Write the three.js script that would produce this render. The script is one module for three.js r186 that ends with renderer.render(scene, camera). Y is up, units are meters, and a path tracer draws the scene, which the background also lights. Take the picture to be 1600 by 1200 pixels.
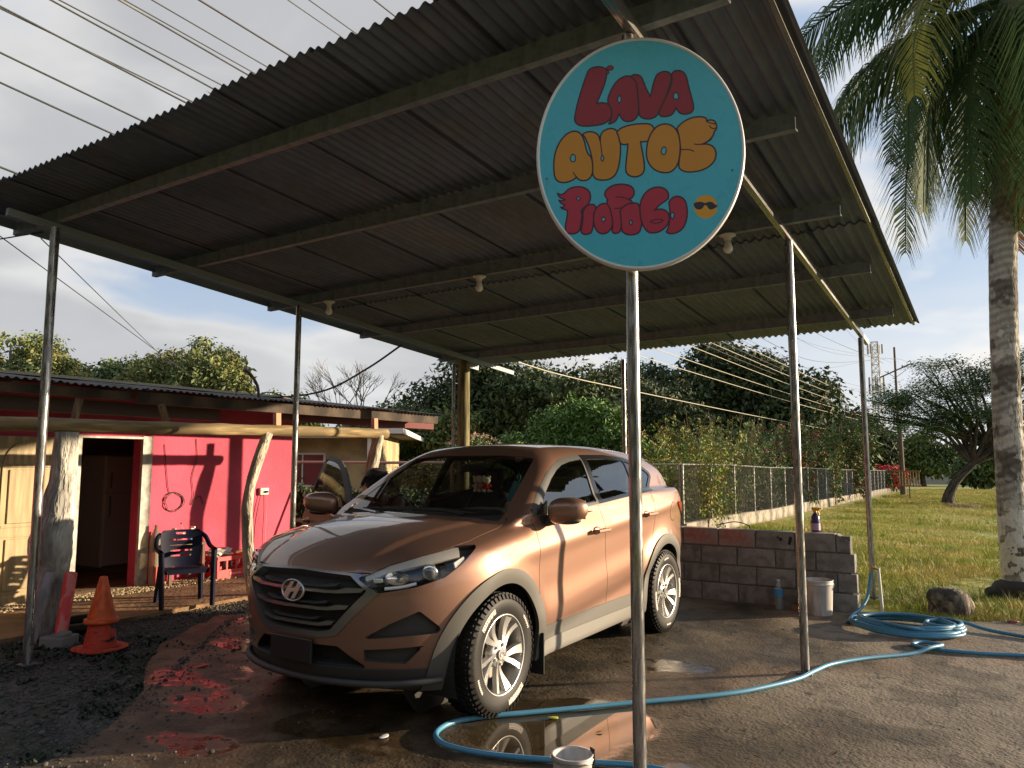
import * as THREE from 'three';
import { mergeGeometries, mergeVertices } from 'three/addons/utils/BufferGeometryUtils.js';
import { RoundedBoxGeometry } from 'three/addons/geometries/RoundedBoxGeometry.js';

// ---------------------------------------------------------------- camera, sky, sun, exposure
const scene = new THREE.Scene();
const camera = new THREE.PerspectiveCamera(53.99, 4 / 3, 0.05, 3000);
camera.position.set(3.449, 1.493, 5.220);
camera.rotation.set(0.10389, 0.56872, 0, 'YXZ');
const SUN = new THREE.Vector3(0.75 * 0.986, 0.163, -0.66 * 0.986).normalize();
const renderer = new THREE.WebGLRenderer({ antialias: true });
renderer.toneMapping = THREE.LinearToneMapping;
renderer.toneMappingExposure = 2.1;
renderer.shadowMap.enabled = true;
const sun = new THREE.DirectionalLight(new THREE.Color(1.0, 0.79, 0.54), 5.0);
sun.position.copy(SUN).multiplyScalar(60); sun.castShadow = true; sun.shadow.radius = 1.4;
sun.shadow.mapSize.set(4096, 4096);
Object.assign(sun.shadow.camera, { left: -30, right: 30, top: 30, bottom: -30, near: 1, far: 160 });
scene.add(sun, sun.target);

// ---------------------------------------------------------------- random numbers and noise
function rng(seed) { let s = seed | 0; return () => { s = (s + 0x6d2b79f5) | 0; let t = Math.imul(s ^ (s >>> 15), 1 | s); t = (t + Math.imul(t ^ (t >>> 7), 61 | t)) ^ t; return ((t ^ (t >>> 14)) >>> 0) / 4294967296; }; }
const R = rng(71), rr = (a, b) => a + (b - a) * R();
const lerp = (a, b, t) => a + (b - a) * t, clamp = (v, a = 0, b = 1) => Math.min(b, Math.max(a, v));
const sstep = (a, b, v) => { const t = clamp((v - a) / (b - a)); return t * t * (3 - 2 * t); };
const PERM = new Float32Array(65536); { const r = rng(5); for (let i = 0; i < 65536; i++) PERM[i] = r(); }
const h2 = (i, j) => PERM[((Math.imul(i, 73856093) ^ Math.imul(j, 19349663)) >>> 3) & 65535];
const h3 = (i, j, k) => PERM[((Math.imul(i, 73856093) ^ Math.imul(j, 19349663) ^ Math.imul(k, 83492791)) >>> 3) & 65535];
function vn(x, y) { const i = Math.floor(x), j = Math.floor(y); let a = x - i, b = y - j; a = a * a * (3 - 2 * a); b = b * b * (3 - 2 * b);
  return lerp(lerp(h2(i, j), h2(i + 1, j), a), lerp(h2(i, j + 1), h2(i + 1, j + 1), a), b); }
function vn3(x, y, z) { const i = Math.floor(x), j = Math.floor(y), k = Math.floor(z); let a = x - i, b = y - j, c = z - k; a = a * a * (3 - 2 * a); b = b * b * (3 - 2 * b); c = c * c * (3 - 2 * c);
  return lerp(lerp(lerp(h3(i, j, k), h3(i + 1, j, k), a), lerp(h3(i, j + 1, k), h3(i + 1, j + 1, k), a), b), lerp(lerp(h3(i, j, k + 1), h3(i + 1, j, k + 1), a), lerp(h3(i, j + 1, k + 1), h3(i + 1, j + 1, k + 1), a), b), c); }
function fbm(x, y, o = 5, g = 0.5) { let s = 0, a = 1, n = 0; for (let k = 0; k < o; k++) { s += a * vn(x, y); n += a; a *= g; const t = x * 1.62 - y * 1.18 + 17.3; y = x * 1.18 + y * 1.62 + 5.7; x = t; } return s / n; }
function fbm3(x, y, z, o = 5, g = 0.5) { let s = 0, a = 1, n = 0; for (let k = 0; k < o; k++) { s += a * vn3(x, y, z); n += a; a *= g; x = x * 2.03 + 11.1; y = y * 2.03 + 3.7; z = z * 2.03 + 7.9; } return s / n; }

// ---------------------------------------------------------------- sky: air and broken evening cloud
{
  const SKY = 0.47, W = 2048, H = 1024, d = new Float32Array(W * H * 4);
  for (let j = 0; j < H; j++) {
    const el = ((j + 0.5) / H - 0.5) * Math.PI, y = Math.sin(el), c = Math.cos(el);
    for (let i = 0; i < W; i++) {
      const az = ((i + 0.5) / W - 0.5) * 2 * Math.PI, x = Math.cos(az) * c, z = Math.sin(az) * c;
      const e = Math.max(0, y), up = 1 - Math.pow(1 - e, 2.6);
      let r = lerp(0.60, 0.185, up), g = lerp(0.70, 0.34, up), b = lerp(0.80, 0.62, up);
      const k = 1 / (e + 0.16), px = x * k, pz = z * k;
      // a high veil, then heaps of cloud with grey undersides
      const wx = fbm(px * 0.7 + 9, pz * 0.7 - 4, 4) - 0.5, wz = fbm(px * 0.7 - 31, pz * 0.7 + 12, 4) - 0.5;
      const m = fbm(px * 0.95 + wx * 1.3 + 3.1, pz * 0.95 + wz * 1.3 + 7.7, 7, 0.54);
      const cover = fbm(px * 0.20 + 40.2, pz * 0.20 + 11.4, 3);
      const bias = 0.07 + 0.42 * sstep(-0.2, -0.65, x) * (0.8 + 0.2 * sstep(0.02, 0.3, e)) + 0.05 * sstep(0.35, 0.1, e);
      const den = sstep(0.46, 0.64, m + (cover - 0.5) * 0.7 + bias);
      const thick = sstep(0.56, 0.84, m + (cover - 0.5) * 0.7 + bias);
      const veil = 0.42 * sstep(0.35, 0.75, fbm(px * 0.32 + 71, pz * 0.9 + 15, 5));
      const detail = fbm(px * 2.6 + wx * 3, pz * 2.6 + wz * 3, 4);
      const cr = lerp(0.80, 0.53, thick) * (0.88 + 0.24 * detail), cg = lerp(0.79, 0.535, thick) * (0.88 + 0.24 * detail), cb = lerp(0.78, 0.55, thick) * (0.88 + 0.24 * detail);
      const a = Math.max(den * 0.96, veil) * sstep(-0.02, 0.05, y);
      r = lerp(r, cr, a); g = lerp(g, cg, a); b = lerp(b, cb, a);
      const hz = Math.pow(1 - e, 7) * 0.55; r = lerp(r, 0.80, hz); g = lerp(g, 0.83, hz); b = lerp(b, 0.86, hz);
      const sa = Math.acos(clamp(x * SUN.x + y * SUN.y + z * SUN.z, -1, 1)), glow = 1.5 * Math.exp(-sa * sa / 0.22) + 0.5 * Math.exp(-sa * sa / 0.9); r *= 1 + glow; g *= 1 + glow * .86; b *= 1 + glow * .66;
      if (y < 0) { const q = sstep(0, -0.12, y); r = lerp(r, 0.16, q); g = lerp(g, 0.15, q); b = lerp(b, 0.12, q); }
      const o = (j * W + i) * 4; d[o] = r * SKY; d[o + 1] = g * SKY; d[o + 2] = b * SKY; d[o + 3] = 1;
    }
  }
  const t = new THREE.DataTexture(d, W, H, THREE.RGBAFormat, THREE.FloatType);
  t.mapping = THREE.EquirectangularReflectionMapping; t.magFilter = THREE.LinearFilter; t.minFilter = THREE.LinearFilter; t.needsUpdate = true;
  scene.background = t; scene.environment = t;
}

// ---------------------------------------------------------------- materials
const lin = (r, g, b) => new THREE.Color().setRGB(r, g, b);
function mat(r, g, b, rough = 0.8, o = {}) { return new THREE.MeshPhysicalMaterial({ color: lin(r, g, b), roughness: rough, side: THREE.DoubleSide, ...o }); }
function dataTex(W, H, fn, srgb = false, rep = true) {
  const a = new Uint8Array(W * H * 4);
  for (let j = 0; j < H; j++) for (let i = 0; i < W; i++) { const o = (j * W + i) * 4, c = fn(i / W, j / H, i, j);
    if (typeof c === 'number') { a[o] = a[o + 1] = a[o + 2] = clamp(c) * 255; } else { a[o] = clamp(c[0]) * 255; a[o + 1] = clamp(c[1]) * 255; a[o + 2] = clamp(c[2]) * 255; }
    a[o + 3] = 255; }
  const t = new THREE.DataTexture(a, W, H); t.magFilter = THREE.LinearFilter; t.minFilter = THREE.LinearMipmapLinearFilter;
  if (rep) t.wrapS = t.wrapT = THREE.RepeatWrapping; if (srgb) t.colorSpace = THREE.SRGBColorSpace; t.needsUpdate = true; return t;
}
const toS = (v) => v <= 0.0031308 ? v * 12.92 : 1.055 * Math.pow(v, 1 / 2.4) - 0.055;      // linear to sRGB for colour textures
// tiling noise in 0..1 on the unit square
function tn(u, v, f, seed, o = 4) { let s = 0, a = 1, n = 0; for (let k = 0; k < o; k++) { const F = f << k, x = u * F, y = v * F, i = Math.floor(x), j = Math.floor(y); let p = x - i, q = y - j; p = p * p * (3 - 2 * p); q = q * q * (3 - 2 * q);
  const H = (m, l) => h3(((m % F) + F) % F, ((l % F) + F) % F, seed + k * 131); s += a * lerp(lerp(H(i, j), H(i + 1, j), p), lerp(H(i, j + 1), H(i + 1, j + 1), p), q); n += a; a *= 0.55; } return s / n; }
const texCache = new Map();
function grain(key, f, o, lo, hi, sx = 1, sy = 1, size = 256) {    // a grey noise texture, repeat given in tiles
  const k = key + f + o + lo + hi; if (!texCache.has(k)) texCache.set(k, dataTex(size, size, (u, v) => lerp(lo, hi, sstep(0.2, 0.8, tn(u, v, f, key, o))), true));
  const t = texCache.get(k).clone(); t.repeat.set(sx, sy); return t;
}

// ---------------------------------------------------------------- geometry helpers
const V = (x, y, z) => new THREE.Vector3(x, y, z);
const M4 = () => new THREE.Matrix4();
function at(g, x, y, z, rx = 0, ry = 0, rz = 0, sx = 1, sy = sx, sz = sx) { const m = M4().compose(V(x, y, z), new THREE.Quaternion().setFromEuler(new THREE.Euler(rx, ry, rz, 'YXZ')), V(sx, sy, sz)); g.applyMatrix4(m); return g; }
const box = (w, h, d, x = 0, y = 0, z = 0, rx = 0, ry = 0, rz = 0) => at(new THREE.BoxGeometry(w, h, d), x, y, z, rx, ry, rz);
const rbox = (w, h, d, r, x = 0, y = 0, z = 0, rx = 0, ry = 0, rz = 0, s = 2) => at(new RoundedBoxGeometry(w, h, d, s, r), x, y, z, rx, ry, rz);
const cyl = (r1, r2, h, n = 16, x = 0, y = 0, z = 0, rx = 0, ry = 0, rz = 0) => at(new THREE.CylinderGeometry(r1, r2, h, n), x, y, z, rx, ry, rz);
const ball = (r, x = 0, y = 0, z = 0, sx = 1, sy = 1, sz = 1, n = 16) => at(new THREE.SphereGeometry(r, n, Math.max(8, n * 0.75 | 0)), x, y, z, 0, 0, 0, sx, sy, sz);
const lathe = (pts, n = 32) => new THREE.LatheGeometry(pts.map((p) => new THREE.Vector2(p[0], p[1])), n);
function tube(pts, r, seg = 32, rad = 8, closed = false, tension = 0.5) { return new THREE.TubeGeometry(new THREE.CatmullRomCurve3(pts.map((p) => p.isVector3 ? p : V(...p)), closed, 'centripetal', tension), seg, r, rad, closed); }
function bar(a, b, r, n = 8, r2 = r) { const A = a.isVector3 ? a : V(...a), B = b.isVector3 ? b : V(...b), d = B.clone().sub(A), L = d.length(); const g = new THREE.CylinderGeometry(r2, r, L, n, 1); g.translate(0, L / 2, 0);
  g.applyQuaternion(new THREE.Quaternion().setFromUnitVectors(V(0, 1, 0), d.normalize())); g.translate(A.x, A.y, A.z); return g; }
function beam(a, b, w, h) { const A = V(...a), B = V(...b), d = B.clone().sub(A), L = d.length(), g = new THREE.BoxGeometry(w, h, L); const m = M4().lookAt(B, A, V(0, 1, 0)); g.applyMatrix4(m); g.translate((A.x + B.x) / 2, (A.y + B.y) / 2, (A.z + B.z) / 2); return g; }
function clean(g) { g = g.index ? g.toNonIndexed() : g; for (const k of Object.keys(g.attributes)) if (!['position', 'normal', 'uv'].includes(k)) g.deleteAttribute(k);
  if (!g.attributes.normal) g.computeVertexNormals(); if (!g.attributes.uv) g.setAttribute('uv', new THREE.BufferAttribute(new Float32Array(g.attributes.position.count * 2), 2)); return g; }
const join = (list) => { list = list.flat(); return list.length === 1 ? list[0] : mergeGeometries(list.map(clean)); };
// a tapering, uneven limb along points, radius per point
function limb(pts, radii, seg, rad, wob = 0, seed = 0, flute = 0) {
  const c = new THREE.CatmullRomCurve3(pts.map((p) => V(...p)), false, 'centripetal'), fr = c.computeFrenetFrames(seg, false), pos = [], idx = [], uv = []; const L = c.getLength(); let run = 0, prev = null;
  for (let i = 0; i <= seg; i++) { const t = i / seg, p = c.getPoint(t); if (prev) run += p.distanceTo(prev); prev = p; const f = t * (radii.length - 1), k = Math.min(radii.length - 2, Math.floor(f)), r0 = lerp(radii[k], radii[k + 1], f - k);
    for (let j = 0; j <= rad; j++) { const a = j / rad * Math.PI * 2, jj = j % rad, ca = Math.cos(a), sa = Math.sin(a); const nz = wob ? (0.7 * vn3(ca * 1.6 + seed, run * 3.1, sa * 1.6 + seed) + 0.3 * vn3(ca * 4 + seed, run * 11, sa * 4) - 0.5) * 2 * wob : 0; const fl = flute ? flute * Math.sin(jj / rad * Math.PI * 2 * 3 + t * 5 + seed) : 0;
      const r = r0 * (1 + nz + fl), N = fr.normals[i], B = fr.binormals[i]; pos.push(p.x + (N.x * ca + B.x * sa) * r, p.y + (N.y * ca + B.y * sa) * r, p.z + (N.z * ca + B.z * sa) * r); uv.push(j / rad * 6.28 * radii[0], run); } }
  for (let i = 0; i < seg; i++) for (let j = 0; j < rad; j++) { const a = i * (rad + 1) + j, b = a + rad + 1; idx.push(a, a + 1, b, b, a + 1, b + 1); }
  for (const e of [0, seg]) { const p = c.getPoint(e / seg), o = pos.length / 3; pos.push(p.x, p.y, p.z); uv.push(0, 0); for (let j = 0; j < rad; j++) { const a = e * (rad + 1) + j; if (e) idx.push(o, a, a + 1); else idx.push(o, a + 1, a); } }
  const g = new THREE.BufferGeometry(); g.setAttribute('position', new THREE.Float32BufferAttribute(pos, 3)); g.setAttribute('uv', new THREE.Float32BufferAttribute(uv, 2)); g.setIndex(idx); g.computeVertexNormals();
  return g;
}
function boxUV(g, s = 1) { g = g.index ? g.toNonIndexed() : g; const p = g.attributes.position, n = g.attributes.normal, uv = new Float32Array(p.count * 2);
  for (let i = 0; i < p.count; i++) { const ax = Math.abs(n.getX(i)), ay = Math.abs(n.getY(i)), az = Math.abs(n.getZ(i)); let a, b; if (ay > ax && ay > az) { a = p.getX(i); b = p.getZ(i); } else if (ax > az) { a = p.getZ(i); b = p.getY(i); } else { a = p.getX(i); b = p.getY(i); } uv[2 * i] = a * s; uv[2 * i + 1] = b * s; }
  g.setAttribute('uv', new THREE.BufferAttribute(uv, 2)); return g; }

// ---------------------------------------------------------------- scene graph helpers
const taken = new Map();
function numbered(n) { const k = taken.get(n) || 0; taken.set(n, k + 1); return k ? n + '_' + String(k).padStart(3, '0') : n; }
function tag(o, label, category, group) { o.userData.label = label; o.userData.category = category; if (group) o.userData.group = group; return o; }
function thing(name, label, category, p = [0, 0, 0], turn = 0, group) { const o = new THREE.Group(); o.name = numbered(name); o.position.set(...p); o.rotation.y = turn; tag(o, label, category, group); scene.add(o); return o; }
function mesh(name, g, m, parent) { const o = new THREE.Mesh(Array.isArray(g) ? join(g) : g, m); o.name = name; o.castShadow = o.receiveShadow = true; (parent || scene).add(o); return o; }
function single(name, g, m, label, category, group) { const o = mesh(numbered(name), g, m); return tag(o, label, category, group); }
function struct(name, g, m) { const o = mesh(numbered(name), g, m); o.userData.kind = 'structure'; return o; }
function dup(o, label, p, turn) { const c = o.clone(); const base = o.name.replace(/_\d{3}$/, ''); c.name = numbered(base); c.userData = { ...o.userData }; if (label) c.userData.label = label; if (p) c.position.set(...p); if (turn !== undefined) c.rotation.y = turn; scene.add(c); return c; }

// ---------------------------------------------------------------- shell meshes: polygonise a field, cut it by other fields, give cuts thickness
function polygonise(f, lo, hi, h, sym) {
  const n = [0, 1, 2].map((k) => Math.ceil((hi[k] - lo[k]) / h) + 1), [nx, ny, nz] = n, F = new Float32Array(nx * ny * nz), id = (i, j, k) => (k * ny + j) * nx + i;
  for (let k = 0; k < nz; k++) for (let j = 0; j < ny; j++) for (let i = 0; i < nx; i++) { if (sym && i > (nx - 1) / 2) { F[id(i, j, k)] = F[id(nx - 1 - i, j, k)]; continue; } F[id(i, j, k)] = f(lo[0] + i * h, lo[1] + j * h, lo[2] + k * h); }
  const vid = new Int32Array(nx * ny * nz).fill(-1), p = [], t = [];
  const E = [[0, 1], [2, 3], [4, 5], [6, 7], [0, 2], [1, 3], [4, 6], [5, 7], [0, 4], [1, 5], [2, 6], [3, 7]];
  for (let k = 0; k < nz - 1; k++) for (let j = 0; j < ny - 1; j++) for (let i = 0; i < nx - 1; i++) {
    const v = [], b = id(i, j, k); let neg = 0; for (let c = 0; c < 8; c++) { const q = F[b + (c & 1) + ((c >> 1) & 1) * nx + (c >> 2) * nx * ny]; v.push(q); if (q < 0) neg++; }
    if (!neg || neg === 8) continue; let x = 0, y = 0, z = 0, m = 0;
    for (const [a, d] of E) if (v[a] < 0 !== v[d] < 0) { const s = v[a] / (v[a] - v[d]); x += lerp(a & 1, d & 1, s); y += lerp((a >> 1) & 1, (d >> 1) & 1, s); z += lerp(a >> 2, d >> 2, s); m++; }
    vid[b] = p.length / 3; p.push(lo[0] + (i + x / m) * h, lo[1] + (j + y / m) * h, lo[2] + (k + z / m) * h);
  }
  const st = [1, nx, nx * ny];
  for (let k = 1; k < nz - 1; k++) for (let j = 1; j < ny - 1; j++) for (let i = 1; i < nx - 1; i++) { const b = id(i, j, k), s0 = F[b] < 0;
    for (let a = 0; a < 3; a++) { if (s0 === F[b + st[a]] < 0) continue; const u = st[(a + 1) % 3], w = st[(a + 2) % 3], q = [vid[b], vid[b - u], vid[b - u - w], vid[b - w]]; if (q.includes(-1)) continue;
      if (s0) t.push(q[0], q[1], q[2], q[0], q[2], q[3]); else t.push(q[0], q[2], q[1], q[0], q[3], q[2]); } }
  // settle the vertices on the surface and take exact normals
  const N = new Float32Array(p.length), e = 0.003;
  for (let i = 0; i < p.length; i += 3) { let gx, gy, gz;
    for (let it = 0; it < 3; it++) { const [x, y, z] = [p[i], p[i + 1], p[i + 2]], v = f(x, y, z); gx = (f(x + e, y, z) - f(x - e, y, z)) / (2 * e); gy = (f(x, y + e, z) - f(x, y - e, z)) / (2 * e); gz = (f(x, y, z + e) - f(x, y, z - e)) / (2 * e); const g2 = gx * gx + gy * gy + gz * gz || 1; if (it < 2) { const s = clamp(v / g2, -h, h) * 0.9; p[i] -= gx * s; p[i + 1] -= gy * s; p[i + 2] -= gz * s; } else { const l = Math.sqrt(g2); N[i] = gx / l; N[i + 1] = gy / l; N[i + 2] = gz / l; } } }
  return { p: Float32Array.from(p), n: N, t };
}
function cut(S, g) {     // -> [inside g<0, outside], edges cut exactly where g crosses zero
  const nv = S.p.length / 3, G = new Float32Array(nv); for (let i = 0; i < nv; i++) { let q = g(S.p[3 * i], S.p[3 * i + 1], S.p[3 * i + 2]); if (Math.abs(q) < 1e-6) q = 1e-6; G[i] = q; }
  const p = Array.from(S.p), n = Array.from(S.n), A = [], B = [], cache = new Map();
  const mid = (a, b) => { const k = a < b ? a * 4194304 + b : b * 4194304 + a; let m = cache.get(k); if (m !== undefined) return m; const s = G[a] / (G[a] - G[b]); m = p.length / 3; for (let c = 0; c < 3; c++) p.push(lerp(p[3 * a + c], p[3 * b + c], s)); const q = [0, 1, 2].map((c) => lerp(n[3 * a + c], n[3 * b + c], s)), l = Math.hypot(...q) || 1; n.push(q[0] / l, q[1] / l, q[2] / l); cache.set(k, m); return m; };
  for (let i = 0; i < S.t.length; i += 3) { const T = [S.t[i], S.t[i + 1], S.t[i + 2]], s = T.map((q) => G[q] < 0), c = s[0] + s[1] + s[2];
    if (c === 3) A.push(...T); else if (!c) B.push(...T); else { const o = c === 1 ? s.indexOf(true) : s.indexOf(false), a = T[o], b = T[(o + 1) % 3], d = T[(o + 2) % 3], x = mid(a, b), y = mid(a, d); const [one, two] = c === 1 ? [A, B] : [B, A]; one.push(a, x, y); two.push(x, b, d, x, d, y); } }
  const pack = (t) => { const map = new Map(), P = [], N = [], o = []; for (const q of t) { let m = map.get(q); if (m === undefined) { m = P.length / 3; map.set(q, m); P.push(p[3 * q], p[3 * q + 1], p[3 * q + 2]); N.push(n[3 * q], n[3 * q + 1], n[3 * q + 2]); } o.push(m); } return { p: P, n: N, t: o }; };
  return [pack(A), pack(B)];
}
const move = (S, d) => { const p = S.p.slice(); for (let i = 0; i < p.length; i++) p[i] += S.n[i] * d; return { p, n: S.n, t: S.t }; };
function rim(S, depth) {    // a strip folded in along every free edge, so that panels have thickness
  const e = new Map(); for (let i = 0; i < S.t.length; i += 3) for (let c = 0; c < 3; c++) { const a = S.t[i + c], b = S.t[i + (c + 1) % 3], k = a < b ? a + '_' + b : b + '_' + a; if (e.has(k)) e.set(k, null); else e.set(k, [a, b]); }
  const P = [], t = []; for (const q of e.values()) if (q) { const o = P.length / 3, [a, b] = q; for (const v of [a, b]) { for (let c = 0; c < 3; c++) P.push(S.p[3 * v + c]); for (let c = 0; c < 3; c++) P.push(S.p[3 * v + c] - S.n[3 * v + c] * depth); } t.push(o, o + 1, o + 2, o + 1, o + 3, o + 2); }
  const g = new THREE.BufferGeometry(); g.setAttribute('position', new THREE.Float32BufferAttribute(P, 3)); g.setIndex(t); g.computeVertexNormals(); return g;
}
function geo(S) { const g = new THREE.BufferGeometry(); g.setAttribute('position', new THREE.Float32BufferAttribute(S.p, 3)); g.setAttribute('normal', new THREE.Float32BufferAttribute(S.n, 3)); g.setIndex(Array.from(S.t)); return g; }
function pieces(S) {   // connected pieces of a shell
  const n = S.p.length / 3, u = Int32Array.from({ length: n }, (_, i) => i), find = (a) => { while (u[a] !== a) { u[a] = u[u[a]]; a = u[a]; } return a; }; for (let i = 0; i < S.t.length; i += 3) { const a = find(S.t[i]); u[find(S.t[i + 1])] = a; u[find(S.t[i + 2])] = a; }
  const by = new Map(); for (let i = 0; i < S.t.length; i += 3) { const r = find(S.t[i]); if (!by.has(r)) by.set(r, []); by.get(r).push(S.t[i], S.t[i + 1], S.t[i + 2]); }
  return [...by.values()].filter((t) => t.length > 60).map((t) => { const m = new Map(), P = [], N = [], o = []; for (const q of t) { let k = m.get(q); if (k === undefined) { k = P.length / 3; m.set(q, k); for (let c = 0; c < 3; c++) { P.push(S.p[3 * q + c]); N.push(S.n[3 * q + c]); } } o.push(k); } return { p: P, n: N, t: o }; });
}
const thick = (S, out, depth) => { const q = out ? move(S, out) : S; return join([geo(q), rim(q, depth)]); };
function sdPoly(v, r = 0) {  // signed distance to a polygon, corners rounded by r
  return (x, y) => { let d = 1e9, s = 1; for (let i = 0, j = v.length - 1; i < v.length; j = i++) { const ex = v[j][0] - v[i][0], ey = v[j][1] - v[i][1], wx = x - v[i][0], wy = y - v[i][1], q = clamp((wx * ex + wy * ey) / (ex * ex + ey * ey)), bx = wx - ex * q, by = wy - ey * q; d = Math.min(d, bx * bx + by * by);
    const c1 = y >= v[i][1], c2 = y < v[j][1], c3 = ex * wy > ey * wx; if ((c1 && c2 && c3) || (!c1 && !c2 && !c3)) s = -s; } return s * Math.sqrt(d) - r; };
}
function table(k, pass = 3, step = 0.01) {   // a smoothed curve through knots, cubic lookup
  const x0 = k[0][0] - 0.3, x1 = k[k.length - 1][0] + 0.3, n = Math.ceil((x1 - x0) / step); let a = new Float64Array(n);
  for (let i = 0; i < n; i++) { const x = x0 + i * step; let j = 0; while (j < k.length - 2 && x > k[j + 1][0]) j++; const s = (x - k[j][0]) / (k[j + 1][0] - k[j][0]); a[i] = lerp(k[j][1], k[j + 1][1], x < k[0][0] || x > k[k.length - 1][0] ? s : clamp(s)); }
  for (let q = 0; q < 3; q++) { const b = new Float64Array(n); for (let i = 0; i < n; i++) { let s = 0, c = 0; for (let m = -pass; m <= pass; m++) { const o = i + m; if (o >= 0 && o < n) { s += a[o]; c++; } } b[i] = s / c; } a = b; }
  return (x) => { const f = clamp((x - x0) / step, 1, n - 3.001), i = Math.floor(f), t = f - i, p0 = a[i - 1], p1 = a[i], p2 = a[i + 1], p3 = a[i + 2]; return p1 + 0.5 * t * (p2 - p0 + t * (2 * p0 - 5 * p1 + 4 * p2 - p3 + t * (3 * (p1 - p2) + p3 - p0))); };
}
const smax = (a, b, k) => { const h = Math.max(k - Math.abs(a - b), 0) / k; return Math.max(a, b) + h * h * k * 0.25; };
const smin = (a, b, k) => -smax(-a, -b, k);

// ---------------------------------------------------------------- the car. Its nose points along +z, its left side is +x
const WH = 1.335, WY = 0.355;
const tW = table([[-2.3, .70], [-2.1, .79], [-1.9, .862], [-1.6, .902], [-1.3, .915], [-.8, .908], [0, .905], [.8, .908], [1.3, .918], [1.6, .908], [1.8, .885], [2.0, .83], [2.15, .76]], 8);
const tIn = table([[-.5, .075], [-.36, .05], [-.24, .046], [-.155, .046], [-.09, .028], [-.0, .018], [.12, .024], [.30, .012], [.335, .0], [.40, .018], [.55, .07], [.7, .13]], 2);    // body section against y minus the lower crease, scaled
const tHood = table([[.6, 1.18], [.9, 1.158], [1.1, 1.138], [1.4, 1.103], [1.6, 1.067], [1.8, 1.012], [1.95, .952], [2.05, .90], [2.15, .84], [2.3, .72]], 5);
const tNose = table([[.1, 1.92], [.22, 2.03], [.32, 2.10], [.42, 2.135], [.55, 2.15], [.7, 2.165], [.8, 2.16], [.88, 2.14], [.95, 2.09], [1.05, 2.0]], 3);
const tTail = table([[.2, 2.05], [.35, 2.15], [.5, 2.20], [.65, 2.205], [.8, 2.18], [.95, 2.14], [1.1, 2.11], [1.25, 2.06], [1.4, 1.98]], 4);
const tRoof = table([[-2.1, 1.50], [-1.85, 1.545], [-1.5, 1.60], [-1.1, 1.635], [-.6, 1.657], [-.2, 1.657], [.1, 1.643], [.4, 1.61], [.8, 1.53]], 8);
const belt = (z) => 1.178 - 0.062 * z;
const yUp = (z) => 0.985 - 0.075 * z, yLo = (z) => 0.60 - 0.115 * z;
function carField(x, y, z) {
  const w = Math.abs(x);
  // body side
  const yu = yUp(clamp(z, -1.9, 1.6)), yl = yLo(clamp(z, -1.2, 1.0)), s = y > yl ? (y < yu ? (y - yl) / (yu - yl) * 0.335 : 0.335 + (y - yu)) : y - yl;
  const inset = tIn(s) * (1 - 0.35 * sstep(0.9, 1.5, z));
  const rF = Math.hypot(z - WH, y - WY), rR = Math.hypot(z + WH, y - WY), flare = 0.022 * (Math.exp(-Math.pow((rF - 0.47) / 0.09, 2)) + Math.exp(-Math.pow((rR - 0.47) / 0.09, 2)));
  const side = w - (tW(z) - inset + flare);
  // bonnet with two raised folds
  const fold = lerp(0.40, 0.60, sstep(2.1, 0.9, z));
  const hood = y - (tHood(z) - 0.040 * (w / 0.8) * (w / 0.8) - 0.035 * Math.pow(w / 0.85, 6) + 0.013 * sstep(fold + 0.045, fold - 0.03, w));
  const top = lerp(y - Math.min(belt(z) + 0.05, 1.26), hood, sstep(0.62, 1.02, z));
  const nose = (z - (tNose(y) - 0.40 * w * w - 0.10 * Math.pow(w / 0.8, 6))) * 0.9;
  const tail = (-z - (tTail(y) - 0.20 * w * w)) * 0.9;
  let b = smax(side, top, 0.05); b = smax(b, nose, z > 1.2 ? 0.09 : 0.02); b = smax(b, tail, 0.10); b = smax(b, (0.215 + 0.03 * sstep(1.7, 2.1, z)) - y, 0.05);
  // cabin
  if (y > 0.8) {
    const wg = 0.848 - (y > 1.15 ? (y - 1.15) * 0.43 : (1.15 - y) * 0.5) - 0.16 * Math.max(0, y - 1.36) * Math.max(0, y - 1.36) * 3 - 0.12 * Math.pow(Math.max(0, -z - 1.0), 2);
    let c = smax((w - wg) * 0.92, y - (tRoof(z) - 0.042 * (w / 0.6) * (w / 0.6)), 0.13);
    c = smax(c, (z - (1.165 - (y - 1.12) * 1.72 - 0.19 * w * w)) * 0.5, 0.05);
    c = smax(c, (-z - (2.09 - (y - 1.15) * 0.50 - 0.12 * w * w)) * 0.87, 0.05);
    // roof spoiler
    const sp = smax(smax(y - (tRoof(z) - 0.004 - 0.042 * w * w * 2.8), 1.515 - y + w * w * 0.05, 0.02), smax(w - 0.60, smax(-z - 1.965, z + 1.6, 0.03), 0.03), 0.03);
    c = smin(c, sp, 0.02);
    b = smin(b, c, 0.025);
  }
  return b;
}
const CAR = {};
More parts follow.
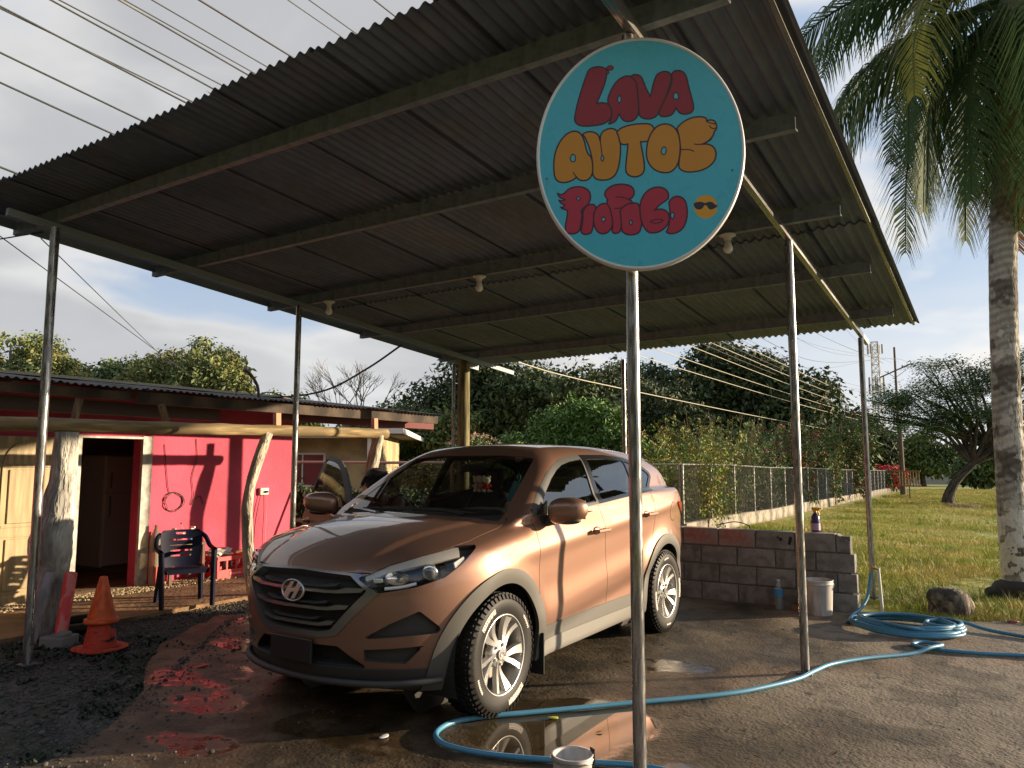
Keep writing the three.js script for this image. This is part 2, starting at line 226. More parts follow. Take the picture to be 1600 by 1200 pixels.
{
  let S = polygonise(carField, [-1.062, 0.15, -2.36], [1.062, 1.75, 2.36], 0.018, true);
  const wr = 0.417, keep = [];
  const both = (g) => (x, y, z) => g(Math.abs(x), y, z);
  // wheel openings
  S = cut(S, both((w, y, z) => w < 0.45 ? 1 : Math.min(Math.hypot(z - WH, y - WY), Math.hypot(z + WH, y - WY)) - wr))[1];
  S = cut(S, (x, y, z) => 0.235 - y)[0];
  CAR.S0 = S;
  // black plastic: wheel arches, sills, lower bumpers
  const ring = (w, y, z) => { const a = Math.hypot(z - WH, y - WY), b = Math.hypot(z + WH, y - WY); return w < 0.45 ? 1 : Math.min(a, b) - 0.502; };
  const q = (w, z) => 2.2 - z + w;
  const foot = (w, y, z) => { const yl = z > 0 ? (z > 1.33 ? 0.362 + 0.0 * w : 0.425) : (z < -1.33 ? 0.50 : 0.425); return y - yl; };
  let R1; [CAR.arches, R1] = cut(S, both(ring));
  let lowAll; [lowAll, S] = cut(R1, both(foot));
  [CAR.front_low, lowAll] = cut(lowAll, (x, y, z) => 1.3 - z);
  [CAR.rear_low, CAR.sills] = cut(lowAll, (x, y, z) => z + 1.3);
  [CAR.sill_trim, CAR.sills] = cut(CAR.sills, (x, y) => y - 0.335);
  // windscreen, rear window
  const ws = sdPoly([[.655, 1.185], [.545, 1.50], [.3, 1.522], [-.3, 1.522], [-.545, 1.50], [-.655, 1.185], [-.3, 1.172], [.3, 1.172]], 0.03);
  const wsOut = (x, y, z) => Math.max(ws(x, y), 0.1 - z);
  [CAR.windscreen, S] = cut(S, wsOut);
  [CAR.cowl, S] = cut(S, both((w, y, z) => Math.max(Math.abs(z - (1.115 - 0.19 * w * w)) - 0.062, 1.09 - y, w - 0.70, y - 1.2)));
  const rw = sdPoly([[.56, 1.20], [.47, 1.44], [-.47, 1.44], [-.56, 1.20]], 0.03);
  [CAR.rear_window, S] = cut(S, (x, y, z) => Math.max(rw(x, y), z + 1.4));
  // side windows: a black band with the panes in it
  const daylight = sdPoly([[.86, 1.165], [.69, 1.283], [.50, 1.392], [.35, 1.452], [.22, 1.488], [.06, 1.514], [-.10, 1.527], [-.60, 1.532], [-.97, 1.512], [-1.30, 1.43], [-1.40, 1.385], [-1.19, 1.272], [-.2, 1.208], [.4, 1.175]], 0.026);
  let bandL, bandR; const sideOf = (s, g) => (x, y, z) => x * s < 0.4 ? 1 : g(z, y);
  [bandL, S] = cut(S, sideOf(1, daylight)); [bandR, S] = cut(S, sideOf(-1, daylight));
  const panes = [[[.75, 1.182], [.62, 1.277], [.47, 1.368], [.34, 1.428], [.22, 1.466], [.06, 1.493], [-.08, 1.506], [-.115, 1.506], [-.055, 1.206], [.4, 1.183]],
    [[-.235, 1.508], [-.58, 1.512], [-.90, 1.497], [-.86, 1.262], [-.185, 1.216]], [[-.945, 1.493], [-1.285, 1.413], [-1.355, 1.38], [-1.18, 1.290], [-.90, 1.268]]].map((v) => sdPoly(v, 0.012));
  CAR.panes = {}; for (const [k, b] of [['L', bandL], ['R', bandR]]) { let B = b; CAR.panes[k] = panes.map((g) => { let a; [a, B] = cut(B, (x, y, z) => g(z, y)); return move(a, -0.005); }); CAR['band' + k] = B; }
  // lamps and the openings of the nose
  const lampG = sdPoly([[.565, .845], [.80, .915], [1.06, .962], [1.33, 1.0], [1.50, 1.003], [1.38, .93], [1.22, .858], [1.0, .815], [.70, .783]], 0.008);
  const lamp = (s) => (x, y, z) => x * s < 0.3 || z < 1.3 ? 1 : lampG(q(x * s, z), y);
  [CAR.lampL, S] = cut(S, lamp(1)); [CAR.lampR, S] = cut(S, lamp(-1));
  const gr = sdPoly([[.41, .862], [.0, .875], [-.41, .862], [-.545, .79], [-.30, .545], [-.22, .53], [.22, .53], [.30, .545], [.545, .79]], 0.008);
  const gz = (g) => (x, y, z) => z < 1.7 ? 1 : g(x, y);
  [CAR.grilleAll, S] = cut(S, gz(gr));
  const grIn = sdPoly([[.365, .855], [0, .868], [-.365, .855], [-.475, .785], [-.265, .57], [-.2, .556], [.2, .556], [.265, .57], [.475, .785]], 0.004);
  [CAR.grilleHole, CAR.grilleFrame] = cut(CAR.grilleAll, gz(grIn));
  const fogG = sdPoly([[.60, .52], [.80, .60], [1.02, .665], [1.18, .575], [1.06, .50], [.92, .405], [.62, .415]], 0.012);
  const fogBar = (qq, y) => Math.abs(y - (0.497 + 0.045 * (qq - .6))) - 0.030;
  const fog = (s) => (x, y, z) => x * s < 0.3 || z < 1.3 ? 1 : Math.max(fogG(q(x * s, z), y), -fogBar(q(x * s, z), y));
  [CAR.fogL, S] = cut(S, fog(1)); [CAR.fogR, S] = cut(S, fog(-1));
  const mouth = sdPoly([[.44, .372], [.30, .468], [-.30, .468], [-.44, .372], [-.40, .30], [.40, .30]], 0.01);
  [CAR.mouth, S] = cut(S, gz(mouth));
  const tl = sdPoly([[-1.72, 1.115], [-1.9, 1.10], [-2.2, 1.075], [-2.2, .985], [-1.95, .995]], 0.012);
  for (const s of [1, -1]) { let a; [a, S] = cut(S, (x, y, z) => x * s < 0.35 ? 1 : tl(z, y)); CAR[s > 0 ? 'tailL' : 'tailR'] = a; }
  // bonnet, doors, tailgate: panels with a gap round them
  const gap = 0.0028;
  const panel = (g) => { let a, b, c; [a, b] = cut(S, (x, y, z) => g(x, y, z) + gap); [c, S] = cut(b, (x, y, z) => g(x, y, z) - gap); return a; };
  const hoodG = sdPoly([[0, 2.25], [.40, 2.22], [.56, 2.0], [.74, 1.66], [.765, 1.50], [.735, 1.05], [.5, 1.14], [0, 1.18], [-.5, 1.14], [-.735, 1.05], [-.765, 1.50], [-.74, 1.66], [-.56, 2.0], [-.40, 2.22]], 0.01);
  CAR.hood = panel((x, y, z) => z < 0.95 || y < 0.84 ? 1 : Math.max(hoodG(x, z), 0.872 + 0.02 * x * x - y));
  const fd = sdPoly([[.885, 1.175], [.885, .80], [.90, .46], [.80, .30], [-.15, .30], [-.165, .46], [-.10, .95], [-.055, 1.26], [.3, 1.24]], 0.006);
  const rd = sdPoly([[-.062, 1.26], [-.107, .95], [-.172, .46], [-.157, .30], [-.78, .30], [-.90, .52], [-1.0, .74], [-1.09, .98], [-1.10, 1.34], [-.6, 1.28]], 0.006);
  CAR.doorFL = panel((x, y, z) => x < 0.5 ? 1 : fd(z, y)); CAR.doorRL = panel((x, y, z) => x < 0.5 ? 1 : rd(z, y));
  CAR.doorFR = panel((x, y, z) => x > -0.5 ? 1 : fd(z, y)); CAR.doorRR = panel((x, y, z) => x > -0.5 ? 1 : rd(z, y));
  const fuel = (x, y, z) => x < 0.5 ? 1 : Math.hypot((z + 1.56) * 1.05, y - 1.045) - 0.085;
  CAR.fuel = panel(fuel);
  CAR.body = S;
  [CAR.frameFL, CAR.bandL] = cut(CAR.bandL, (x, y, z) => -0.098 - z - 0.14 * (y - 1.2));
  [CAR.frameFR, CAR.bandR] = cut(CAR.bandR, (x, y, z) => -0.098 - z - 0.14 * (y - 1.2));
  let Ln = cut(CAR.S0, (x, y, z) => z > 0 ? wsOut(x, y, z) : Math.max(rw(x, y), z + 1.4))[1];
  Ln = cut(Ln, both((w, y, z) => w < 0.4 ? 1 : daylight(z, y)))[1]; Ln = cut(Ln, (x, y, z) => x > -0.4 ? 1 : Math.min(fd(z, y), Math.max(daylight(z, y) - 0.02, -0.1 - z)) + 0.012)[1];
  Ln = cut(Ln, (x, y, z) => Math.max(z - 1.75, 0.28 - y, -z - 2.05))[0]; Ln = cut(Ln, (x, y, z) => Math.max(y - 0.9, Math.abs(Math.abs(z) - WH) - 0.52, 0.3 - Math.abs(x)))[1];
  CAR.liner = move(Ln, -0.03); CAR.S0 = null;
}

const paint = new THREE.MeshPhysicalMaterial({ color: lin(.275, .148, .100), metalness: 0.60, roughness: 0.44, clearcoat: 1, clearcoatRoughness: 0.012, side: THREE.DoubleSide });
paint.roughnessMap = null;
const blackPlastic = mat(.045, .043, .040, 0.62), glossBlack = mat(.012, .012, .013, 0.16), darkTrim = mat(.016, .015, .014, 0.8), greyPlastic = mat(.13, .127, .12, 0.5);
const cladding = mat(.12, .113, .098, 0.6); { const t = grain(31, 6, 5, .52, 1, 1.2, 3); cladding.map = t; }
const chrome = mat(.75, .74, .72, 0.12, { metalness: 1 }), satin = mat(.42, .41, .40, 0.35, { metalness: 1 }), alloy = mat(.55, .54, .52, 0.32, { metalness: 0.75 });
const glass = mat(.62, .66, .64, 0.0, { transmission: 1, thickness: 0, ior: 1.75 });
const tint = mat(.26, .285, .275, 0.0, { transmission: 1, thickness: 0, ior: 1.85 });
const clearLens = mat(.95, .95, .95, 0.0, { transmission: 1, thickness: 0, ior: 1.5 });
const seatCloth = mat(.028, .026, .025, 0.9), redLens = mat(.45, .012, .012, 0.12, { clearcoat: 1 }), mirrorGlass = mat(.9, .9, .9, 0.02, { metalness: 1 });
const rubber = mat(.014, .013, .012, 0.55, { specularIntensity: .45 }), whiteRubber = mat(.62, .56, .50, 0.6), discMetal = mat(.30, .27, .24, 0.45, { metalness: 1 });
const emblemM = mat(.62, .62, .61, 0.34, { metalness: .8 });
{
  const car = thing('parked_suv', 'metallic brown suv with roof high wheels and one front door open, parked under the canopy', 'car');
  car.userData.label = 'metallic copper brown suv parked under the canopy with one front door open';
  const part = (n, S, m, out = 0, depth = 0.018, p = car) => mesh(n, out === null ? geo(S) : thick(S, out, depth), m, p);
  part('body', CAR.body, paint, 0, 0.012);
  part('bonnet', CAR.hood, paint, 0.001, 0.014);
  part('windscreen', move(CAR.windscreen, -0.004), glass, null);
  part('rear_window', move(CAR.rear_window, -0.004), tint, null);
  for (const q of pieces(CAR.cowl)) part('cowl_panel', move(q, -0.012), darkTrim, null);
  part('interior_lining', CAR.liner, darkTrim, null);
  for (const q of pieces(CAR.arches)) part('wheel_arch_cladding', q, cladding, 0.012, 0.03);
  const sillM = mat(.20, .19, .17, .45); for (const q of pieces(CAR.sills)) part('sill_cladding', q, cladding, 0.007, 0.02); for (const q of pieces(CAR.sill_trim)) part('sill_trim', q, sillM, 0.014, 0.03);
  for (const q of pieces(CAR.front_low)) part('front_skirt', q, blackPlastic, 0.006, 0.03); for (const q of pieces(CAR.rear_low)) part('rear_skirt', q, blackPlastic, 0.005, 0.03);
  part('fuel_flap', CAR.fuel, paint, 0.001, 0.01);
  for (const S of [CAR.tailL, CAR.tailR]) part('tail_light', S, redLens, 0.012, 0.03);
  // doors with pane, window frame, handle and mirror
  const handle = (z, y, s) => join([rbox(0.018, 0.028, 0.20, 0.009, s * 0.965, y, z), rbox(0.05, 0.022, 0.03, 0.008, s * 0.935, y, z + 0.08), rbox(0.05, 0.022, 0.03, 0.008, s * 0.935, y, z - 0.08)]);
  function mirrorShape(s) { const g = new THREE.SphereGeometry(1, 28, 20), p = g.attributes.position; for (let i = 0; i < p.count; i++) { let x = p.getX(i), y = p.getY(i), z = p.getZ(i); const e = (v, k) => Math.sign(v) * Math.pow(Math.abs(v), k); x = e(x, 0.72); y = e(y, 0.75); z = e(z, 0.8); const tap = 1 - 0.16 * x; p.setXYZ(i, s * (1.015 + x * 0.125 + 0.0 * y), 1.175 + (y * 0.085 + x * 0.012) * tap, 0.70 + (z > 0 ? z * 0.10 : z * 0.045) * tap - 0.03 * x); } g.computeVertexNormals(); return g; }
  function doorPart(name, S, frame, pane, hx, s, pivot) {
    const d = thick(S, 0, 0.05), root = mesh(name, d, paint, car);
    if (frame) mesh('window_frame', thick(frame, 0.002, 0.03), blackPlastic, root);
    for (const q of pane) mesh('window_pane', geo(q), tint, root);
    if (hx !== null) { const [z, y] = hx; mesh('handle', handle(z, y, s), paint, root); mesh('handle_recess', ball(0.05, s * 0.899, y - 0.003, z, 0.30, 0.62, 1.25), paint, root); }
    return root;
  }
  const dFL = doorPart('front_door', CAR.doorFL, CAR.frameFL, [CAR.panes.L[0]], [0.05, 0.99], 1);
  const dRL = doorPart('rear_door', CAR.doorRL, null, [CAR.panes.L[1]], [-0.90, 1.058], 1);
  const dFR = doorPart('front_door', CAR.doorFR, CAR.frameFR, [CAR.panes.R[0]], [0.05, 0.99], -1);
  doorPart('rear_door', CAR.doorRR, null, [CAR.panes.R[1]], [-0.90, 1.058], -1);
  part('window_band', CAR.bandL, glossBlack, 0.001, 0.02); part('window_band', CAR.bandR, glossBlack, 0.001, 0.02);
  mesh('quarter_pane', geo(CAR.panes.L[2]), tint, car); mesh('quarter_pane', geo(CAR.panes.R[2]), tint, car);
  for (const [d, s] of [[dFL, 1], [dFR, -1]]) {
    mesh('mirror_housing', mirrorShape(s), paint, d);
    mesh('mirror_base', [ball(0.10, s * 0.99, 1.107, 0.705, 1.15, 0.28, 0.62), rbox(0.12, 0.05, 0.09, 0.02, s * 0.90, 1.10, 0.72, 0, 0, s * 0.3)], blackPlastic, d);
    mesh('mirror_glass', rbox(0.20, 0.125, 0.004, 0.002, s * 1.015, 1.178, 0.652), mirrorGlass, d);
    mesh('sail_panel', at(new THREE.ExtrudeGeometry(new THREE.Shape([[-.02, 0], [.12, 0], [-.02, .085]].map((q) => new THREE.Vector2(...q))), { depth: 0.012, bevelEnabled: false }), s * 0.853, 1.150, 0.73, 0, -Math.PI / 2, 0), glossBlack, d);
    mesh('door_card', rbox(0.03, 0.62, 0.86, 0.012, s * 0.845, 0.83, 0.37), seatCloth, d);
  }
  dFR.geometry.translate(0.90, 0, -0.885); for (const c of dFR.children) c.geometry.translate(0.90, 0, -0.885);
  dFR.position.set(-0.905, 0, 0.885); dFR.rotation.y = THREE.MathUtils.degToRad(66); dFR.userData.label = 'front door swung wide open';
  // headlamps
  for (const [S, s] of [[CAR.lampL, 1], [CAR.lampR, -1]]) {
    const h = part('headlight', move(S, -0.055), glossBlack, 0, -0.055); 
    mesh('lamp_cover', geo(move(S, 0.001)), clearLens, h);
    const P = (w, y, z, k = 0) => [s * w, y, z];
    const top = cut(S, (x, y, z) => { const q = 2.2 - z + x * s, yt = q < .80 ? lerp(.845, .915, (q - .565) / .235) : q < 1.06 ? lerp(.915, .962, (q - .80) / .26) : lerp(.962, 1.0, (q - 1.06) / .27); return Math.max(yt - lerp(.016, .042, clamp((q - .57) / .75)) - y, q - 1.36, .60 - q); })[0]; mesh('light_strip', thick(move(top, -0.012), 0, .02), mat(.52, .49, .43, .3), h);
    mesh('light_strip', tube([P(.55, .795, 1.995), P(.62, .803, 1.945), P(.685, .82, 1.885)], 0.010, 20, 8), mat(.78, .78, .78, .25), h);
    mesh('projector', at(lathe([[0, .0], [.03, .002], [.034, -.004], [.041, -.002], [.045, -.012], [.045, -.05]], 28), s * .745, .878, 1.842, Math.PI / 2, s * .62, 0), chrome, h);
    mesh('projector_lens', at(ball(0.0315, 0, 0, 0, 1, 1, .5), s * .744, .878, 1.841, 0, s * .62, 0), mat(.10, .11, .12, .02, { clearcoat: 1 }), h);
    mesh('reflector', [at(lathe([[.012, -.03], [.035, -.02], [.052, .012]], 24), s * .60, .853, 1.945, Math.PI / 2, s * .5, 0, 1.3, 1, .75), rbox(.06, .03, .03, .01, s * .505, .838, 2.0, 0, s * .5, 0)], chrome, h);
    mesh('indicator', at(rbox(.012, .035, .09, .005), s * .826, .925, 1.68, 0.35, s * -.12, 0), mat(.42, .42, .41, .2), h);
  }
  // grille
  const gz = (x, y) => tNose(y) - 0.40 * x * x - 0.10 * Math.pow(Math.abs(x) / 0.8, 6);
  const g = part('grille', CAR.grilleFrame, mat(.26, .255, .25, .30, { metalness: 0.8 }), 0.008, 0.06);
  part('grille_mesh', move(CAR.grilleHole, -0.05), darkTrim, null, 0, g);
  const bend = (gg, dz) => { const p = gg.attributes.position; for (let i = 0; i < p.count; i++) p.setZ(i, p.getZ(i) + gz(p.getX(i), p.getY(i)) + dz); gg.computeVertexNormals(); return gg; };
  const slat = (y, half, hh, dz) => { const sh = new THREE.Shape(); const k = half * 0.66; sh.moveTo(-half, y + hh * .9); sh.lineTo(-k - .05, y + hh * .9); sh.lineTo(-k, y); sh.lineTo(k, y); sh.lineTo(k + .05, y + hh * .9); sh.lineTo(half, y + hh * .9); sh.lineTo(half - .02, y - hh * .35); sh.lineTo(k, y - hh); sh.lineTo(-k, y - hh); sh.lineTo(-half + .02, y - hh * .35); sh.closePath();
    let e = new THREE.ExtrudeGeometry(sh, { depth: 0.03, bevelEnabled: false, curveSegments: 1 }); e = tess(e, 0.05); return bend(e, dz); };
  function tess(gg, L) { gg = clean(gg); let p = Array.from(gg.attributes.position.array); for (let it = 0; it < 5; it++) { const o = []; let any = false; for (let i = 0; i < p.length; i += 9) { const v = [0, 3, 6].map((k) => p.slice(i + k, i + k + 3)), d = [0, 1, 2].map((k) => Math.abs(v[k][0] - v[(k + 1) % 3][0])), m = Math.max(...d); if (m < L) { o.push(...v.flat()); continue; } any = true; const k = d.indexOf(m), a = v[k], b = v[(k + 1) % 3], c = v[(k + 2) % 3], h = a.map((q, n) => (q + b[n]) / 2); o.push(...a, ...h, ...c, ...h, ...b, ...c); } p = o; if (!any) break; } const r = new THREE.BufferGeometry(); r.setAttribute('position', new THREE.Float32BufferAttribute(p, 3)); return r; }
  for (const [y, half] of [[.785, .470], [.690, .385], [.600, .295]]) { mesh('grille_bar', slat(y, half, .017, -0.026), satinGrey(), g); mesh('grille_bar', slat(y + .022, half * 0.66, .010, -0.034), blackPlastic, g); }
  function satinGrey() { return satinGrey.m || (satinGrey.m = mat(.30, .295, .29, .32, { metalness: 0.85 })); }
  // oval badge with a slanted letter
  const el = (rx, ry, n = 40) => Array.from({ length: n }, (_, i) => [Math.cos(i / n * 6.2832) * rx, Math.sin(i / n * 6.2832) * ry]);
  const badge = new THREE.Group(); badge.name = 'emblem'; badge.position.set(0, .765, gz(0, .765) + 0.002); badge.rotation.x = -0.06; car.add(badge);
  mesh('emblem_ring', at(new THREE.TorusGeometry(0.088, 0.0072, 10, 48), 0, 0, 0, 0, 0, 0, 1, .66, 1), emblemM, badge);
  const ls = new THREE.Shape(); for (const [i, q] of [[-.042, -.044], [-.018, -.05], [-.008, -.012], [.026, -.004], [.014, -.052], [.038, -.046], [.060, .030], [.046, .044], [.030, .049], [.022, .014], [-.014, .006], [-.004, .053], [-.028, .050], [-.052, -.02]].entries()) i ? ls.lineTo(...q) : ls.moveTo(...q);
  { const e = new THREE.ExtrudeGeometry(ls, { depth: 0.006, bevelSize: 0.002, bevelThickness: 0.002, bevelSegments: 2 }); e.applyMatrix4(new THREE.Matrix4().set(1, .32, 0, -.002, 0, .92, 0, 0, 0, 0, 1, 0, 0, 0, 0, 1)); mesh('emblem_letter', e, emblemM, badge); }
  mesh('emblem_back', at(new THREE.CylinderGeometry(.084, .084, .004, 40), 0, 0, -0.004, Math.PI / 2, 0, 0, 1, 1, .66), glossBlack, badge);
  // lower openings, plate carrier, fog insets
  part('lower_opening', move(CAR.mouth, -0.06), darkTrim, 0, -0.06);
  mesh('plate_carrier', rbox(0.335, 0.135, 0.022, 0.008, -0.01, 0.438, gz(0, .438) + 0.018), mat(.012, .012, .012, .45), car);
  mesh('lip', tube([[-.80, .300, 1.79], [-.62, .285, 1.955], [-.35, .275, 2.055], [0, .270, 2.085], [.35, .275, 2.055], [.62, .285, 1.955], [.80, .300, 1.79]], 0.020, 50, 8), blackPlastic, car);
  for (const S of [CAR.fogL, CAR.fogR]) part('fog_inset', move(S, -0.035), blackPlastic, 0, -0.035);
  // wipers
  mesh('wiper', [tube([[.50, 1.152, 1.045], [.25, 1.165, 1.075], [-.02, 1.165, 1.09]], 0.008, 12, 6), tube([[.42, 1.145, 1.08], [.2, 1.172, 1.07]], 0.010, 8, 6)], darkTrim, car);
  mesh('wiper', [tube([[-.12, 1.160, 1.085], [-.35, 1.165, 1.07], [-.58, 1.152, 1.02]], 0.008, 12, 6), tube([[-.22, 1.145, 1.09], [-.4, 1.170, 1.055]], 0.010, 8, 6)], darkTrim, car);
  // wheel houses and underside
  const house = []; for (const z of [WH, -WH]) for (const s of [1, -1]) { const c = new THREE.CylinderGeometry(.428, .428, .40, 40, 1, true, -0.25 + Math.PI / 2 * 0, Math.PI * 2); c.rotateZ(Math.PI / 2); house.push(at(c, s * 0.66, WY, z)); const dsk = new THREE.CircleGeometry(.428, 40); house.push(at(dsk, s * 0.46, WY, z, 0, s * Math.PI / 2, 0)); }
  const wellHouse = house.map((h) => { const gg = h.index ? h.toNonIndexed() : h, p = gg.attributes.position; const o = []; for (let i = 0; i < p.count; i += 3) { if (Math.max(p.getY(i), p.getY(i + 1), p.getY(i + 2)) < 0.20) continue; for (let k = 0; k < 3; k++) o.push(p.getX(i + k), p.getY(i + k), p.getZ(i + k)); } const r = new THREE.BufferGeometry(); r.setAttribute('position', new THREE.Float32BufferAttribute(o, 3)); return r; });
  for (let i = 0; i < 8; i += 2) mesh('wheel_housing', [wellHouse[i], wellHouse[i + 1]], darkTrim, car);
  mesh('underbody', [box(.9, .12, 3.7, 0, .29, -.05), box(1.55, .10, 1.75, 0, .29, 0)], darkTrim, car);
  for (const s of [1, -1]) mesh('mud_flap', rbox(.22, .26, .012, .004, s * .82, .27, .895), darkTrim, car);
  // cabin
  mesh('dashboard', [rbox(1.40, .22, .42, .08, 0, 1.03, .80, .12), rbox(.42, .10, .30, .05, .38, 1.12, .72)], darkTrim, car);
  mesh('steering_wheel', [at(new THREE.TorusGeometry(.185, .017, 10, 36), .38, 1.06, .47, -0.45), at(rbox(.30, .06, .04, .015), .38, 1.06, .475, -0.45), bar([.38, 1.06, .48], [.38, .95, .75], .03)], darkTrim, car);
  mesh('rear_view_mirror', [rbox(.24, .065, .03, .02, 0, 1.452, .40, .15), bar([0, 1.46, .42], [0, 1.51, .47], .01)], darkTrim, car);
  for (const s of [1, -1]) { const st = mesh('front_seat', [rbox(.50, .16, .52, .06, s * .38, .62, .02), rbox(.50, .62, .15, .06, s * .38, .93, -.30, -.22)], seatCloth, car); mesh('headrest', [rbox(.27, .19, .10, .045, s * .38, 1.345, -.40, -.12), bar([s * .38 - .06, 1.2, -.37], [s * .38 - .06, 1.3, -.40], .007), bar([s * .38 + .06, 1.2, -.37], [s * .38 + .06, 1.3, -.40], .007)], seatCloth, st); }
  const bench = mesh('rear_seat', [rbox(1.30, .16, .50, .06, 0, .64, -.88), rbox(1.30, .55, .16, .06, 0, .92, -1.18, -.3)], seatCloth, car); for (const s of [1, -1]) mesh('headrest', rbox(.26, .13, .09, .04, s * .38, 1.26, -1.29, -.2), seatCloth, bench);
  mesh('cabin_floor', rbox(1.50, .04, 2.9, .01, 0, .38, -.45), darkTrim, car);
  // wheels
  const TR = 0.357, prof = [[.222, -.10], [.235, -.108], [.27, -.116], [.305, -.117], [.335, -.107], [.349, -.088], [.352, 0], [.349, .088], [.335, .107], [.305, .117], [.27, .116], [.235, .108], [.222, .10]];
  const tyreG = at(lathe(prof, 64), 0, 0, 0, 0, 0, -Math.PI / 2);
  const tread = []; for (let i = 0; i < 54; i++) { const a = i / 54 * 6.2832; for (const [yy, w, tw, sh] of [[-.070, .034, .1, 0], [-.023, .038, .25, .5], [.023, .038, -.25, 0], [.070, .034, -.1, .5]]) { const b = box(.020, .010, w, 0, TR - .005, yy); b.rotateX(0); const q = new THREE.BoxGeometry(w, .011, .026); q.rotateY(tw); q.translate(yy, TR - .004, 0); q.rotateX(a + sh * .116); tread.push(q); }
    for (const s of [1, -1]) { const q = new THREE.BoxGeometry(.009, .030, .022); q.rotateZ(s * .45); q.translate(s * .1085, .336, 0); q.rotateX(a + .058); tread.push(q); } }
  const treadG = join(tread);
  const rimG = at(lathe([[.232, .100], [.236, .108], [.232, .113], [.226, .109], [.220, .098], [.214, .06], [.205, -.09], [.225, -.105]], 64), 0, 0, 0, 0, 0, -Math.PI / 2);
  function spoke(a0, a1, w0, w1, d0, d1, sw) { // one blade from hub to rim
    const n = 8, pos = [], idx = []; for (let i = 0; i <= n; i++) { const t = i / n, r = lerp(.045, .219, t), a = lerp(a0, a1, t) + sw * Math.sin(t * Math.PI), hw = lerp(w0, w1, t * t) / 2, xf = lerp(.086, .104, t) - .016 * Math.sin(t * Math.PI) * 0.8; const ca = Math.cos(a), sa = Math.sin(a);
      for (const [k, dx] of [[-1, -.03], [-.82, 0], [.82, -.004], [1, -.032]]) pos.push(xf + dx, r * ca - k * hw * sa, r * sa + k * hw * ca); }
    for (let i = 0; i < n; i++) for (let k = 0; k < 3; k++) { const a = i * 4 + k, b = a + 4; idx.push(a, b, a + 1, a + 1, b, b + 1); }
    const gg = new THREE.BufferGeometry(); gg.setAttribute('position', new THREE.Float32BufferAttribute(pos, 3)); gg.setIndex(idx); const f = gg.toNonIndexed(); f.computeVertexNormals(); return f; }
  const spokes = []; for (let i = 0; i < 5; i++) { const a = i / 5 * 6.2832 + .1; spokes.push(spoke(a - .10, a + .02, .030, .036, 0, 0, .10), spoke(a + .13, a + .52, .030, .070, 0, 0, .12)); }
  spokes.push(at(lathe([[0, .088], [.028, .088], [.034, .082], [.075, .078], [.08, .06], [.08, .03]], 30), 0, 0, 0, 0, 0, -Math.PI / 2));
  const spokeG = join(spokes);
  const nuts = []; for (let i = 0; i < 5; i++) { const a = i / 5 * 6.2832 + .42; nuts.push(cyl(.0105, .0105, .02, 6, .083, Math.cos(a) * .057, Math.sin(a) * .057, 0, 0, Math.PI / 2)); } 
  const capG = join([cyl(.029, .031, .012, 24, .090, 0, 0, 0, 0, Math.PI / 2)]), capMark = at(new THREE.TorusGeometry(.017, .0025, 6, 20), .097, 0, 0, 0, Math.PI / 2, 0, 1, .66, 1);
  const discG = cyl(.155, .155, .022, 40, -.01, 0, 0, 0, 0, Math.PI / 2), caliperG = rbox(.06, .17, .07, .02, .0, .02, -.15);
  // raised white sidewall letters, too worn to read: short strokes in four arcs
  const marks = []; const rl = rng(9); const strokeAt = (a, r, len, wd) => { const b = new THREE.BoxGeometry(.004, len, wd); b.translate(.1178, r, 0); b.rotateX(a); marks.push(b); };
  for (const [c, n, st, len] of [[.35, 9, .062, .030], [3.3, 9, .066, .034], [1.75, 7, .05, .016], [5.0, 7, .05, .016]]) for (let i = 0; i < n; i++) { const a = c + (i - n / 2) * st; strokeAt(a, .287, len, .006); if (len > .02) { strokeAt(a + .022, .287 + len * .4, .006, .013); if (rl() < .6) strokeAt(a + .022, .287 - len * .4, .006, .012); if (rl() < .6) strokeAt(a + .022, .287, .006, .012); strokeAt(a + .042, .287, len * (rl() < .5 ? 1 : .6), .006); } else strokeAt(a + .018, .289, .005, .014); }
  const markG = join(marks);
  for (const [x, z, a] of [[.797, WH, .3], [.797, -WH, 1.4], [-.797, WH, .9], [-.797, -WH, 2]]) {
    const w = new THREE.Group(); w.name = 'wheel'; w.position.set(x, TR - 0.004, z); if (x < 0) w.rotation.set(a, Math.PI, 0); else w.rotation.x = a; car.add(w);
    mesh('tyre', tyreG, rubber, w); mesh('tread', treadG, rubber, w); mesh('rim', rimG, alloy, w); mesh('spokes', spokeG, alloy, w); for (const q of nuts) mesh('lug_nut', q, satin, w); mesh('hub_cap', capG, satin, w); mesh('cap_mark', capMark, chrome, w); mesh('sidewall_lettering', markG, whiteRubber, w); mesh('brake_disc', discG, discMetal, w); mesh('brake_caliper', caliperG, mat(.12, .09, .07, .6), w);
  }
}

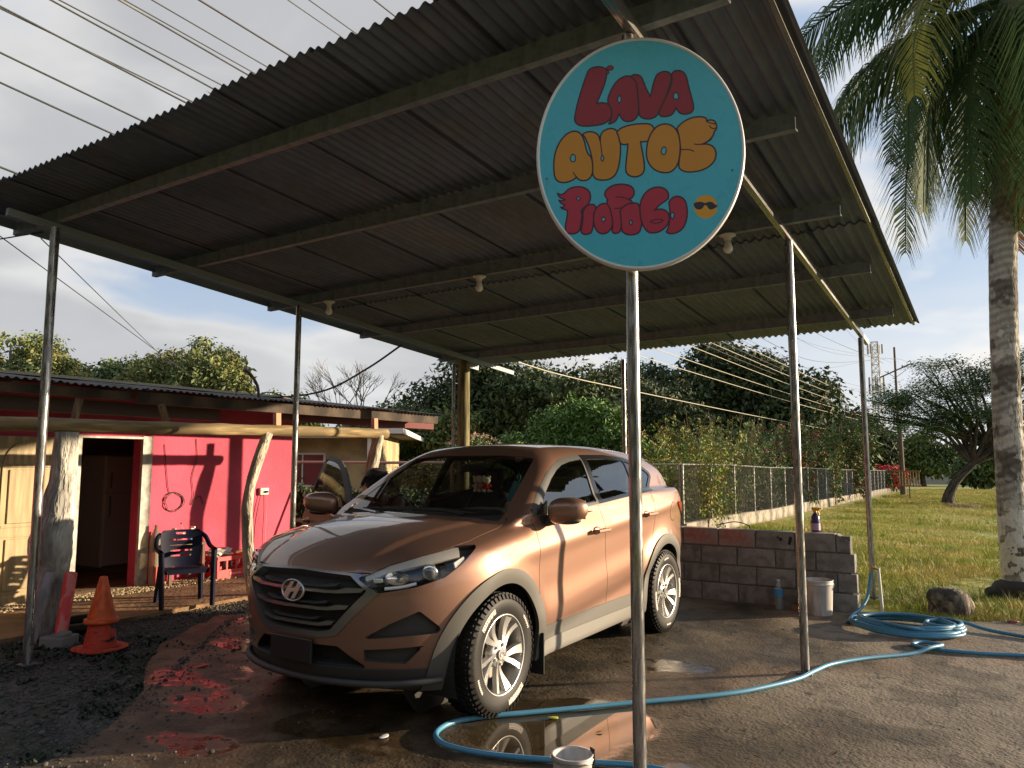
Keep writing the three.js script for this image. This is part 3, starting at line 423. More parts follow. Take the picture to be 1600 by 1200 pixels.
// ---------------------------------------------------------------- ground
const groundY = (x, z) => -0.035 - 0.10 * (x < 2.2 && x > -6.4 ? sstep(-2.6, -1.8, z) : 0) - 0.0125 * Math.max(0, -z - 8) * 1 + (z < -4 || x > 10 ? 0.05 * (vn(x * 0.35, z * 0.35) - 0.5) * sstep(4, 7, -z + Math.max(0, x - 10)) : 0);
{
  // field: one sheet to the horizon, finer near by
  const xs = [], zs = []; const steps = (a) => { for (let k = -60; k <= 60; k++) a.push(Math.sign(k) * (Math.pow(Math.abs(k) / 60, 3) * 900 + Math.abs(k) * 0.5)); };
  steps(xs); steps(zs); const pos = [], uv = [], idx = [], n = xs.length;
  for (let j = 0; j < n; j++) for (let i = 0; i < n; i++) { const x = xs[i] + 4, z = zs[j] - 8; pos.push(x, groundY(x, z) - (z < -120 ? 0 : 0), z); uv.push(x / 6, z / 6); }
  for (let j = 0; j < n - 1; j++) for (let i = 0; i < n - 1; i++) { const a = j * n + i, b = a + n; idx.push(a, b, a + 1, a + 1, b, b + 1); }
  const g = new THREE.BufferGeometry(); g.setAttribute('position', new THREE.Float32BufferAttribute(pos, 3)); g.setAttribute('uv', new THREE.Float32BufferAttribute(uv, 2)); g.setIndex(idx); g.computeVertexNormals();
  const soil = dataTex(512, 512, (u, v) => { const a = tn(u, v, 4, 3, 5), b = tn(u, v, 40, 8, 3), c = sstep(.45, .7, tn(u, v, 6, 21, 4)); const k = 0.75 + 0.5 * b; return [toS(lerp(.25, .30, c) * k), toS(lerp(.255, .24, c) * k * (0.85 + .3 * a)), toS(lerp(.035, .06, c) * k)]; }, true);
  const m = mat(1, 1, 1, 0.95); m.map = soil; m.bumpMap = grain(77, 24, 4, 0, 1); m.bumpScale = 0.03;
  struct('ground', g, m);
}
// concrete yard: dry to the right, soaked round the car, standing water in the dips
const wetAt = (x, z) => {
  const w = fbm(x * 0.9 + 3, z * 0.9 + 8, 5) - 0.5, big = fbm(x * 0.35 + 13, z * 0.35 - 8, 3) - 0.5;
  const d = Math.hypot((x + 0.45) / 3.3, (z - 0.5) / 3.5) + w * 0.75 + big * 0.5;
  return clamp(sstep(1.18, 0.72, d));
};
const poolAt = (x, z) => {  // standing water, 0..1
  const n = fbm(x * 2.1 + 31, z * 2.1 + 4, 5) - 0.5; let p = 0;
  const blob = (cx, cz, rx, rz, k = 0.55) => { const d = Math.hypot((x - cx) / rx, (z - cz) / rz) + n * k * 2; p = Math.max(p, sstep(1.0, 0.86, d) * (cx > .5 ? 1 : sstep(.30, .52, fbm(x * 4 + 8, z * 7, 4)))); };
  blob(1.28, 1.30, 0.55, 0.62, 0.35); blob(-2.05, 1.02, 0.42, 0.17, 1.1); blob(-1.35, 1.62, 0.55, 0.34, 1.2); blob(-0.8, 2.1, 0.3, 0.22, 1.1); blob(-0.3, 2.6, 0.3, 0.15, 1); blob(0.35, 2.0, 0.5, 0.2, .8); blob(1.35, -0.25, 0.35, 0.2, .8); blob(2.2, 1.9, 0.6, 0.5, .8); blob(-2.6, .2, .35, .5, .9); blob(-2.2, -1.2, .4, .6, .9);
  return p;
};
{
  const N = 2048, L = 12, X0 = -4, Z0 = -4, wm = new Float32Array(N * N), pm = new Float32Array(N * N);
  for (let j = 0; j < N; j++) for (let i = 0; i < N; i++) { const x = X0 + i / N * L, z = Z0 + j / N * L; if (i % 2 || j % 2) { const q = (j - j % 2) * N + i - i % 2; wm[j * N + i] = wm[q]; pm[j * N + i] = pm[q]; continue; } wm[j * N + i] = wetAt(x, z); pm[j * N + i] = poolAt(x, z); }
  const fine = (x, z) => vn(x * 150, z * 150) * 0.6 + vn(x * 61, z * 61) * 0.4;
  const col = dataTex(N, N, (u, v, i, j) => { const x = X0 + u * L, z = Z0 + v * L, w = wm[j * N + i], p = pm[j * N + i]; const f = fine(x, z), a = fbm(x * 1.3, z * 1.3, 4), s = fbm(x * 5.5 + 9, z * 5.5, 4);
    let k = (0.72 + 0.34 * f) * (0.72 + 0.5 * a) * (0.82 + 0.36 * s); const stain = sstep(0.56, 0.72, fbm(x * 2.4 + 40, z * 2.4 + 2, 5)); k *= 1 - 0.42 * stain; const ww = Math.max(w * (0.72 + 0.28 * sstep(.35, .6, s)), p * 0.9);
    const dk = lerp(1, 0.22, ww); const red = 0.12 * sstep(.6, .75, fbm(x * 1.1 + 60, z * 1.1, 4)); const cr = Math.abs(fbm(x * .55 + 90, z * .55 + 33, 5) - .5), cr2 = Math.abs(fbm(x * .8 + 190, z * .8 + 63, 5) - .52); if (cr < .0022 || cr2 < .0018) k *= .45; k *= 1 - .35 * sstep(.62, .72, fbm(x * 8 + 3, z * 8 + 70, 3));
    return [toS(.250 * k * dk * (1 + red)), toS(.202 * k * dk * (1 - .10 * ww) * (1 - red * .3)), toS(.146 * k * dk * (1 - .34 * ww) * (1 - red))]; }, true, false);
  const rough = dataTex(N, N, (u, v, i, j) => { const x = X0 + u * L, z = Z0 + v * L, w = wm[j * N + i], p = pm[j * N + i]; const f = vn(x * 90, z * 90), s = fbm(x * 5.5 + 9, z * 5.5, 4); const r = lerp(0.92, lerp(0.42, .74, f * .6 + s * .4), w); return lerp(r, lerp(.30, .07, sstep(.40, .60, vn(x * 26, z * 26) * .5 + vn(x * 9, z * 9) * .5)), p) * (1 - sstep(.62, .50, Math.hypot(x - 1.28, z - 1.30)) * p) + .03 * p; }, false, false);
  const bump = dataTex(N, N, (u, v, i, j) => { const x = X0 + u * L, z = Z0 + v * L, p = pm[j * N + i]; const h = 0.45 * fine(x, z) + 0.55 * fbm(x * 7, z * 7, 4); return lerp(h, 0.4, p * (x > .5 ? 1 : .72)); }, false, false);
  const m = mat(1, 1, 1, 1); m.map = col; m.roughnessMap = rough; m.bumpMap = bump; m.bumpScale = 0.010; m.specularIntensity = 0.9;
  const edge = [[-3.25, -3.15], [-3.2, -1], [-3.05, .2], [-2.75, .9], [-2.35, 1.45], [-1.9, 1.85], [-1.35, 2.2], [-.95, 2.65], [-.6, 3.2], [-.3, 4.2], [-.2, 7.9], [7.9, 7.9], [7.9, -3.75], [5, -3.62], [3.6, -3.45], [2.5, -3.28]];
  const pts = []; for (let k = 0; k < edge.length; k++) { const a = edge[k], b = edge[(k + 1) % edge.length], d = Math.hypot(b[0] - a[0], b[1] - a[1]), n = Math.max(1, Math.round(d / 0.12)); for (let q = 0; q < n; q++) { const t = q / n, x = lerp(a[0], b[0], t), z = lerp(a[1], b[1], t); const jx = (vn(x * 2.2, z * 2.2) - .5) * .30 + (vn(x * 6, z * 6) - .5) * .14 + (vn(x * 19, z * 19) - .5) * .05; pts.push(new THREE.Vector2(x + (x > 7.8 ? 0 : jx), z + (z > 7.8 ? 0 : jx * .7))); } }
  const g = new THREE.ExtrudeGeometry(new THREE.Shape(pts), { depth: 0.09, bevelEnabled: false }); g.rotateX(Math.PI / 2); const p = g.attributes.position, uv = g.attributes.uv; for (let i = 0; i < p.count; i++) uv.setXY(i, (p.getX(i) - X0) / L, (p.getZ(i) - Z0) / L);
  struct('yard_slab', g, m);
}
// rough gravelly earth beside the slab
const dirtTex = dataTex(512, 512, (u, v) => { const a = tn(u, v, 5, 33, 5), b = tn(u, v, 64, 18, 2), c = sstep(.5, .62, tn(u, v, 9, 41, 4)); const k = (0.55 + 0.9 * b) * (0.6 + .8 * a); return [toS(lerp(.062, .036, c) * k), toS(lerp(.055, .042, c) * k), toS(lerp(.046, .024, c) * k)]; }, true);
{
  const pos = [], uv = [], idx = [], nx = 60, nz = 110; for (let j = 0; j <= nz; j++) for (let i = 0; i <= nx; i++) { const x = lerp(-6.0, 0.4, i / nx), z = lerp(-6, 9, j / nz); pos.push(x, -0.028 + 0.05 * (fbm(x * 3, z * 3, 4) - 0.5), z); uv.push(x / 2, z / 2); }
  for (let j = 0; j < nz; j++) for (let i = 0; i < nx; i++) { const a = j * (nx + 1) + i, b = a + nx + 1; idx.push(a, b, a + 1, a + 1, b, b + 1); }
  const g = new THREE.BufferGeometry(); g.setAttribute('position', new THREE.Float32BufferAttribute(pos, 3)); g.setAttribute('uv', new THREE.Float32BufferAttribute(uv, 2)); g.setIndex(idx); g.computeVertexNormals();
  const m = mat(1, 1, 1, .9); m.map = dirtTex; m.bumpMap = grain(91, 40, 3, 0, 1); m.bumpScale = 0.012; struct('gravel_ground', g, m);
}
function scatter(name, geos, m, list, label, cat) {   // uncountable small stuff: one instanced mesh
  const o = new THREE.InstancedMesh(geos, m, list.length), c = new THREE.Color(); o.name = numbered(name); o.castShadow = o.receiveShadow = true;
  list.forEach((q, i) => { const M = M4().compose(V(q[0], q[1], q[2]), new THREE.Quaternion().setFromEuler(new THREE.Euler(q[4] || 0, q[3], q[5] || 0, 'YXZ')), Array.isArray(q[6]) ? V(...q[6]) : V(q[6], q[6], q[6])); o.setMatrixAt(i, M); o.setColorAt(i, q[7] ? c.setRGB(...q[7]) : c.setRGB(1, 1, 1)); });
  o.userData.kind = 'stuff'; if (label) { o.userData.label = label; o.userData.category = cat; } return o;
}
const lumpy = (r, seed, d = 1, sq = .7) => { const g = mergeVertices(new THREE.IcosahedronGeometry(r, d).deleteAttribute('normal').deleteAttribute('uv'), 1e-4), p = g.attributes.position; for (let i = 0; i < p.count; i++) { const k = 0.72 + 0.56 * vn3(p.getX(i) / r * 1.3 + seed, p.getY(i) / r * 1.3, p.getZ(i) / r * 1.3); p.setXYZ(i, p.getX(i) * k, p.getY(i) * k * sq, p.getZ(i) * k); } g.computeVertexNormals(); return g; };
const slabEdge = (z) => z < .2 ? -3.05 : z < 2.2 ? lerp(-3.05, -1.35, (z - .2) / 2) : z < 3.2 ? lerp(-1.35, -.6, z - 2.2) : -.4;
{
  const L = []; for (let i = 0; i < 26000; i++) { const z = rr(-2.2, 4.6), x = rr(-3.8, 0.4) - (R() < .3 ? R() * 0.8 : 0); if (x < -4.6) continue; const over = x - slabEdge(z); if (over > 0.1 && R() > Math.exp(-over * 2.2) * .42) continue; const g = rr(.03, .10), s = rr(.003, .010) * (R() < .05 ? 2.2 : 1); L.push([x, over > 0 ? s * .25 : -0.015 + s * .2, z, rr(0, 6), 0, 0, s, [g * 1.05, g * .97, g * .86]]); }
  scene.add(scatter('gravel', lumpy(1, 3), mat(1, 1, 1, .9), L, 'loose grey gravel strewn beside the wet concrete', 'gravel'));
  // low weeds creeping over the rough earth in front
  const blade = weedGeo(7, .05, .03, 5); const W = []; for (let i = 0; i < 2600; i++) { const z = rr(1.2, 4.4), x = rr(-3.7, -.2); if (x > slabEdge(z) + .15) continue; if (fbm(x * 2.1 + 4, z * 2.1, 4) < .52) continue; const k = rr(.6, 1.3); W.push([x, -0.02, z, rr(0, 6), 0, 0, rr(.4, 1.1), [.022 * k, .034 * k, .014 * k]]); }
  scene.add(scatter('ground_weeds', blade, mat(1, 1, 1, .8), W, 'low dark weeds creeping over rough earth beside the yard', 'weeds'));
}
function weedGeo(n, len, spread, seed) { const r = rng(seed), pos = []; for (let i = 0; i < n; i++) { const a = r() * 6.28, b = a + 1.57, l = len * (.5 + r() * .8), w = len * .22, tilt = .3 + r() * .9, x = (r() - .5) * spread, z = (r() - .5) * spread; const dx = Math.cos(a), dz = Math.sin(a), ex = Math.cos(b) * w, ez = Math.sin(b) * w; const P = (t) => [x + dx * Math.sin(tilt) * l * t, Math.cos(tilt) * l * t * (1 - .25 * t), z + dz * Math.sin(tilt) * l * t]; const a0 = P(.0), a1 = P(.5), a2 = P(1); pos.push(...a0, a1[0] + ex, a1[1], a1[2] + ez, a1[0] - ex, a1[1], a1[2] - ez, a1[0] + ex, a1[1], a1[2] + ez, ...a2, a1[0] - ex, a1[1], a1[2] - ez); } const g = new THREE.BufferGeometry(); g.setAttribute('position', new THREE.Float32BufferAttribute(pos, 3)); g.computeVertexNormals(); return g; }
// grass
function bladeGeo(n, h, w, spread, seed, lean = .5) { const r = rng(seed), pos = []; for (let i = 0; i < n; i++) { const a = r() * 6.28, x = (r() - .5) * spread, z = (r() - .5) * spread, l = h * (.55 + .75 * r()), k = lean * (.3 + r()), f = a + 1.57 + (r() - .5), ex = Math.cos(f) * w / 2, ez = Math.sin(f) * w / 2; const P = (t) => [x + Math.cos(a) * k * l * t * t, l * t * (1 - .18 * t * k), z + Math.sin(a) * k * l * t * t]; const p0 = P(0), p1 = P(.55), p2 = P(1); pos.push(p0[0] - ex, p0[1], p0[2] - ez, p0[0] + ex, p0[1], p0[2] + ez, p1[0] + ex * .8, p1[1], p1[2] + ez * .8, p0[0] - ex, p0[1], p0[2] - ez, p1[0] + ex * .8, p1[1], p1[2] + ez * .8, p1[0] - ex * .8, p1[1], p1[2] - ez * .8, p1[0] - ex * .8, p1[1], p1[2] - ez * .8, p1[0] + ex * .8, p1[1], p1[2] + ez * .8, ...p2); } const g = new THREE.BufferGeometry(); g.setAttribute('position', new THREE.Float32BufferAttribute(pos, 3)); g.computeVertexNormals(); return g; }
const leafM = (o = {}) => mat(1, 1, 1, .75, { ...o });
{
  const L = [], far = []; for (let i = 0; i < 190000; i++) { const d = 3.4 + Math.pow(R(), 1.8) * 60, x = rr(-3, 16) * (d < 12 ? 1 : 1.15), z = -d - (x > 2.4 ? 0 : .3); if (x < -1.7) continue; if (z > -3.9 && x < 2.3) continue; if (Math.hypot(x - 3.57, z + 5.45) < .3) continue; const p = fbm(x * .5 + 7, z * .5, 4), q = fbm(x * 1.1, z * 1.1 + 30, 4); if (fbm(x * .9 + 50, z * .9 + 2, 4) > .60 && R() < .75) continue; const dry = .25 + .75 * sstep(.44, .64, q); const hgt = lerp(.45, 1.05, sstep(.35, .65, p)) * (d < 5.2 ? rr(.8, 1.35) : 1) * (d > 12 ? 1.4 : 1) * (d > 30 ? 1.7 : 1); const k = rr(.7, 1.25); L.push([x, groundY(x, z) - .005, z, rr(0, 6), 0, 0, hgt, [lerp(.36, .56, dry) * k, lerp(.39, .47, dry) * k, lerp(.045, .14, dry) * k]]); }
  for (let i = 0; i < 5200; i++) { const d = 3.6 + Math.pow(R(), 2.2) * 26, x = rr(-1.5, 13), z = -d; if (x < 2.5 && z > -4.4) continue; if (fbm(x * .8 + 3, z * .8 + 9, 4) < (d < 5 ? .42 : .56)) continue; const k = rr(.7, 1.25), dr = R() < .35 ? 1 : 0; far.push([x, groundY(x, z) - .01, z, rr(0, 6), 0, 0, rr(.45, 1.1), [lerp(.20, .50, dr) * k, lerp(.27, .42, dr) * k, lerp(.03, .14, dr) * k]]); }
  scene.add(scatter('tall_grass', bladeGeo(10, .20, .007, .10, 9, .8), leafM(), far, 'taller seeding grass tufts scattered over the field', 'grass'));
  scene.add(scatter('grass', bladeGeo(9, .085, .006, .16, 4), leafM(), L, 'short sunlit grass of the roadside field', 'grass'));
}

// ---------------------------------------------------------------- canopy
const galv = mat(.42, .41, .40, .42, { metalness: .75 }); galv.roughnessMap = grain(12, 8, 4, .55, 1, 2, 6); galv.map = grain(14, 10, 4, .72, 1, 2, 4);
const steelDark = mat(.10, .10, .098, .6, { metalness: .3 });
const roofY = (x, z) => 3.10 + 0.063 * (z + 4.4) - 0.0016 * (2.7 - x) * (2.73 - z);
function corrugate(x0, x1, z0, z1, pitch, amp, yf, along = 'z', nAlong = 10, per = 8) {   // waves across x (or z), sheet with thickness 0
  const nw = Math.round((x1 - x0) / pitch * per), pos = [], idx = [], uv = []; for (let j = 0; j <= nAlong; j++) for (let i = 0; i <= nw; i++) { const x = lerp(x0, x1, i / nw), z = lerp(z0, z1, j / nAlong); const X = along === 'z' ? x : z, Z = along === 'z' ? z : x; pos.push(X, yf(X, Z) + amp * Math.cos(i / per * 6.28318), Z); uv.push(x, z); }
  for (let j = 0; j < nAlong; j++) for (let i = 0; i < nw; i++) { const a = j * (nw + 1) + i, b = a + nw + 1; idx.push(a, b, a + 1, a + 1, b, b + 1); }
  const g = new THREE.BufferGeometry(); g.setAttribute('position', new THREE.Float32BufferAttribute(pos, 3)); g.setAttribute('uv', new THREE.Float32BufferAttribute(uv, 2)); g.setIndex(idx); g.computeVertexNormals(); return g;
}
{
  const c = thing('canopy', 'tall open canopy of rusty corrugated sheets on thin steel posts over the car', 'canopy');
  const sheetTex = dataTex(512, 512, (u, v) => { const a = tn(u, v, 5, 61, 5), r = sstep(.52, .74, tn(u, v, 7, 63, 5)), d = tn(u, v, 48, 65, 2), st = tn(u, v * .06, 60, 67, 2); const k = (.7 + .5 * a) * (.82 + .3 * d) * (.86 + .28 * st); return [toS(lerp(.126, .138, r) * k), toS(lerp(.158, .150, r) * k), toS(lerp(.222, .190, r) * k)]; }, true);
  const variants = [0, 1, 2, 3].map((i) => { const m = mat(1, 1, 1, .55, { metalness: .35 }); const t = sheetTex.clone(); t.repeat.set(.5, .28); t.offset.set(i * .27, i * .41); m.map = t; const k = [1, .86, 1.08, .94][i]; m.color.setRGB(k, k * (.98), k * .97); return m; });
  // sheets overlap by a wave, laid in two lengths
  let x = -3.38, i = 0; while (x < 2.66) { const w = Math.min(.80, 2.72 - x), sk = (x - -.3) * .008; for (const [z0, z1, dy] of [[-4.50, -.95, 0], [-1.1, 2.73, .010]]) { const g = corrugate(x, x + w + .076, z0, z1 + rr(-.015, .015), .076, .0125, (X, Z) => roofY(X, Z) + dy + (i % 2) * .0025, 'z', 8); mesh('roof_sheet', g, variants[(i * 2 + (dy ? 1 : 0)) % 4], c); } x += w; i++; }
  // rafters along the depth, purlins across
  const cm = mat(.21, .25, .285, .55, { metalness: .2 }); cm.map = grain(18, 9, 4, .82, 1, 3, 3);
  const purlin = (z, drop = .068) => { const a = -3.42, b = 2.62, gs = []; const y = (X) => roofY(X, z) - drop; const sh = new THREE.Shape(); for (const [k, q] of [[-.025, -.05], [.025, -.05], [.025, -.035], [.022, -.035], [.022, -.047], [-.022, -.047], [-.022, .047], [.022, .047], [.022, .035], [.025, .035], [.025, .05], [-.025, .05]].entries()) k ? sh.lineTo(...q) : sh.moveTo(...q); const g = new THREE.ExtrudeGeometry(sh, { depth: b - a, bevelEnabled: false }); g.rotateY(Math.PI / 2); const p = g.attributes.position; for (let k = 0; k < p.count; k++) { const X = p.getX(k) + a; p.setXYZ(k, X, p.getY(k) + y(X), p.getZ(k) + z); } return g; };
  for (const z of [2.25, 1.0, -.40, -1.88, -3.55]) mesh('purlin', purlin(z), cm, c);
  const rafter = (X, z0, z1) => beam([X, roofY(X, z0) - .155, z0], [X, roofY(X, z1) - .150, z1], .04, .06);
  mesh('rafter', rafter(2.22, -4.62, 2.75), galv, c); mesh('rafter', rafter(-2.78, -4.55, 2.6), cm, c); mesh('side_channel', beam([-3.40, roofY(-3.4, -4.5) - .03, -4.5], [-3.40, roofY(-3.4, 2.73) - .03, 2.73], .02, .09), cm, c);
  mesh('edge_trim', beam([2.735, roofY(2.73, -4.5) + .005, -4.5], [2.735, roofY(2.73, 2.73) + .015, 2.73], .025, .06), galv, c);
  const post = (X, Z, r = .027, m = galv, dx = 0, dz = 0, y0 = -.02) => mesh('post', bar([X + dx, y0, Z + dz], [X, roofY(X, Z) - .185, Z], r, 14), m, c);
  post(-2.69, 2.29, .034); post(-2.70, -.20, .030); post(-3.09, -3.45, .026); post(-.76, -4.18, .03); post(2.22, -.58, .030); post(2.21, -4.18, .030); post(2.20, 2.33, .027);
  const timber = mat(.30, .26, .115, .85); timber.map = grain(22, 4, 5, .45, 1, 6, .6);
  const tp = mesh('timber_post', limb([[-2.97, -.05, -3.52], [-2.965, 1.5, -3.52], [-2.96, roofY(-2.96, -3.5) - .11, -3.52]], [.094, .09, .086], 16, 14, .05, 3), timber, c); tp.userData.label = 'round greenish timber post';
  for (const [X, Z] of [[-2.69, 2.29], [2.22, -.58], [2.21, -4.18]]) mesh('base_plate', rbox(.11, .012, .11, .003, X, .006, Z), steelDark, c);
  // bulbs in white ceramic holders under the purlins
  const cer = mat(.62, .60, .56, .35), bulbM = mat(.80, .79, .75, .25);
  for (const [X, Z, what] of [[-2.44, -.38, 'near its shaded side channel'], [-.49, -.38, 'in the middle of the row'], [1.82, -.38, 'beside the sunlit rafter']]) { const y = roofY(X, Z) - .125; const b = thing('bulb_fitting', 'white light bulb hanging from the canopy purlin ' + what, 'light bulb', [X, y, Z], 0, 'bulbs under the canopy'); mesh('bulb_holder', lathe([[0, 0], [.06, 0], [.062, -.012], [.03, -.028], [.024, -.05], [0, -.05]], 24), cer, b); mesh('bulb', lathe([[0, -.15], [.018, -.146], [.034, -.128], [.036, -.108], [.026, -.075], [.017, -.05], [0, -.05]], 24), bulbM, b); }
}
// round hand-painted sign on the canopy post
{
  const cv = document.createElement('canvas'); cv.width = cv.height = 1024; const x = cv.getContext('2d'), SX = 1024 / 966, SY = 1024 / 1074;   // drawn in the photograph's crop units
  x.fillStyle = '#42aec4'; x.fillRect(0, 0, 1024, 1024); const rg = rng(3); for (let i = 0; i < 2600; i++) { x.fillStyle = `rgba(${rg() < .5 ? '25,95,115' : '95,190,205'},${rg() * .05})`; x.beginPath(); x.ellipse(rg() * 1024, rg() * 1024, 4 + rg() * 40, 2 + rg() * 8, rg() * 3, 0, 7); x.fill(); }
  x.save(); x.translate(-122 * SX, -69 * SY); x.scale(SX, SY); x.lineJoin = x.lineCap = 'round';
  const P = (d) => new Path2D(d);
  const blob = (fill, out, d, holes, lines) => { const p = P(d); x.fillStyle = fill; x.fill(p); x.strokeStyle = out; x.lineWidth = 7; x.stroke(p); for (const h of holes || []) { const q = P(h); x.fillStyle = '#4fb0c0'; x.fill(q); x.lineWidth = 5; x.stroke(q); } x.lineWidth = 5; for (const l of lines || []) x.stroke(P(l)); };
  const red = '#8a1727', out = '#25101c', yel = '#c08320', red2 = '#a8283f';
  // LAVA
  blob(red, out, 'M365 205 C380 180 440 180 455 205 C462 250 420 330 405 365 C440 355 478 372 480 400 C485 450 440 470 395 470 C340 475 300 470 297 435 C300 380 345 250 365 205 Z');
  blob(red, out, 'M470 385 C455 365 455 345 470 315 C490 270 520 240 555 240 C580 240 598 260 602 300 C606 350 612 400 600 435 C590 462 545 468 528 448 C520 440 515 425 512 420 C505 440 500 455 480 462 C466 468 460 466 462 464 C476 445 483 410 470 385 Z', ['M514 332 C524 334 524 352 520 366 C510 370 506 358 506 348 Z']);
  blob(red, out, 'M566 245 C590 228 620 235 628 262 C640 300 652 325 664 345 C672 310 680 270 695 245 C712 225 752 222 762 245 C772 268 755 300 745 330 C730 375 715 410 690 440 C665 460 620 455 608 430 C606 380 604 330 600 290 C595 262 580 248 566 245 Z');
  blob(red, out, 'M768 262 C762 240 775 228 795 228 C822 228 838 250 842 290 C850 330 862 370 866 400 C872 435 840 442 815 438 C795 434 788 415 782 405 C778 425 765 445 735 445 C700 447 698 430 708 408 C730 360 768 305 768 262 Z', ['M778 334 C790 330 798 345 796 362 C786 370 774 364 772 352 Z']);
  x.fillStyle = red; for (const d of ['M452 196 C465 180 488 180 488 200 C480 212 462 210 452 196 Z', 'M455 206 C468 208 470 222 460 226 C452 222 452 212 455 206 Z']) { x.fill(P(d)); x.lineWidth = 4; x.stroke(P(d)); }
  // AUTOS
  blob(yel, out, 'M200 600 C212 545 250 495 292 492 C325 492 340 520 348 565 C356 600 362 610 372 615 C384 640 388 690 372 715 C355 738 315 735 303 712 C298 720 270 738 235 735 C205 732 195 710 195 680 C192 650 194 625 200 600 Z', ['M284 602 C300 604 302 620 297 636 C284 645 274 634 274 620 Z'], ['M303 712 L288 690']);
  blob(yel, out, 'M335 510 C355 492 395 495 412 520 C418 530 416 540 420 546 C418 520 425 500 450 492 C485 480 510 500 514 535 C520 590 515 650 500 690 C488 722 460 735 430 732 C395 732 380 715 382 690 C385 640 372 580 355 545 C348 525 340 515 335 510 Z', ['M428 616 C438 616 438 634 430 642 C420 640 420 622 428 616 Z'], ['M420 546 C424 575 426 600 428 616']);
  blob(yel, out, 'M500 510 C510 480 580 470 640 474 C680 476 685 510 672 535 C655 562 625 562 612 558 C620 610 630 650 628 690 C622 730 560 735 542 700 C535 670 550 610 552 566 C535 572 515 570 512 550 C510 530 505 520 500 510 Z');
  blob(yel, out, 'M640 600 C645 540 675 482 725 480 C770 480 795 515 799 570 C800 640 790 700 740 710 C680 715 632 670 640 600 Z', ['M720 588 C734 588 736 606 728 622 C714 630 706 616 710 602 Z']);
  blob(yel, out, 'M785 505 C810 470 860 448 905 456 C925 460 930 470 925 478 C945 466 968 475 968 492 C975 505 972 520 960 526 C958 550 935 575 900 585 C940 580 965 600 965 635 C962 685 905 712 850 712 C815 714 790 700 790 680 C790 650 800 625 800 600 C798 560 795 530 785 505 Z', [], ['M865 582 C885 588 925 585 948 560', 'M805 606 C830 604 850 608 862 616', 'M925 478 C935 484 945 490 968 492', 'M938 500 C946 512 952 516 968 512']);
  // PROFUGO
  blob(red2, '#3a0f2b', 'M212 785 C230 800 240 790 262 770 C290 752 345 752 365 785 C378 815 365 850 330 862 C332 890 322 930 318 960 C305 985 262 985 250 965 C242 930 262 900 258 868 C245 862 232 860 226 852 C238 854 244 848 246 842 C232 838 222 828 218 818 C230 824 240 822 246 816 C228 810 212 800 212 785 Z', ['M310 806 C322 806 322 820 312 822 C302 820 302 808 310 806 Z'], ['M322 870 C328 888 330 900 326 915']);
  blob(red2, '#3a0f2b', 'M332 900 C330 870 345 850 365 845 C385 840 396 850 396 868 C398 880 390 882 384 886 C384 920 384 955 372 975 C355 990 325 985 323 968 C325 945 334 925 332 900 Z');
  blob(red2, '#3a0f2b', 'M384 900 C388 865 410 842 435 842 C465 842 476 870 476 905 C476 950 465 980 430 984 C395 984 380 945 384 900 Z', ['M430 906 C442 906 442 924 432 928 C420 926 418 908 430 906 Z']);
  blob(red2, '#3a0f2b', 'M440 790 C455 755 520 745 560 765 C590 785 580 825 548 828 C570 830 575 850 558 862 C540 872 525 868 515 866 C520 905 520 950 508 975 C495 990 470 985 470 970 C480 940 470 900 462 865 C448 850 445 830 452 825 C440 812 436 800 440 790 Z', [], ['M492 815 C515 812 535 820 548 828', 'M484 866 C495 868 508 868 515 866']);
  blob(red2, '#3a0f2b', 'M510 880 C525 850 570 838 595 850 C612 880 618 950 600 980 C580 1000 535 998 518 975 C512 940 515 910 510 880 Z', ['M560 924 C568 926 568 944 560 948 C552 944 552 930 560 924 Z']);
  blob(red2, '#3a0f2b', 'M604 860 C612 805 650 775 690 776 C725 778 745 800 738 830 C725 845 700 850 672 884 C700 872 735 880 740 915 C742 960 700 990 660 988 C622 988 600 930 604 860 Z', [], ['M650 935 C670 925 700 922 712 932 C700 945 670 948 650 935']);
  blob(red2, '#3a0f2b', 'M740 850 C755 815 800 812 818 850 C832 900 822 960 790 982 C765 998 735 998 725 985 C742 960 748 905 740 850 Z', ['M754 896 C768 898 764 915 756 928 C744 920 744 900 754 896 Z']);
  // yellow disc face with dark glasses
  x.fillStyle = '#cf9426'; x.beginPath(); x.arc(910, 876, 54, 0, 7); x.fill(); x.fillStyle = '#20222a'; x.fill(P('M856 858 C875 850 890 850 908 860 C925 850 945 852 955 870 C960 872 964 868 966 866 C964 878 958 884 950 884 C935 895 922 890 916 872 C912 868 906 868 902 872 C895 892 870 892 862 880 C856 872 854 864 856 858 Z'));
  x.fillStyle = '#174a55'; for (const [a, b] of [[158, 714], [1037, 712]]) { x.beginPath(); x.arc(a, b, 5, 0, 7); x.fill(); } x.restore();
  for (let i = 0; i < 90; i++) { const a = rg() * 1024, b = rg() * 1024, l = 6 + rg() * 46, q = rg() * 6.3; x.strokeStyle = rg() < .5 ? `rgba(20,50,55,${.05 + rg() * .14})` : `rgba(190,225,225,${.04 + rg() * .12})`; x.lineWidth = .6 + rg() * 1.6; x.beginPath(); x.moveTo(a, b); x.lineTo(a + Math.cos(q) * l, b + Math.sin(q) * l); x.stroke(); } for (const [a, b] of [[40, 615], [965, 612], [512, 30], [505, 992]]) for (let k = 0; k < 5; k++) { x.fillStyle = `rgba(88,44,18,${.05 + rg() * .10})`; x.fillRect(a - 5 + rg() * 10, b, 1 + rg() * 3, 10 + rg() * 60); }
  const t = new THREE.CanvasTexture(cv); t.colorSpace = THREE.SRGBColorSpace; t.anisotropy = 4; const m = mat(1, 1, 1, .42); m.map = t; m.bumpMap = grain(44, 6, 4, 0, 1); m.bumpScale = .001;
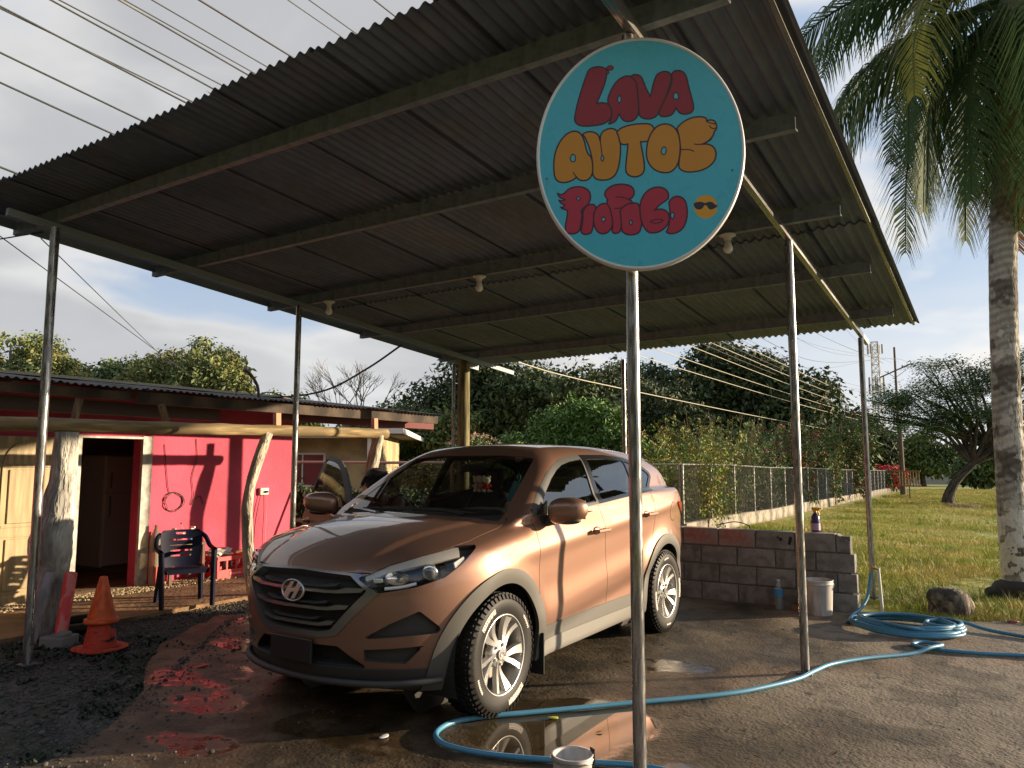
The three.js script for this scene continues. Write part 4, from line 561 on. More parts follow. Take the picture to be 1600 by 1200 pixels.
  const c = thing('round_sign', 'round turquoise hand painted sign with bubble lettering on the canopy post', 'sign', [2.255, 2.787, 2.36], SIGN_TURN()); c.scale.x = .853;
  function SIGN_TURN() { return 0.45; }
  const rad = SIGN_R(); function SIGN_R() { return .497; }
  mesh('sign_face', at(new THREE.CircleGeometry(rad - .004, 72), 0, 0, .0155), m, c);
  mesh('sign_board', at(new THREE.CylinderGeometry(rad - .006, rad - .006, .024, 72), 0, 0, .002, Math.PI / 2), mat(.33, .31, .28, .8), c);
  mesh('rim', at(new THREE.TorusGeometry(rad, .011, 8, 90), 0, 0, .004, 0, 0, 0, 1, 1, 1.4), mat(.60, .59, .57, .4, { metalness: .3 }), c);
  mesh('bracket', [rbox(.10, .035, .03, .004, 0, .18, -.03), rbox(.10, .035, .03, .004, 0, -.18, -.03)], steelDark, c);
}

// ---------------------------------------------------------------- pink house with its terrace
const WX = -5.3;
const pink = mat(.62, .074, .135, .82); pink.map = grain(51, 5, 5, .80, 1, .35, .35); pink.bumpMap = grain(52, 30, 3, 0, 1, 1.2, 1.2); pink.bumpScale = .0012;
const whitePaint = mat(.70, .67, .60, .7); whitePaint.map = grain(53, 6, 5, .70, 1, 1.5, 1.5);
const rustSheet = mat(.115, .105, .10, .7, { metalness: .25 }); rustSheet.map = grain(54, 6, 5, .5, 1, .5, .5);
const oldWood = mat(.26, .185, .10, .85); oldWood.map = grain(55, 5, 5, .5, 1, 5, .6);
{
  const floorM = mat(.30, .175, .085, .85); floorM.map = grain(57, 5, 5, .55, 1, .5, .5); floorM.bumpMap = grain(58, 30, 3, 0, 1, 1, 1); floorM.bumpScale = .004;
  const f = (() => { const pts = [], n = 90; const sh = []; for (let i = 0; i <= n; i++) { const z = lerp(6, -2.9, i / n); sh.push(new THREE.Vector2(-3.62 + .05 * (fbm(z * 2, 3, 4) - .5) + (z > 1.2 ? (z - 1.2) * -.04 : 0), z)); } sh.push(new THREE.Vector2(-5.0, -3.0), new THREE.Vector2(-9.2, -3.0), new THREE.Vector2(-9.2, 6)); const g = new THREE.ExtrudeGeometry(new THREE.Shape(sh), { depth: .12, bevelEnabled: false }); g.rotateX(Math.PI / 2); g.translate(0, .022, 0); return boxUV(g, 1); })();
  struct('terrace', f, floorM);
  const L = []; for (let i = 0; i < 5200; i++) { const z = rr(2.2, -2.7), x = WX + .02 + Math.pow(R(), 1.5) * .42, k = rr(.25, .55); L.push([x, .026, z, rr(0, 6), 0, 0, rr(.006, .014), [k, k * .80, k * .50]]); }
  scene.add(scatter('sand_gravel', lumpy(1, 7), mat(1, 1, 1, .9), L, 'yellowish loose grit along the foot of the pink wall', 'gravel'));
  const h = thing('pink_house', 'low pink painted house with dark corrugated roof and an open doorway', 'house');
  const d0 = -.10, d1 = .63, dh = 1.78, top = 2.36;
  const wallShape = (z0, z1, y0, y1, x = WX, t = .16) => boxUV(box(t, y1 - y0, Math.abs(z1 - z0), x - t / 2, (y0 + y1) / 2, (z0 + z1) / 2));
  mesh('front_wall', [wallShape(-2.5, d0, 0, top), wallShape(d0, d1, dh, top), wallShape(d1, 6, 0, top)], pink, h);
  mesh('end_wall', boxUV(box(3.9, top, .16, WX - .16 - 1.95, top / 2, -2.42)), pink, h);
  mesh('back_wall', boxUV(box(.16, 2.7, 8.6, WX - 3.9, 1.35, 1.8)), mat(.42, .36, .28, .9), h); mesh('far_end_wall', boxUV(box(3.9, top, .16, WX - 2.1, top / 2, 5.95)), pink, h);
  mesh('ceiling_board', box(4.0, .03, 8.4, WX - 2.0, 2.45, 1.8), mat(.34, .28, .20, .9), h);
  const fr = mesh('door_frame', [boxUV(box(.05, dh + .02, .125, WX + .022, dh / 2 + .02, d0 - .06)), boxUV(box(.05, dh + .02, .10, WX + .022, dh / 2 + .02, d1 + .05)), boxUV(box(.05, .025, d1 - d0, WX + .022, dh + .008, (d0 + d1) / 2))], whitePaint, h);
  mesh('threshold', box(.20, .03, d1 - d0, WX - .08, .012, (d0 + d1) / 2), mat(.22, .18, .13, .9), h);
  // roof over the terrace
  const ry = (X) => 2.245 + (-3.92 - X) * .12;
  let z = -4.25, i = 0; while (z < 6) { const w = .82; const g = corrugate(z, z + w + .076, -9.6, -3.92 + rr(-.03, .03), .076, .010, (X) => ry(X) + (i % 2) * .008, 'x', 6); mesh('roof_sheet', g, rustSheet, h); z += w; i++; }
  const fas = mat(.12, .085, .06, .85); fas.map = grain(59, 5, 5, .5, 1, 2, .5);
  mesh('fascia', [boxUV(box(.05, .12, 5.0, -4.02, 2.165, -1.74)), boxUV(box(.045, .09, 5.4, -4.06, 2.175, 3.5))], fas, h);
  for (const zz of [-4.1, -2.6, -1.1, .4, 1.9, 3.4]) mesh('rafter', beam([-4.05, ry(-4.05) - .075, zz], [-9.3, ry(-9.3) - .075, zz], .06, .10), mat(.11, .065, .05, .9), h);
  mesh('eave_beam', boxUV(box(.09, .12, 3.2, -4.45, 2.10, -3.05)), mat(.15, .045, .045, .85), h);
  mesh('eave_beam', boxUV(box(.10, .14, 6.4, -4.55, 2.07, 2.6)), mat(.09, .06, .05, .9), h);
  // fridge dimly seen inside
  const fg = thing('fridge', 'tall pale fridge standing inside the dark doorway', 'fridge', [WX - 2.2, .022, -1.0]); mesh('cabinet', rbox(.62, 1.58, .55, .03, 0, .79, 0), mat(.50, .48, .44, .4), fg); mesh('upper_door', rbox(.03, .50, .53, .012, .325, 1.31, 0), mat(.52, .50, .46, .35), fg); mesh('lower_door', rbox(.03, 1.0, .53, .012, .325, .53, 0), mat(.52, .50, .46, .35), fg); mesh('handle', [rbox(.03, .22, .02, .006, .355, 1.22, .2), rbox(.03, .3, .02, .006, .355, .85, .2)], mat(.2, .2, .2, .4), fg);
  // panelled wooden door leaf left of the doorway
  const wd = mat(.48, .37, .20, .62); wd.map = grain(60, 4, 5, .80, 1, 7, .7);
  const leaf = thing('wooden_door', 'unpainted panelled wooden double door left of the open doorway', 'door', [WX + .03, .03, .79]);
  const W2 = 1.62, H2 = 1.74; mesh('door_leaf', boxUV(box(.045, H2, W2, .0225, H2 / 2, W2 / 2)), wd, leaf);
  for (const k of [0, 1]) for (const [y0, y1] of [[.12, .70], [.80, 1.42]]) { const zc = .40 + k * .81, w = .50; const p = mesh('panel', [rbox(.02, y1 - y0 - .06, w - .12, .008, .052, (y0 + y1) / 2, zc), box(.016, .018, w, .054, y0, zc), box(.016, .018, w, .054, y1, zc), box(.016, y1 - y0, .018, .054, (y0 + y1) / 2, zc - w / 2), box(.016, y1 - y0, .018, .054, (y0 + y1) / 2, zc + w / 2)].map((g) => boxUV(g)), wd, leaf); }
  for (const k of [0, 1]) { const zc = .40 + k * .81; mesh('arch_panel', at(new THREE.CylinderGeometry(.25, .25, .02, 28, 1, false, 0, Math.PI), .052, 1.45, zc, 0, 0, Math.PI / 2, 1, 1, 1), wd, leaf); }
  mesh('meeting_strip', boxUV(box(.02, H2 - .02, .05, .056, H2 / 2, .805)), wd, leaf);
  const bl = thing('bulb_fitting', 'bare bulb on the shaded pink wall above the doorway', 'light bulb', [WX + .02, 2.12, .72]); mesh('bulb_holder', lathe([[0, 0], [.055, 0], [.055, -.012], [.02, -.04], [0, -.04]], 20), mat(.5, .48, .44, .4), bl); mesh('bulb', ball(.03, 0, -.075, 0, 1, 1.25, 1), mat(.75, .74, .7, .2), bl);
  // roof clutter
  const an = thing('bent_roof_pipe', 'bent rusty pipe with loose cables on the corrugated roof', 'pipe', [-4.35, 2.30, -1.05]); mesh('pipe', [tube([[0, 0, 0], [.02, .16, .05], [.0, .31, .16], [-.02, .34, .20]], .018, 20, 8), ball(.028, -.02, .34, .2)], mat(.16, .08, .07, .7), an); mesh('cable', [tube([[0, .33, .2], [.03, .2, .28], [0, .12, .33], [.02, .0, .36]], .006, 20, 5), tube([[0, .32, .2], [.02, .22, .14], [.0, .1, .2], [.0, .03, .1]], .006, 20, 5), tube([[0, .05, 0], [0, .09, -.15], [0, .05, -.4], [0, .04, -.6]], .008, 20, 5)], darkTrim, an);
  single('mast_pipe', bar([-7.6, 2.5, 2.75], [-7.45, 5.9, 2.72], .03, 10), galv, 'thin steel mast rising behind the corrugated roof', 'mast');
}
// pergola of crooked peeled logs with a long log beam
{
  const log = mat(.62, .54, .43, .85); log.map = grain(62, 5, 5, .62, 1, 4, .7); log.bumpMap = grain(64, 10, 4, 0, 1, 5, 1.5); log.bumpScale = .012; const chalk = mat(.66, .63, .56, .85); chalk.map = grain(63, 5, 5, .60, 1, 3, .8); chalk.bumpMap = grain(64, 10, 4, 0, 1, 5, 1); chalk.bumpScale = .02; const beamM = mat(.46, .33, .15, .8); beamM.map = grain(65, 4, 5, .6, 1, 5, .6);
  const p = thing('log_pergola', 'pergola of crooked peeled logs carrying a long log beam before the pink wall', 'pergola');
  mesh('log_post', limb([[-3.66, -.03, 1.66], [-3.66, .25, 1.66], [-3.65, .55, 1.67], [-3.62, .80, 1.70], [-3.64, 1.05, 1.66], [-3.66, 1.4, 1.62], [-3.66, 1.77, 1.62]], [.10, .115, .13, .165, .14, .105, .095], 70, 30, .24, 4, .10), chalk, p).userData.label = 'thick whitewashed gnarled trunk';
  mesh('log_post', limb([[-3.66, -.03, -.50], [-3.66, .35, -.44], [-3.66, .75, -.40], [-3.66, 1.15, -.40], [-3.66, 1.5, -.50], [-3.66, 1.83, -.63]], [.052, .055, .055, .055, .06, .066], 50, 18, .26, 9, .05), log, p);
  mesh('log_post', limb([[-3.66, -.03, -2.40], [-3.66, .6, -2.38], [-3.66, 1.1, -2.34], [-3.66, 1.5, -2.42], [-3.66, 1.86, -2.52]], [.085, .085, .08, .078, .07], 40, 18, .26, 14, .05), log, p);
  mesh('log_beam', limb([[-3.66, 1.80, 3.2], [-3.66, 1.835, 1.4], [-3.65, 1.85, .2], [-3.67, 1.865, -.6], [-3.66, 1.885, -1.5], [-3.66, 1.89, -2.66]], [.06, .06, .062, .062, .065, .068], 70, 18, .22, 21, .04), beamM, p);
  for (const [z, y] of [[-.80, 1.93], [-2.47, 1.95]]) mesh('spacer_block', boxUV(box(.06, .17, .07, -3.70, y + .06, z, 0, 0, .05)), mat(.55, .28, .18, .8), p);
  mesh('spacer_block', boxUV(box(.05, .22, .05, -3.74, 1.98, .62, .35, 0, 0)), oldWood, p);
  mesh('spacer_block', boxUV(box(.05, .22, .05, -3.74, 1.98, 1.5, -.2, 0, 0)), oldWood, p);
}
// things on and by the wall
{
  const wire = mat(.03, .028, .026, .6);
  const coil = (z, y, r, n, seed) => { const q = rng(seed), P = []; for (let i = 0; i <= n * 10; i++) { const a = i / 10 * 6.28 + 1.5, rr2 = r * (.85 + .3 * q()); P.push([WX + .012 + .01 * q(), y - r + Math.sin(a) * rr2, z + Math.cos(a) * rr2 * 1.1]); } return P; };
  single('wire_loop', tube([[WX + .01, 1.72, -.40], [WX + .012, 1.4, -.44], [WX + .012, 1.12, -.50], ...coil(-.56, 1.12, .115, 3, 3)], .0045, 160, 5), wire, 'coiled black wire hanging on the pink wall nearest the doorway', 'wire');
  single('wire_loop', tube([[WX + .01, 1.80, -.84], [WX + .012, 1.55, -.86], [WX + .012, 1.3, -.80], [WX + .014, 1.08, -.83], [WX + .012, .95, -.80], [WX + .012, 1.02, -.86], [WX + .012, 1.06, -.93], [WX + .012, .95, -.98]], .0045, 60, 5), wire, 'loose black wire dangling between the log shadows on the pink wall', 'wire');
  const o = thing('wall_outlet', 'cream socket box on the pink wall with two cables', 'socket', [WX + .02, 1.09, -1.93]); mesh('socket_box', rbox(.06, .10, .15, .01, 0, 0, 0), mat(.62, .52, .38, .5), o); mesh('socket_face', rbox(.006, .08, .09, .002, .031, 0, -.02), mat(.7, .66, .55, .4), o); mesh('plug', rbox(.035, .03, .045, .006, .045, -.005, -.02), darkTrim, o); mesh('cable', tube([[.01, -.04, .05], [.01, -.2, .09], [.012, -.42, .13], [.012, -.75, .15]], .005, 30, 5), darkTrim, o); mesh('cable', tube([[.01, -.045, -.05], [.008, -.3, -.06], [.008, -.6, -.05], [.008, -.95, -.06]], .004, 20, 5), mat(.7, .3, .3, .6), o);
  // stool with cleaning bottles behind the chair
  const st = thing('low_table', 'small dark wooden table against the pink wall behind the chair', 'table', [WX + .20, .022, -.56]); mesh('table_top', boxUV(rbox(.32, .03, .52, .008, 0, .47, 0)), mat(.17, .10, .07, .8), st); for (const [a, b] of [[-1, -1], [-1, 1], [1, -1], [1, 1]]) mesh('leg', box(.035, .46, .035, a * .13, .23, b * .22), mat(.14, .08, .06, .8), st);
  const yT = .022 + .485, sp = (n, col, prof, z, x, label, extra) => { const t = thing('bottle', label, 'bottle', [WX + x, yT, z], 0, 'bottles on the low table'); mesh('bottle_body', lathe(prof, 20), col, t); if (extra) extra(t); return t; };
  const clearP = mat(.85, .9, .9, .05, { transmission: .92, thickness: 0 }), whiteP = mat(.75, .74, .70, .4);
  const spray = [[0, 0], [.035, 0], [.038, .02], [.038, .10], [.025, .13], [.012, .145], [.012, .16], [0, .16]];
  const trig = (m) => (t) => { mesh('trigger', [rbox(.075, .022, .022, .006, .02, .178, 0), rbox(.012, .05, .012, .004, .035, .15, 0, 0, 0, .4), cyl(.012, .014, .02, 10, 0, .165, 0)], m, t); };
  sp('b', mat(.40, .05, .08, .3), spray, -.44, .20, 'red tinted spray bottle on the low table', trig(whiteP));
  sp('b', clearP, [[0, 0], [.05, 0], [.052, .03], [.05, .12], [.03, .17], [.013, .21], [.013, .23], [0, .23]], -.54, .22, 'clear soda bottle on the low table', (t) => { mesh('cap', cyl(.015, .015, .02, 12, 0, .24, 0), mat(.5, .04, .05, .4), t); mesh('bottle_label', cyl(.0525, .0525, .06, 20, 0, .08, 0), mat(.6, .05, .07, .5), t); });
  sp('b', whiteP, [[0, 0], [.036, 0], [.038, .02], [.038, .10], [.026, .135], [.014, .15], [.014, .17], [0, .17]], -.66, .24, 'white detergent bottle with blue label on the low table', (t) => mesh('bottle_label', cyl(.0385, .0385, .045, 20, 0, .05, 0), mat(.08, .16, .40, .5), t));
  sp('b', whiteP, spray, -.73, .16, 'white spray bottle beside the detergent bottle on the low table', trig(whiteP));
  sp('b', mat(.30, .45, .47, .3), [[0, 0], [.03, 0], [.03, .09], [.02, .10], [0, .10]], -.79, .22, 'small grey blue tub at the end of the low table');
  const gb = thing('big_bottle', 'large translucent bottle standing at the white door frame', 'bottle', [WX + .12, .022, -.27]); mesh('bottle_body', lathe([[0, 0], [.06, 0], [.065, .03], [.065, .52], [.05, .60], [.02, .68], [.02, .72], [0, .72]], 22), mat(.55, .5, .4, .15, { transmission: .6, thickness: 0 }), gb);
}
// dark blue plastic armchair
{
  const t = thing('plastic_armchair', 'dark blue plastic armchair with slotted back on the terrace', 'chair', [-3.80, .022, .27], -0.42); const m = mat(.006, .008, .024, .55, { specularIntensity: .35 }); t.scale.setScalar(.88);
  // local: front of the seat looks along +x
  const sheet = (fn, nu, nv, th, holes) => { const pos = [], idx = []; for (const s of [0, 1]) for (let j = 0; j <= nv; j++) for (let i = 0; i <= nu; i++) { const p = fn(i / nu, j / nv, s * th); pos.push(...p); } const n1 = (nu + 1) * (nv + 1), hole = (i, j) => holes && holes(i / nu + .5 / nu, j / nv + .5 / nv); const inside = (i, j) => i >= 0 && j >= 0 && i < nu && j < nv && !hole(i, j); const id = (i, j, s) => s * n1 + j * (nu + 1) + i;
    for (let j = 0; j < nv; j++) for (let i = 0; i < nu; i++) { if (!inside(i, j)) continue; for (const s of [0, 1]) { const a = id(i, j, s), b = id(i + 1, j, s), c = id(i, j + 1, s), d = id(i + 1, j + 1, s); idx.push(a, b, c, b, d, c); } for (const [di, dj, e] of [[-1, 0, [[0, 0], [0, 1]]], [1, 0, [[1, 0], [1, 1]]], [0, -1, [[0, 0], [1, 0]]], [0, 1, [[0, 1], [1, 1]]]]) if (!inside(i + di, j + dj)) { const q = e.map(([a, b]) => [id(i + a, j + b, 0), id(i + a, j + b, 1)]); idx.push(q[0][0], q[0][1], q[1][0], q[1][0], q[0][1], q[1][1]); } }
    const g = new THREE.BufferGeometry(); g.setAttribute('position', new THREE.Float32BufferAttribute(pos, 3)); g.setIndex(idx); const f = g.toNonIndexed(); f.computeVertexNormals(); return f; };
  mesh('seat', sheet((u, v, s) => { const x = lerp(-.21, .24, u), z = lerp(-.235, .235, v); return [x, .415 + .02 * u - .018 * Math.sin(Math.PI * v) * Math.sin(Math.PI * u) - s, z]; }, 12, 12, .014), m, t);
  mesh('backrest', sheet((u, v, s) => { const y = .42 + v * .43, w = lerp(.19, .235, Math.sin(v * 2.2)) * (v > .93 ? 1 - (v - .93) * 1.4 : 1), z = (u * 2 - 1) * w; return [-.20 - v * .12 - s * 1 + .05 * (u * 2 - 1) * (u * 2 - 1), y, z]; }, 40, 44, .014, (u, v) => { if (Math.abs(u - .5) < .12 && v > .86 && v < .93) return true; for (const c of [.30, .44, .58, .72]) if (v > c - .022 && v < c + .022 && Math.abs(u - .5) < .27 - (c < .5 ? .0 : .0)) return true; return false; }), m, t);
  for (const s of [1, -1]) { mesh('armrest', [tube([[-.30, .80, s * .235], [-.24, .76, s * .275], [-.12, .67, s * .30], [.06, .645, s * .305], [.20, .64, s * .30]], .027, 30, 8)].map((g) => at(g, 0, 0, 0, 0, 0, 0, 1, 1, 1)), m, t); 
    const leg = (a, b, w0, w1) => { const A = V(...a), B = V(...b), d = []; for (const [P, w] of [[A, w0], [B, w1]]) for (const [dx, dz] of [[w, 0], [-w * .1, s * -.028], [-w, 0], [0, s * w * .75]]) d.push(P.x + dx, P.y, P.z + dz); const idx = []; for (let k = 0; k < 4; k++) { const n = (k + 1) % 4; idx.push(k, n, k + 4, n, n + 4, k + 4); } idx.push(4, 5, 6, 4, 6, 7); const g = new THREE.BufferGeometry(); g.setAttribute('position', new THREE.Float32BufferAttribute(d, 3)); g.setIndex(idx); const f = g.toNonIndexed(); f.computeVertexNormals(); return f; };
    mesh('leg', leg([.20, .64, s * .285], [.27, 0, s * .275], .052, .036), m, t); mesh('leg', leg([-.20, .43, s * .22], [-.30, 0, s * .255], .055, .034), m, t); }
  mesh('apron', [box(.02, .05, .44, .225, .405, 0), box(.40, .045, .02, 0, .40, .23), box(.40, .045, .02, 0, .40, -.23)], m, t);
}
// cones, pipes, crates
{
  const cone = (n, label, p, m, r1, r2, hgt, base, lumps, seed) => { const t = thing(n, label, 'cone', p); const prof = []; for (let k = 0; k <= 14; k++) prof.push([lerp(r1, r2, k / 14), .03 + hgt * k / 14]); const g = lathe([...prof, [r2 - .012, .03 + hgt], [r2 - .012, .03 + hgt * .9]], 36); if (lumps) { const q = g.attributes.position; for (let i = 0; i < q.count; i++) { const y = q.getY(i), a = Math.atan2(q.getZ(i), q.getX(i)), k = 1 + lumps * (vn3(Math.cos(a) * 1.5 + seed, y * 9, Math.sin(a) * 1.5) - .5); q.setXYZ(i, q.getX(i) * k, y, q.getZ(i) * k); } g.computeVertexNormals(); } mesh('cone_body', g, m, t); const bg = rbox(base, .03, base, .008, 0, .015, 0, 0, 0, 0, 3); mesh('base', base2(base, r1, seed, lumps), m, t); return t; };
  function base2(w, r, seed, l) { const g = lathe([[r - .005, .035], [r + .02, .03], [w / 2, .022], [w / 2 + .006, .012], [w / 2, 0], [r, 0]], 36), q = g.attributes.position; for (let i = 0; i < q.count; i++) { const a = Math.atan2(q.getZ(i), q.getX(i)), rad = Math.hypot(q.getX(i), q.getZ(i)); const sq = 1 + (rad > r + .03 ? .16 * Math.pow(Math.abs(Math.sin(2 * a)), 1.2) : 0) + l * (vn(a * 3 + seed, 2) - .5); q.setX(i, q.getX(i) * sq); q.setZ(i, q.getZ(i) * sq); if (l) q.setY(i, q.getY(i) + .02 * l * 5 * (vn(Math.cos(a) * 2 + seed, Math.sin(a) * 2) - .3) * sstep(r, w / 2, rad)); } g.computeVertexNormals(); return g; }
  const worn = mat(.62, .055, .022, .65); worn.map = dataTex(256, 256, (u, v) => { const k = sstep(.52, .66, tn(u, v, 5, 83, 5)), s = .75 + .3 * tn(u, v, 30, 84, 3); return [lerp(1, .16, k) * s, lerp(1, .30, k) * s, lerp(1, .5, k) * s]; }, true);
  const bright = mat(.80, .115, .018, .5); bright.map = grain(85, 6, 5, .78, 1, 2, 1);
  cone('traffic_cone', 'scuffed red cone base with black grime under the orange cone', [-2.76, -.012, 1.71], worn, .125, .085, .22, .36, .05, 3);
  cone('traffic_cone', 'orange traffic cone stacked on the scuffed red cone', [-2.77, .20, 1.705], bright, .108, .028, .335, .255, 0, 5);
  const pipe = (label, a, b, r, m) => { const A = V(...a), B = V(...b); const t = single('plastic_pipe', [bar(A, B, r, 20), bar(B, B.clone().add(B.clone().sub(A).normalize().multiplyScalar(.004)), r - .008, 20)], m, label, 'pipe', 'pipes leaning by the gnarled trunk'); return t; };
  const gp = mat(.30, .28, .29, .55); gp.map = grain(86, 6, 5, .7, 1, 1, 1); const rp = mat(.62, .16, .13, .6); rp.map = dataTex(256, 256, (u, v) => { const k = sstep(.48, .62, tn(u, v, 6, 87, 5)); return [1, lerp(.6, 1.0, k), lerp(.6, 1, k)]; }, true);
  pipe('grey plastic pipe leaning against the whitewashed trunk', [-3.44, -.02, 1.93], [-3.52, .54, 1.76], .052, gp);
  pipe('flaking red plastic pipe standing in a concrete block before the trunk', [-3.20, .05, 1.80], [-3.36, .54, 1.66], .050, rp);
  const blk = thing('concrete_block', 'small grey concrete block holding the flaking red pipe', 'block', [-3.18, -.03, 1.82], .4); mesh('block_body', boxUV(rbox(.22, .10, .20, .015, 0, .05, 0)), mat(.20, .19, .17, .9), blk); mesh('mortar_lump', lumpy(.07, 4, 2, .5).translate(.05, .10, .02), mat(.19, .18, .16, .9), blk);
  const tyre = single('old_tyre', at(new THREE.TorusGeometry(.20, .055, 12, 40), -3.62, .04, 1.42, Math.PI / 2 + .05, .2, 0, 1, 1, .8), rubber, 'small old black tyre lying at the foot of the gnarled trunk', 'tyre');
  // crates of returnable bottles
  const red = mat(.62, .018, .022, .45); const cv = document.createElement('canvas'); cv.width = 256; cv.height = 96; const x = cv.getContext('2d'); x.fillStyle = '#c81c22'; x.fillRect(0, 0, 256, 96); x.fillStyle = '#f0dcd4'; x.font = 'italic bold 46px serif'; x.textAlign = 'center'; x.fillText('Coca-Cola', 128, 64); const ct = new THREE.CanvasTexture(cv); ct.colorSpace = THREE.SRGBColorSpace; const letter = mat(1, 1, 1, .5); letter.map = ct;
  const bottleG = lathe([[0, 0], [.028, 0], [.03, .03], [.026, .08], [.029, .12], [.02, .17], [.012, .21], [.013, .235], [0, .235]], 14), bottleM = mat(.05, .035, .02, .08, { clearcoat: 1 });
  for (const [zc, lab] of [[-1.17, 'red bottle crate beside the chair with a crumpled bag on top'], [-1.62, 'red bottle crate beside the curved log with papers on top']]) {
    const t = thing('bottle_crate', lab, 'crate', [WX + .23, .028, zc], 0, 'crates along the pink wall'); const W = .30, D = .42, H = .27;
    mesh('crate_base', box(W, .012, D, 0, .006, 0), red, t); mesh('rim', [box(.014, .05, D, W / 2, H - .025, 0), box(.014, .05, D, -W / 2, H - .025, 0), box(W, .05, .014, 0, H - .025, D / 2), box(W, .05, .014, 0, H - .025, -D / 2)], red, t);
    mesh('lower_band', [box(.012, .105, D, W / 2, .0525, 0), box(.012, .105, D, -W / 2, .0525, 0), box(W, .105, .012, 0, .0525, D / 2), box(W, .105, .012, 0, .0525, -D / 2)], red, t);
    for (const z of [-.20, -.07, .07, .20]) mesh('bar', box(.013, .14, z * z > .03 ? .03 : .022, W / 2, .17, z), red, t); for (const z of [-.2, .2]) mesh('bar', box(.013, .14, .03, -W / 2, .17, z), red, t);
    const pl = new THREE.PlaneGeometry(.19, .07); mesh('lettering', at(pl, W / 2 + .0085, .052, -.06, 0, Math.PI / 2, 0), letter, t);
    for (let a = 0; a < 2; a++) for (let b = 0; b < 4; b++) { if (R() < .2) continue; tag(mesh(numbered('soda_bottle'), bottleG, bottleM), lab.includes('bag') ? 'dark glass bottle inside the crate with the crumpled bag' : 'dark glass bottle inside the crate with the papers', 'bottle', 'bottles in the crates').position.set(WX + .23 + (a - .5) * .13, .036, zc + (b - 1.5) * .095); }
  }
  const crump = (r, seed, sx, sy, sz) => { const g = lumpy(r, seed, 3, 1), q = g.attributes.position; for (let i = 0; i < q.count; i++) { const k = .75 + .5 * vn3(q.getX(i) * 40 + seed, q.getY(i) * 40, q.getZ(i) * 40); q.setXYZ(i, q.getX(i) * k * sx, q.getY(i) * k * sy, q.getZ(i) * k * sz); } const f = g.toNonIndexed(); f.computeVertexNormals(); return f; };
  single('crumpled_bag', crump(.10, 5, 1.1, .55, 1.6).translate(WX + .22, .34, -1.10), mat(.55, .53, .50, .35), 'crumpled silver plastic bag on the red crate', 'bag');
  single('papers', [box(.24, .012, .32, WX + .23, .306, -1.66, .03, .2, .02), box(.22, .010, .28, WX + .24, .318, -1.62, -.02, -.25, .03)], mat(.42, .45, .55, .6), 'flattened blue grey papers on the red crate', 'papers');
  single('wood_stick', limb([[WX + .2, .31, -1.35], [WX + .25, .33, -1.45], [WX + .22, .32, -1.58]], [.018, .022, .015], 10, 8, .2, 4), mat(.35, .2, .1, .8), 'short piece of wood lying across the crates', 'stick');
  // sandals under the chair
  for (const [z, xx, a, lab] of [[-.63, .46, .4, 'black sandal nearest the doorway on the grit'], [-.83, .42, -.3, 'black sandal nearest the red crate on the grit']]) { const s = thing('sandal', lab, 'sandal', [WX + xx, .032, z], a, 'sandals by the wall'); const sh = new THREE.Shape(); sh.absellipse(0, 0, .135, .048, 0, 6.3); mesh('sole', at(new THREE.ExtrudeGeometry(sh, { depth: .022, bevelEnabled: true, bevelSize: .004, bevelThickness: .004, bevelSegments: 1, curveSegments: 16 }), 0, .006, 0, -Math.PI / 2), mat(.03, .028, .026, .7), s); mesh('strap', [tube([[.02, .02, .05], [.03, .06, .0], [.02, .02, -.05]], .011, 14, 6), tube([[.09, .02, .03], [.10, .05, 0], [.09, .02, -.03]], .010, 14, 6)], mat(.10, .09, .08, .6), s); }
  single('red_block', boxUV(rbox(.10, .22, .14, .01, WX + .14, .14, -.30)), mat(.5, .10, .08, .8), 'reddish brick standing on end by the door frame', 'brick');
  const stk = single('garden_tool', [bar([-4.55, .02, -2.55], [-5.10, 1.10, -2.62], .018, 8), box(.03, .22, .16, -4.62, .14, -2.56, 0, 0, .4)], mat(.10, .14, .07, .8), 'green handled tool leaning on the corner of the pink wall', 'tool');
}

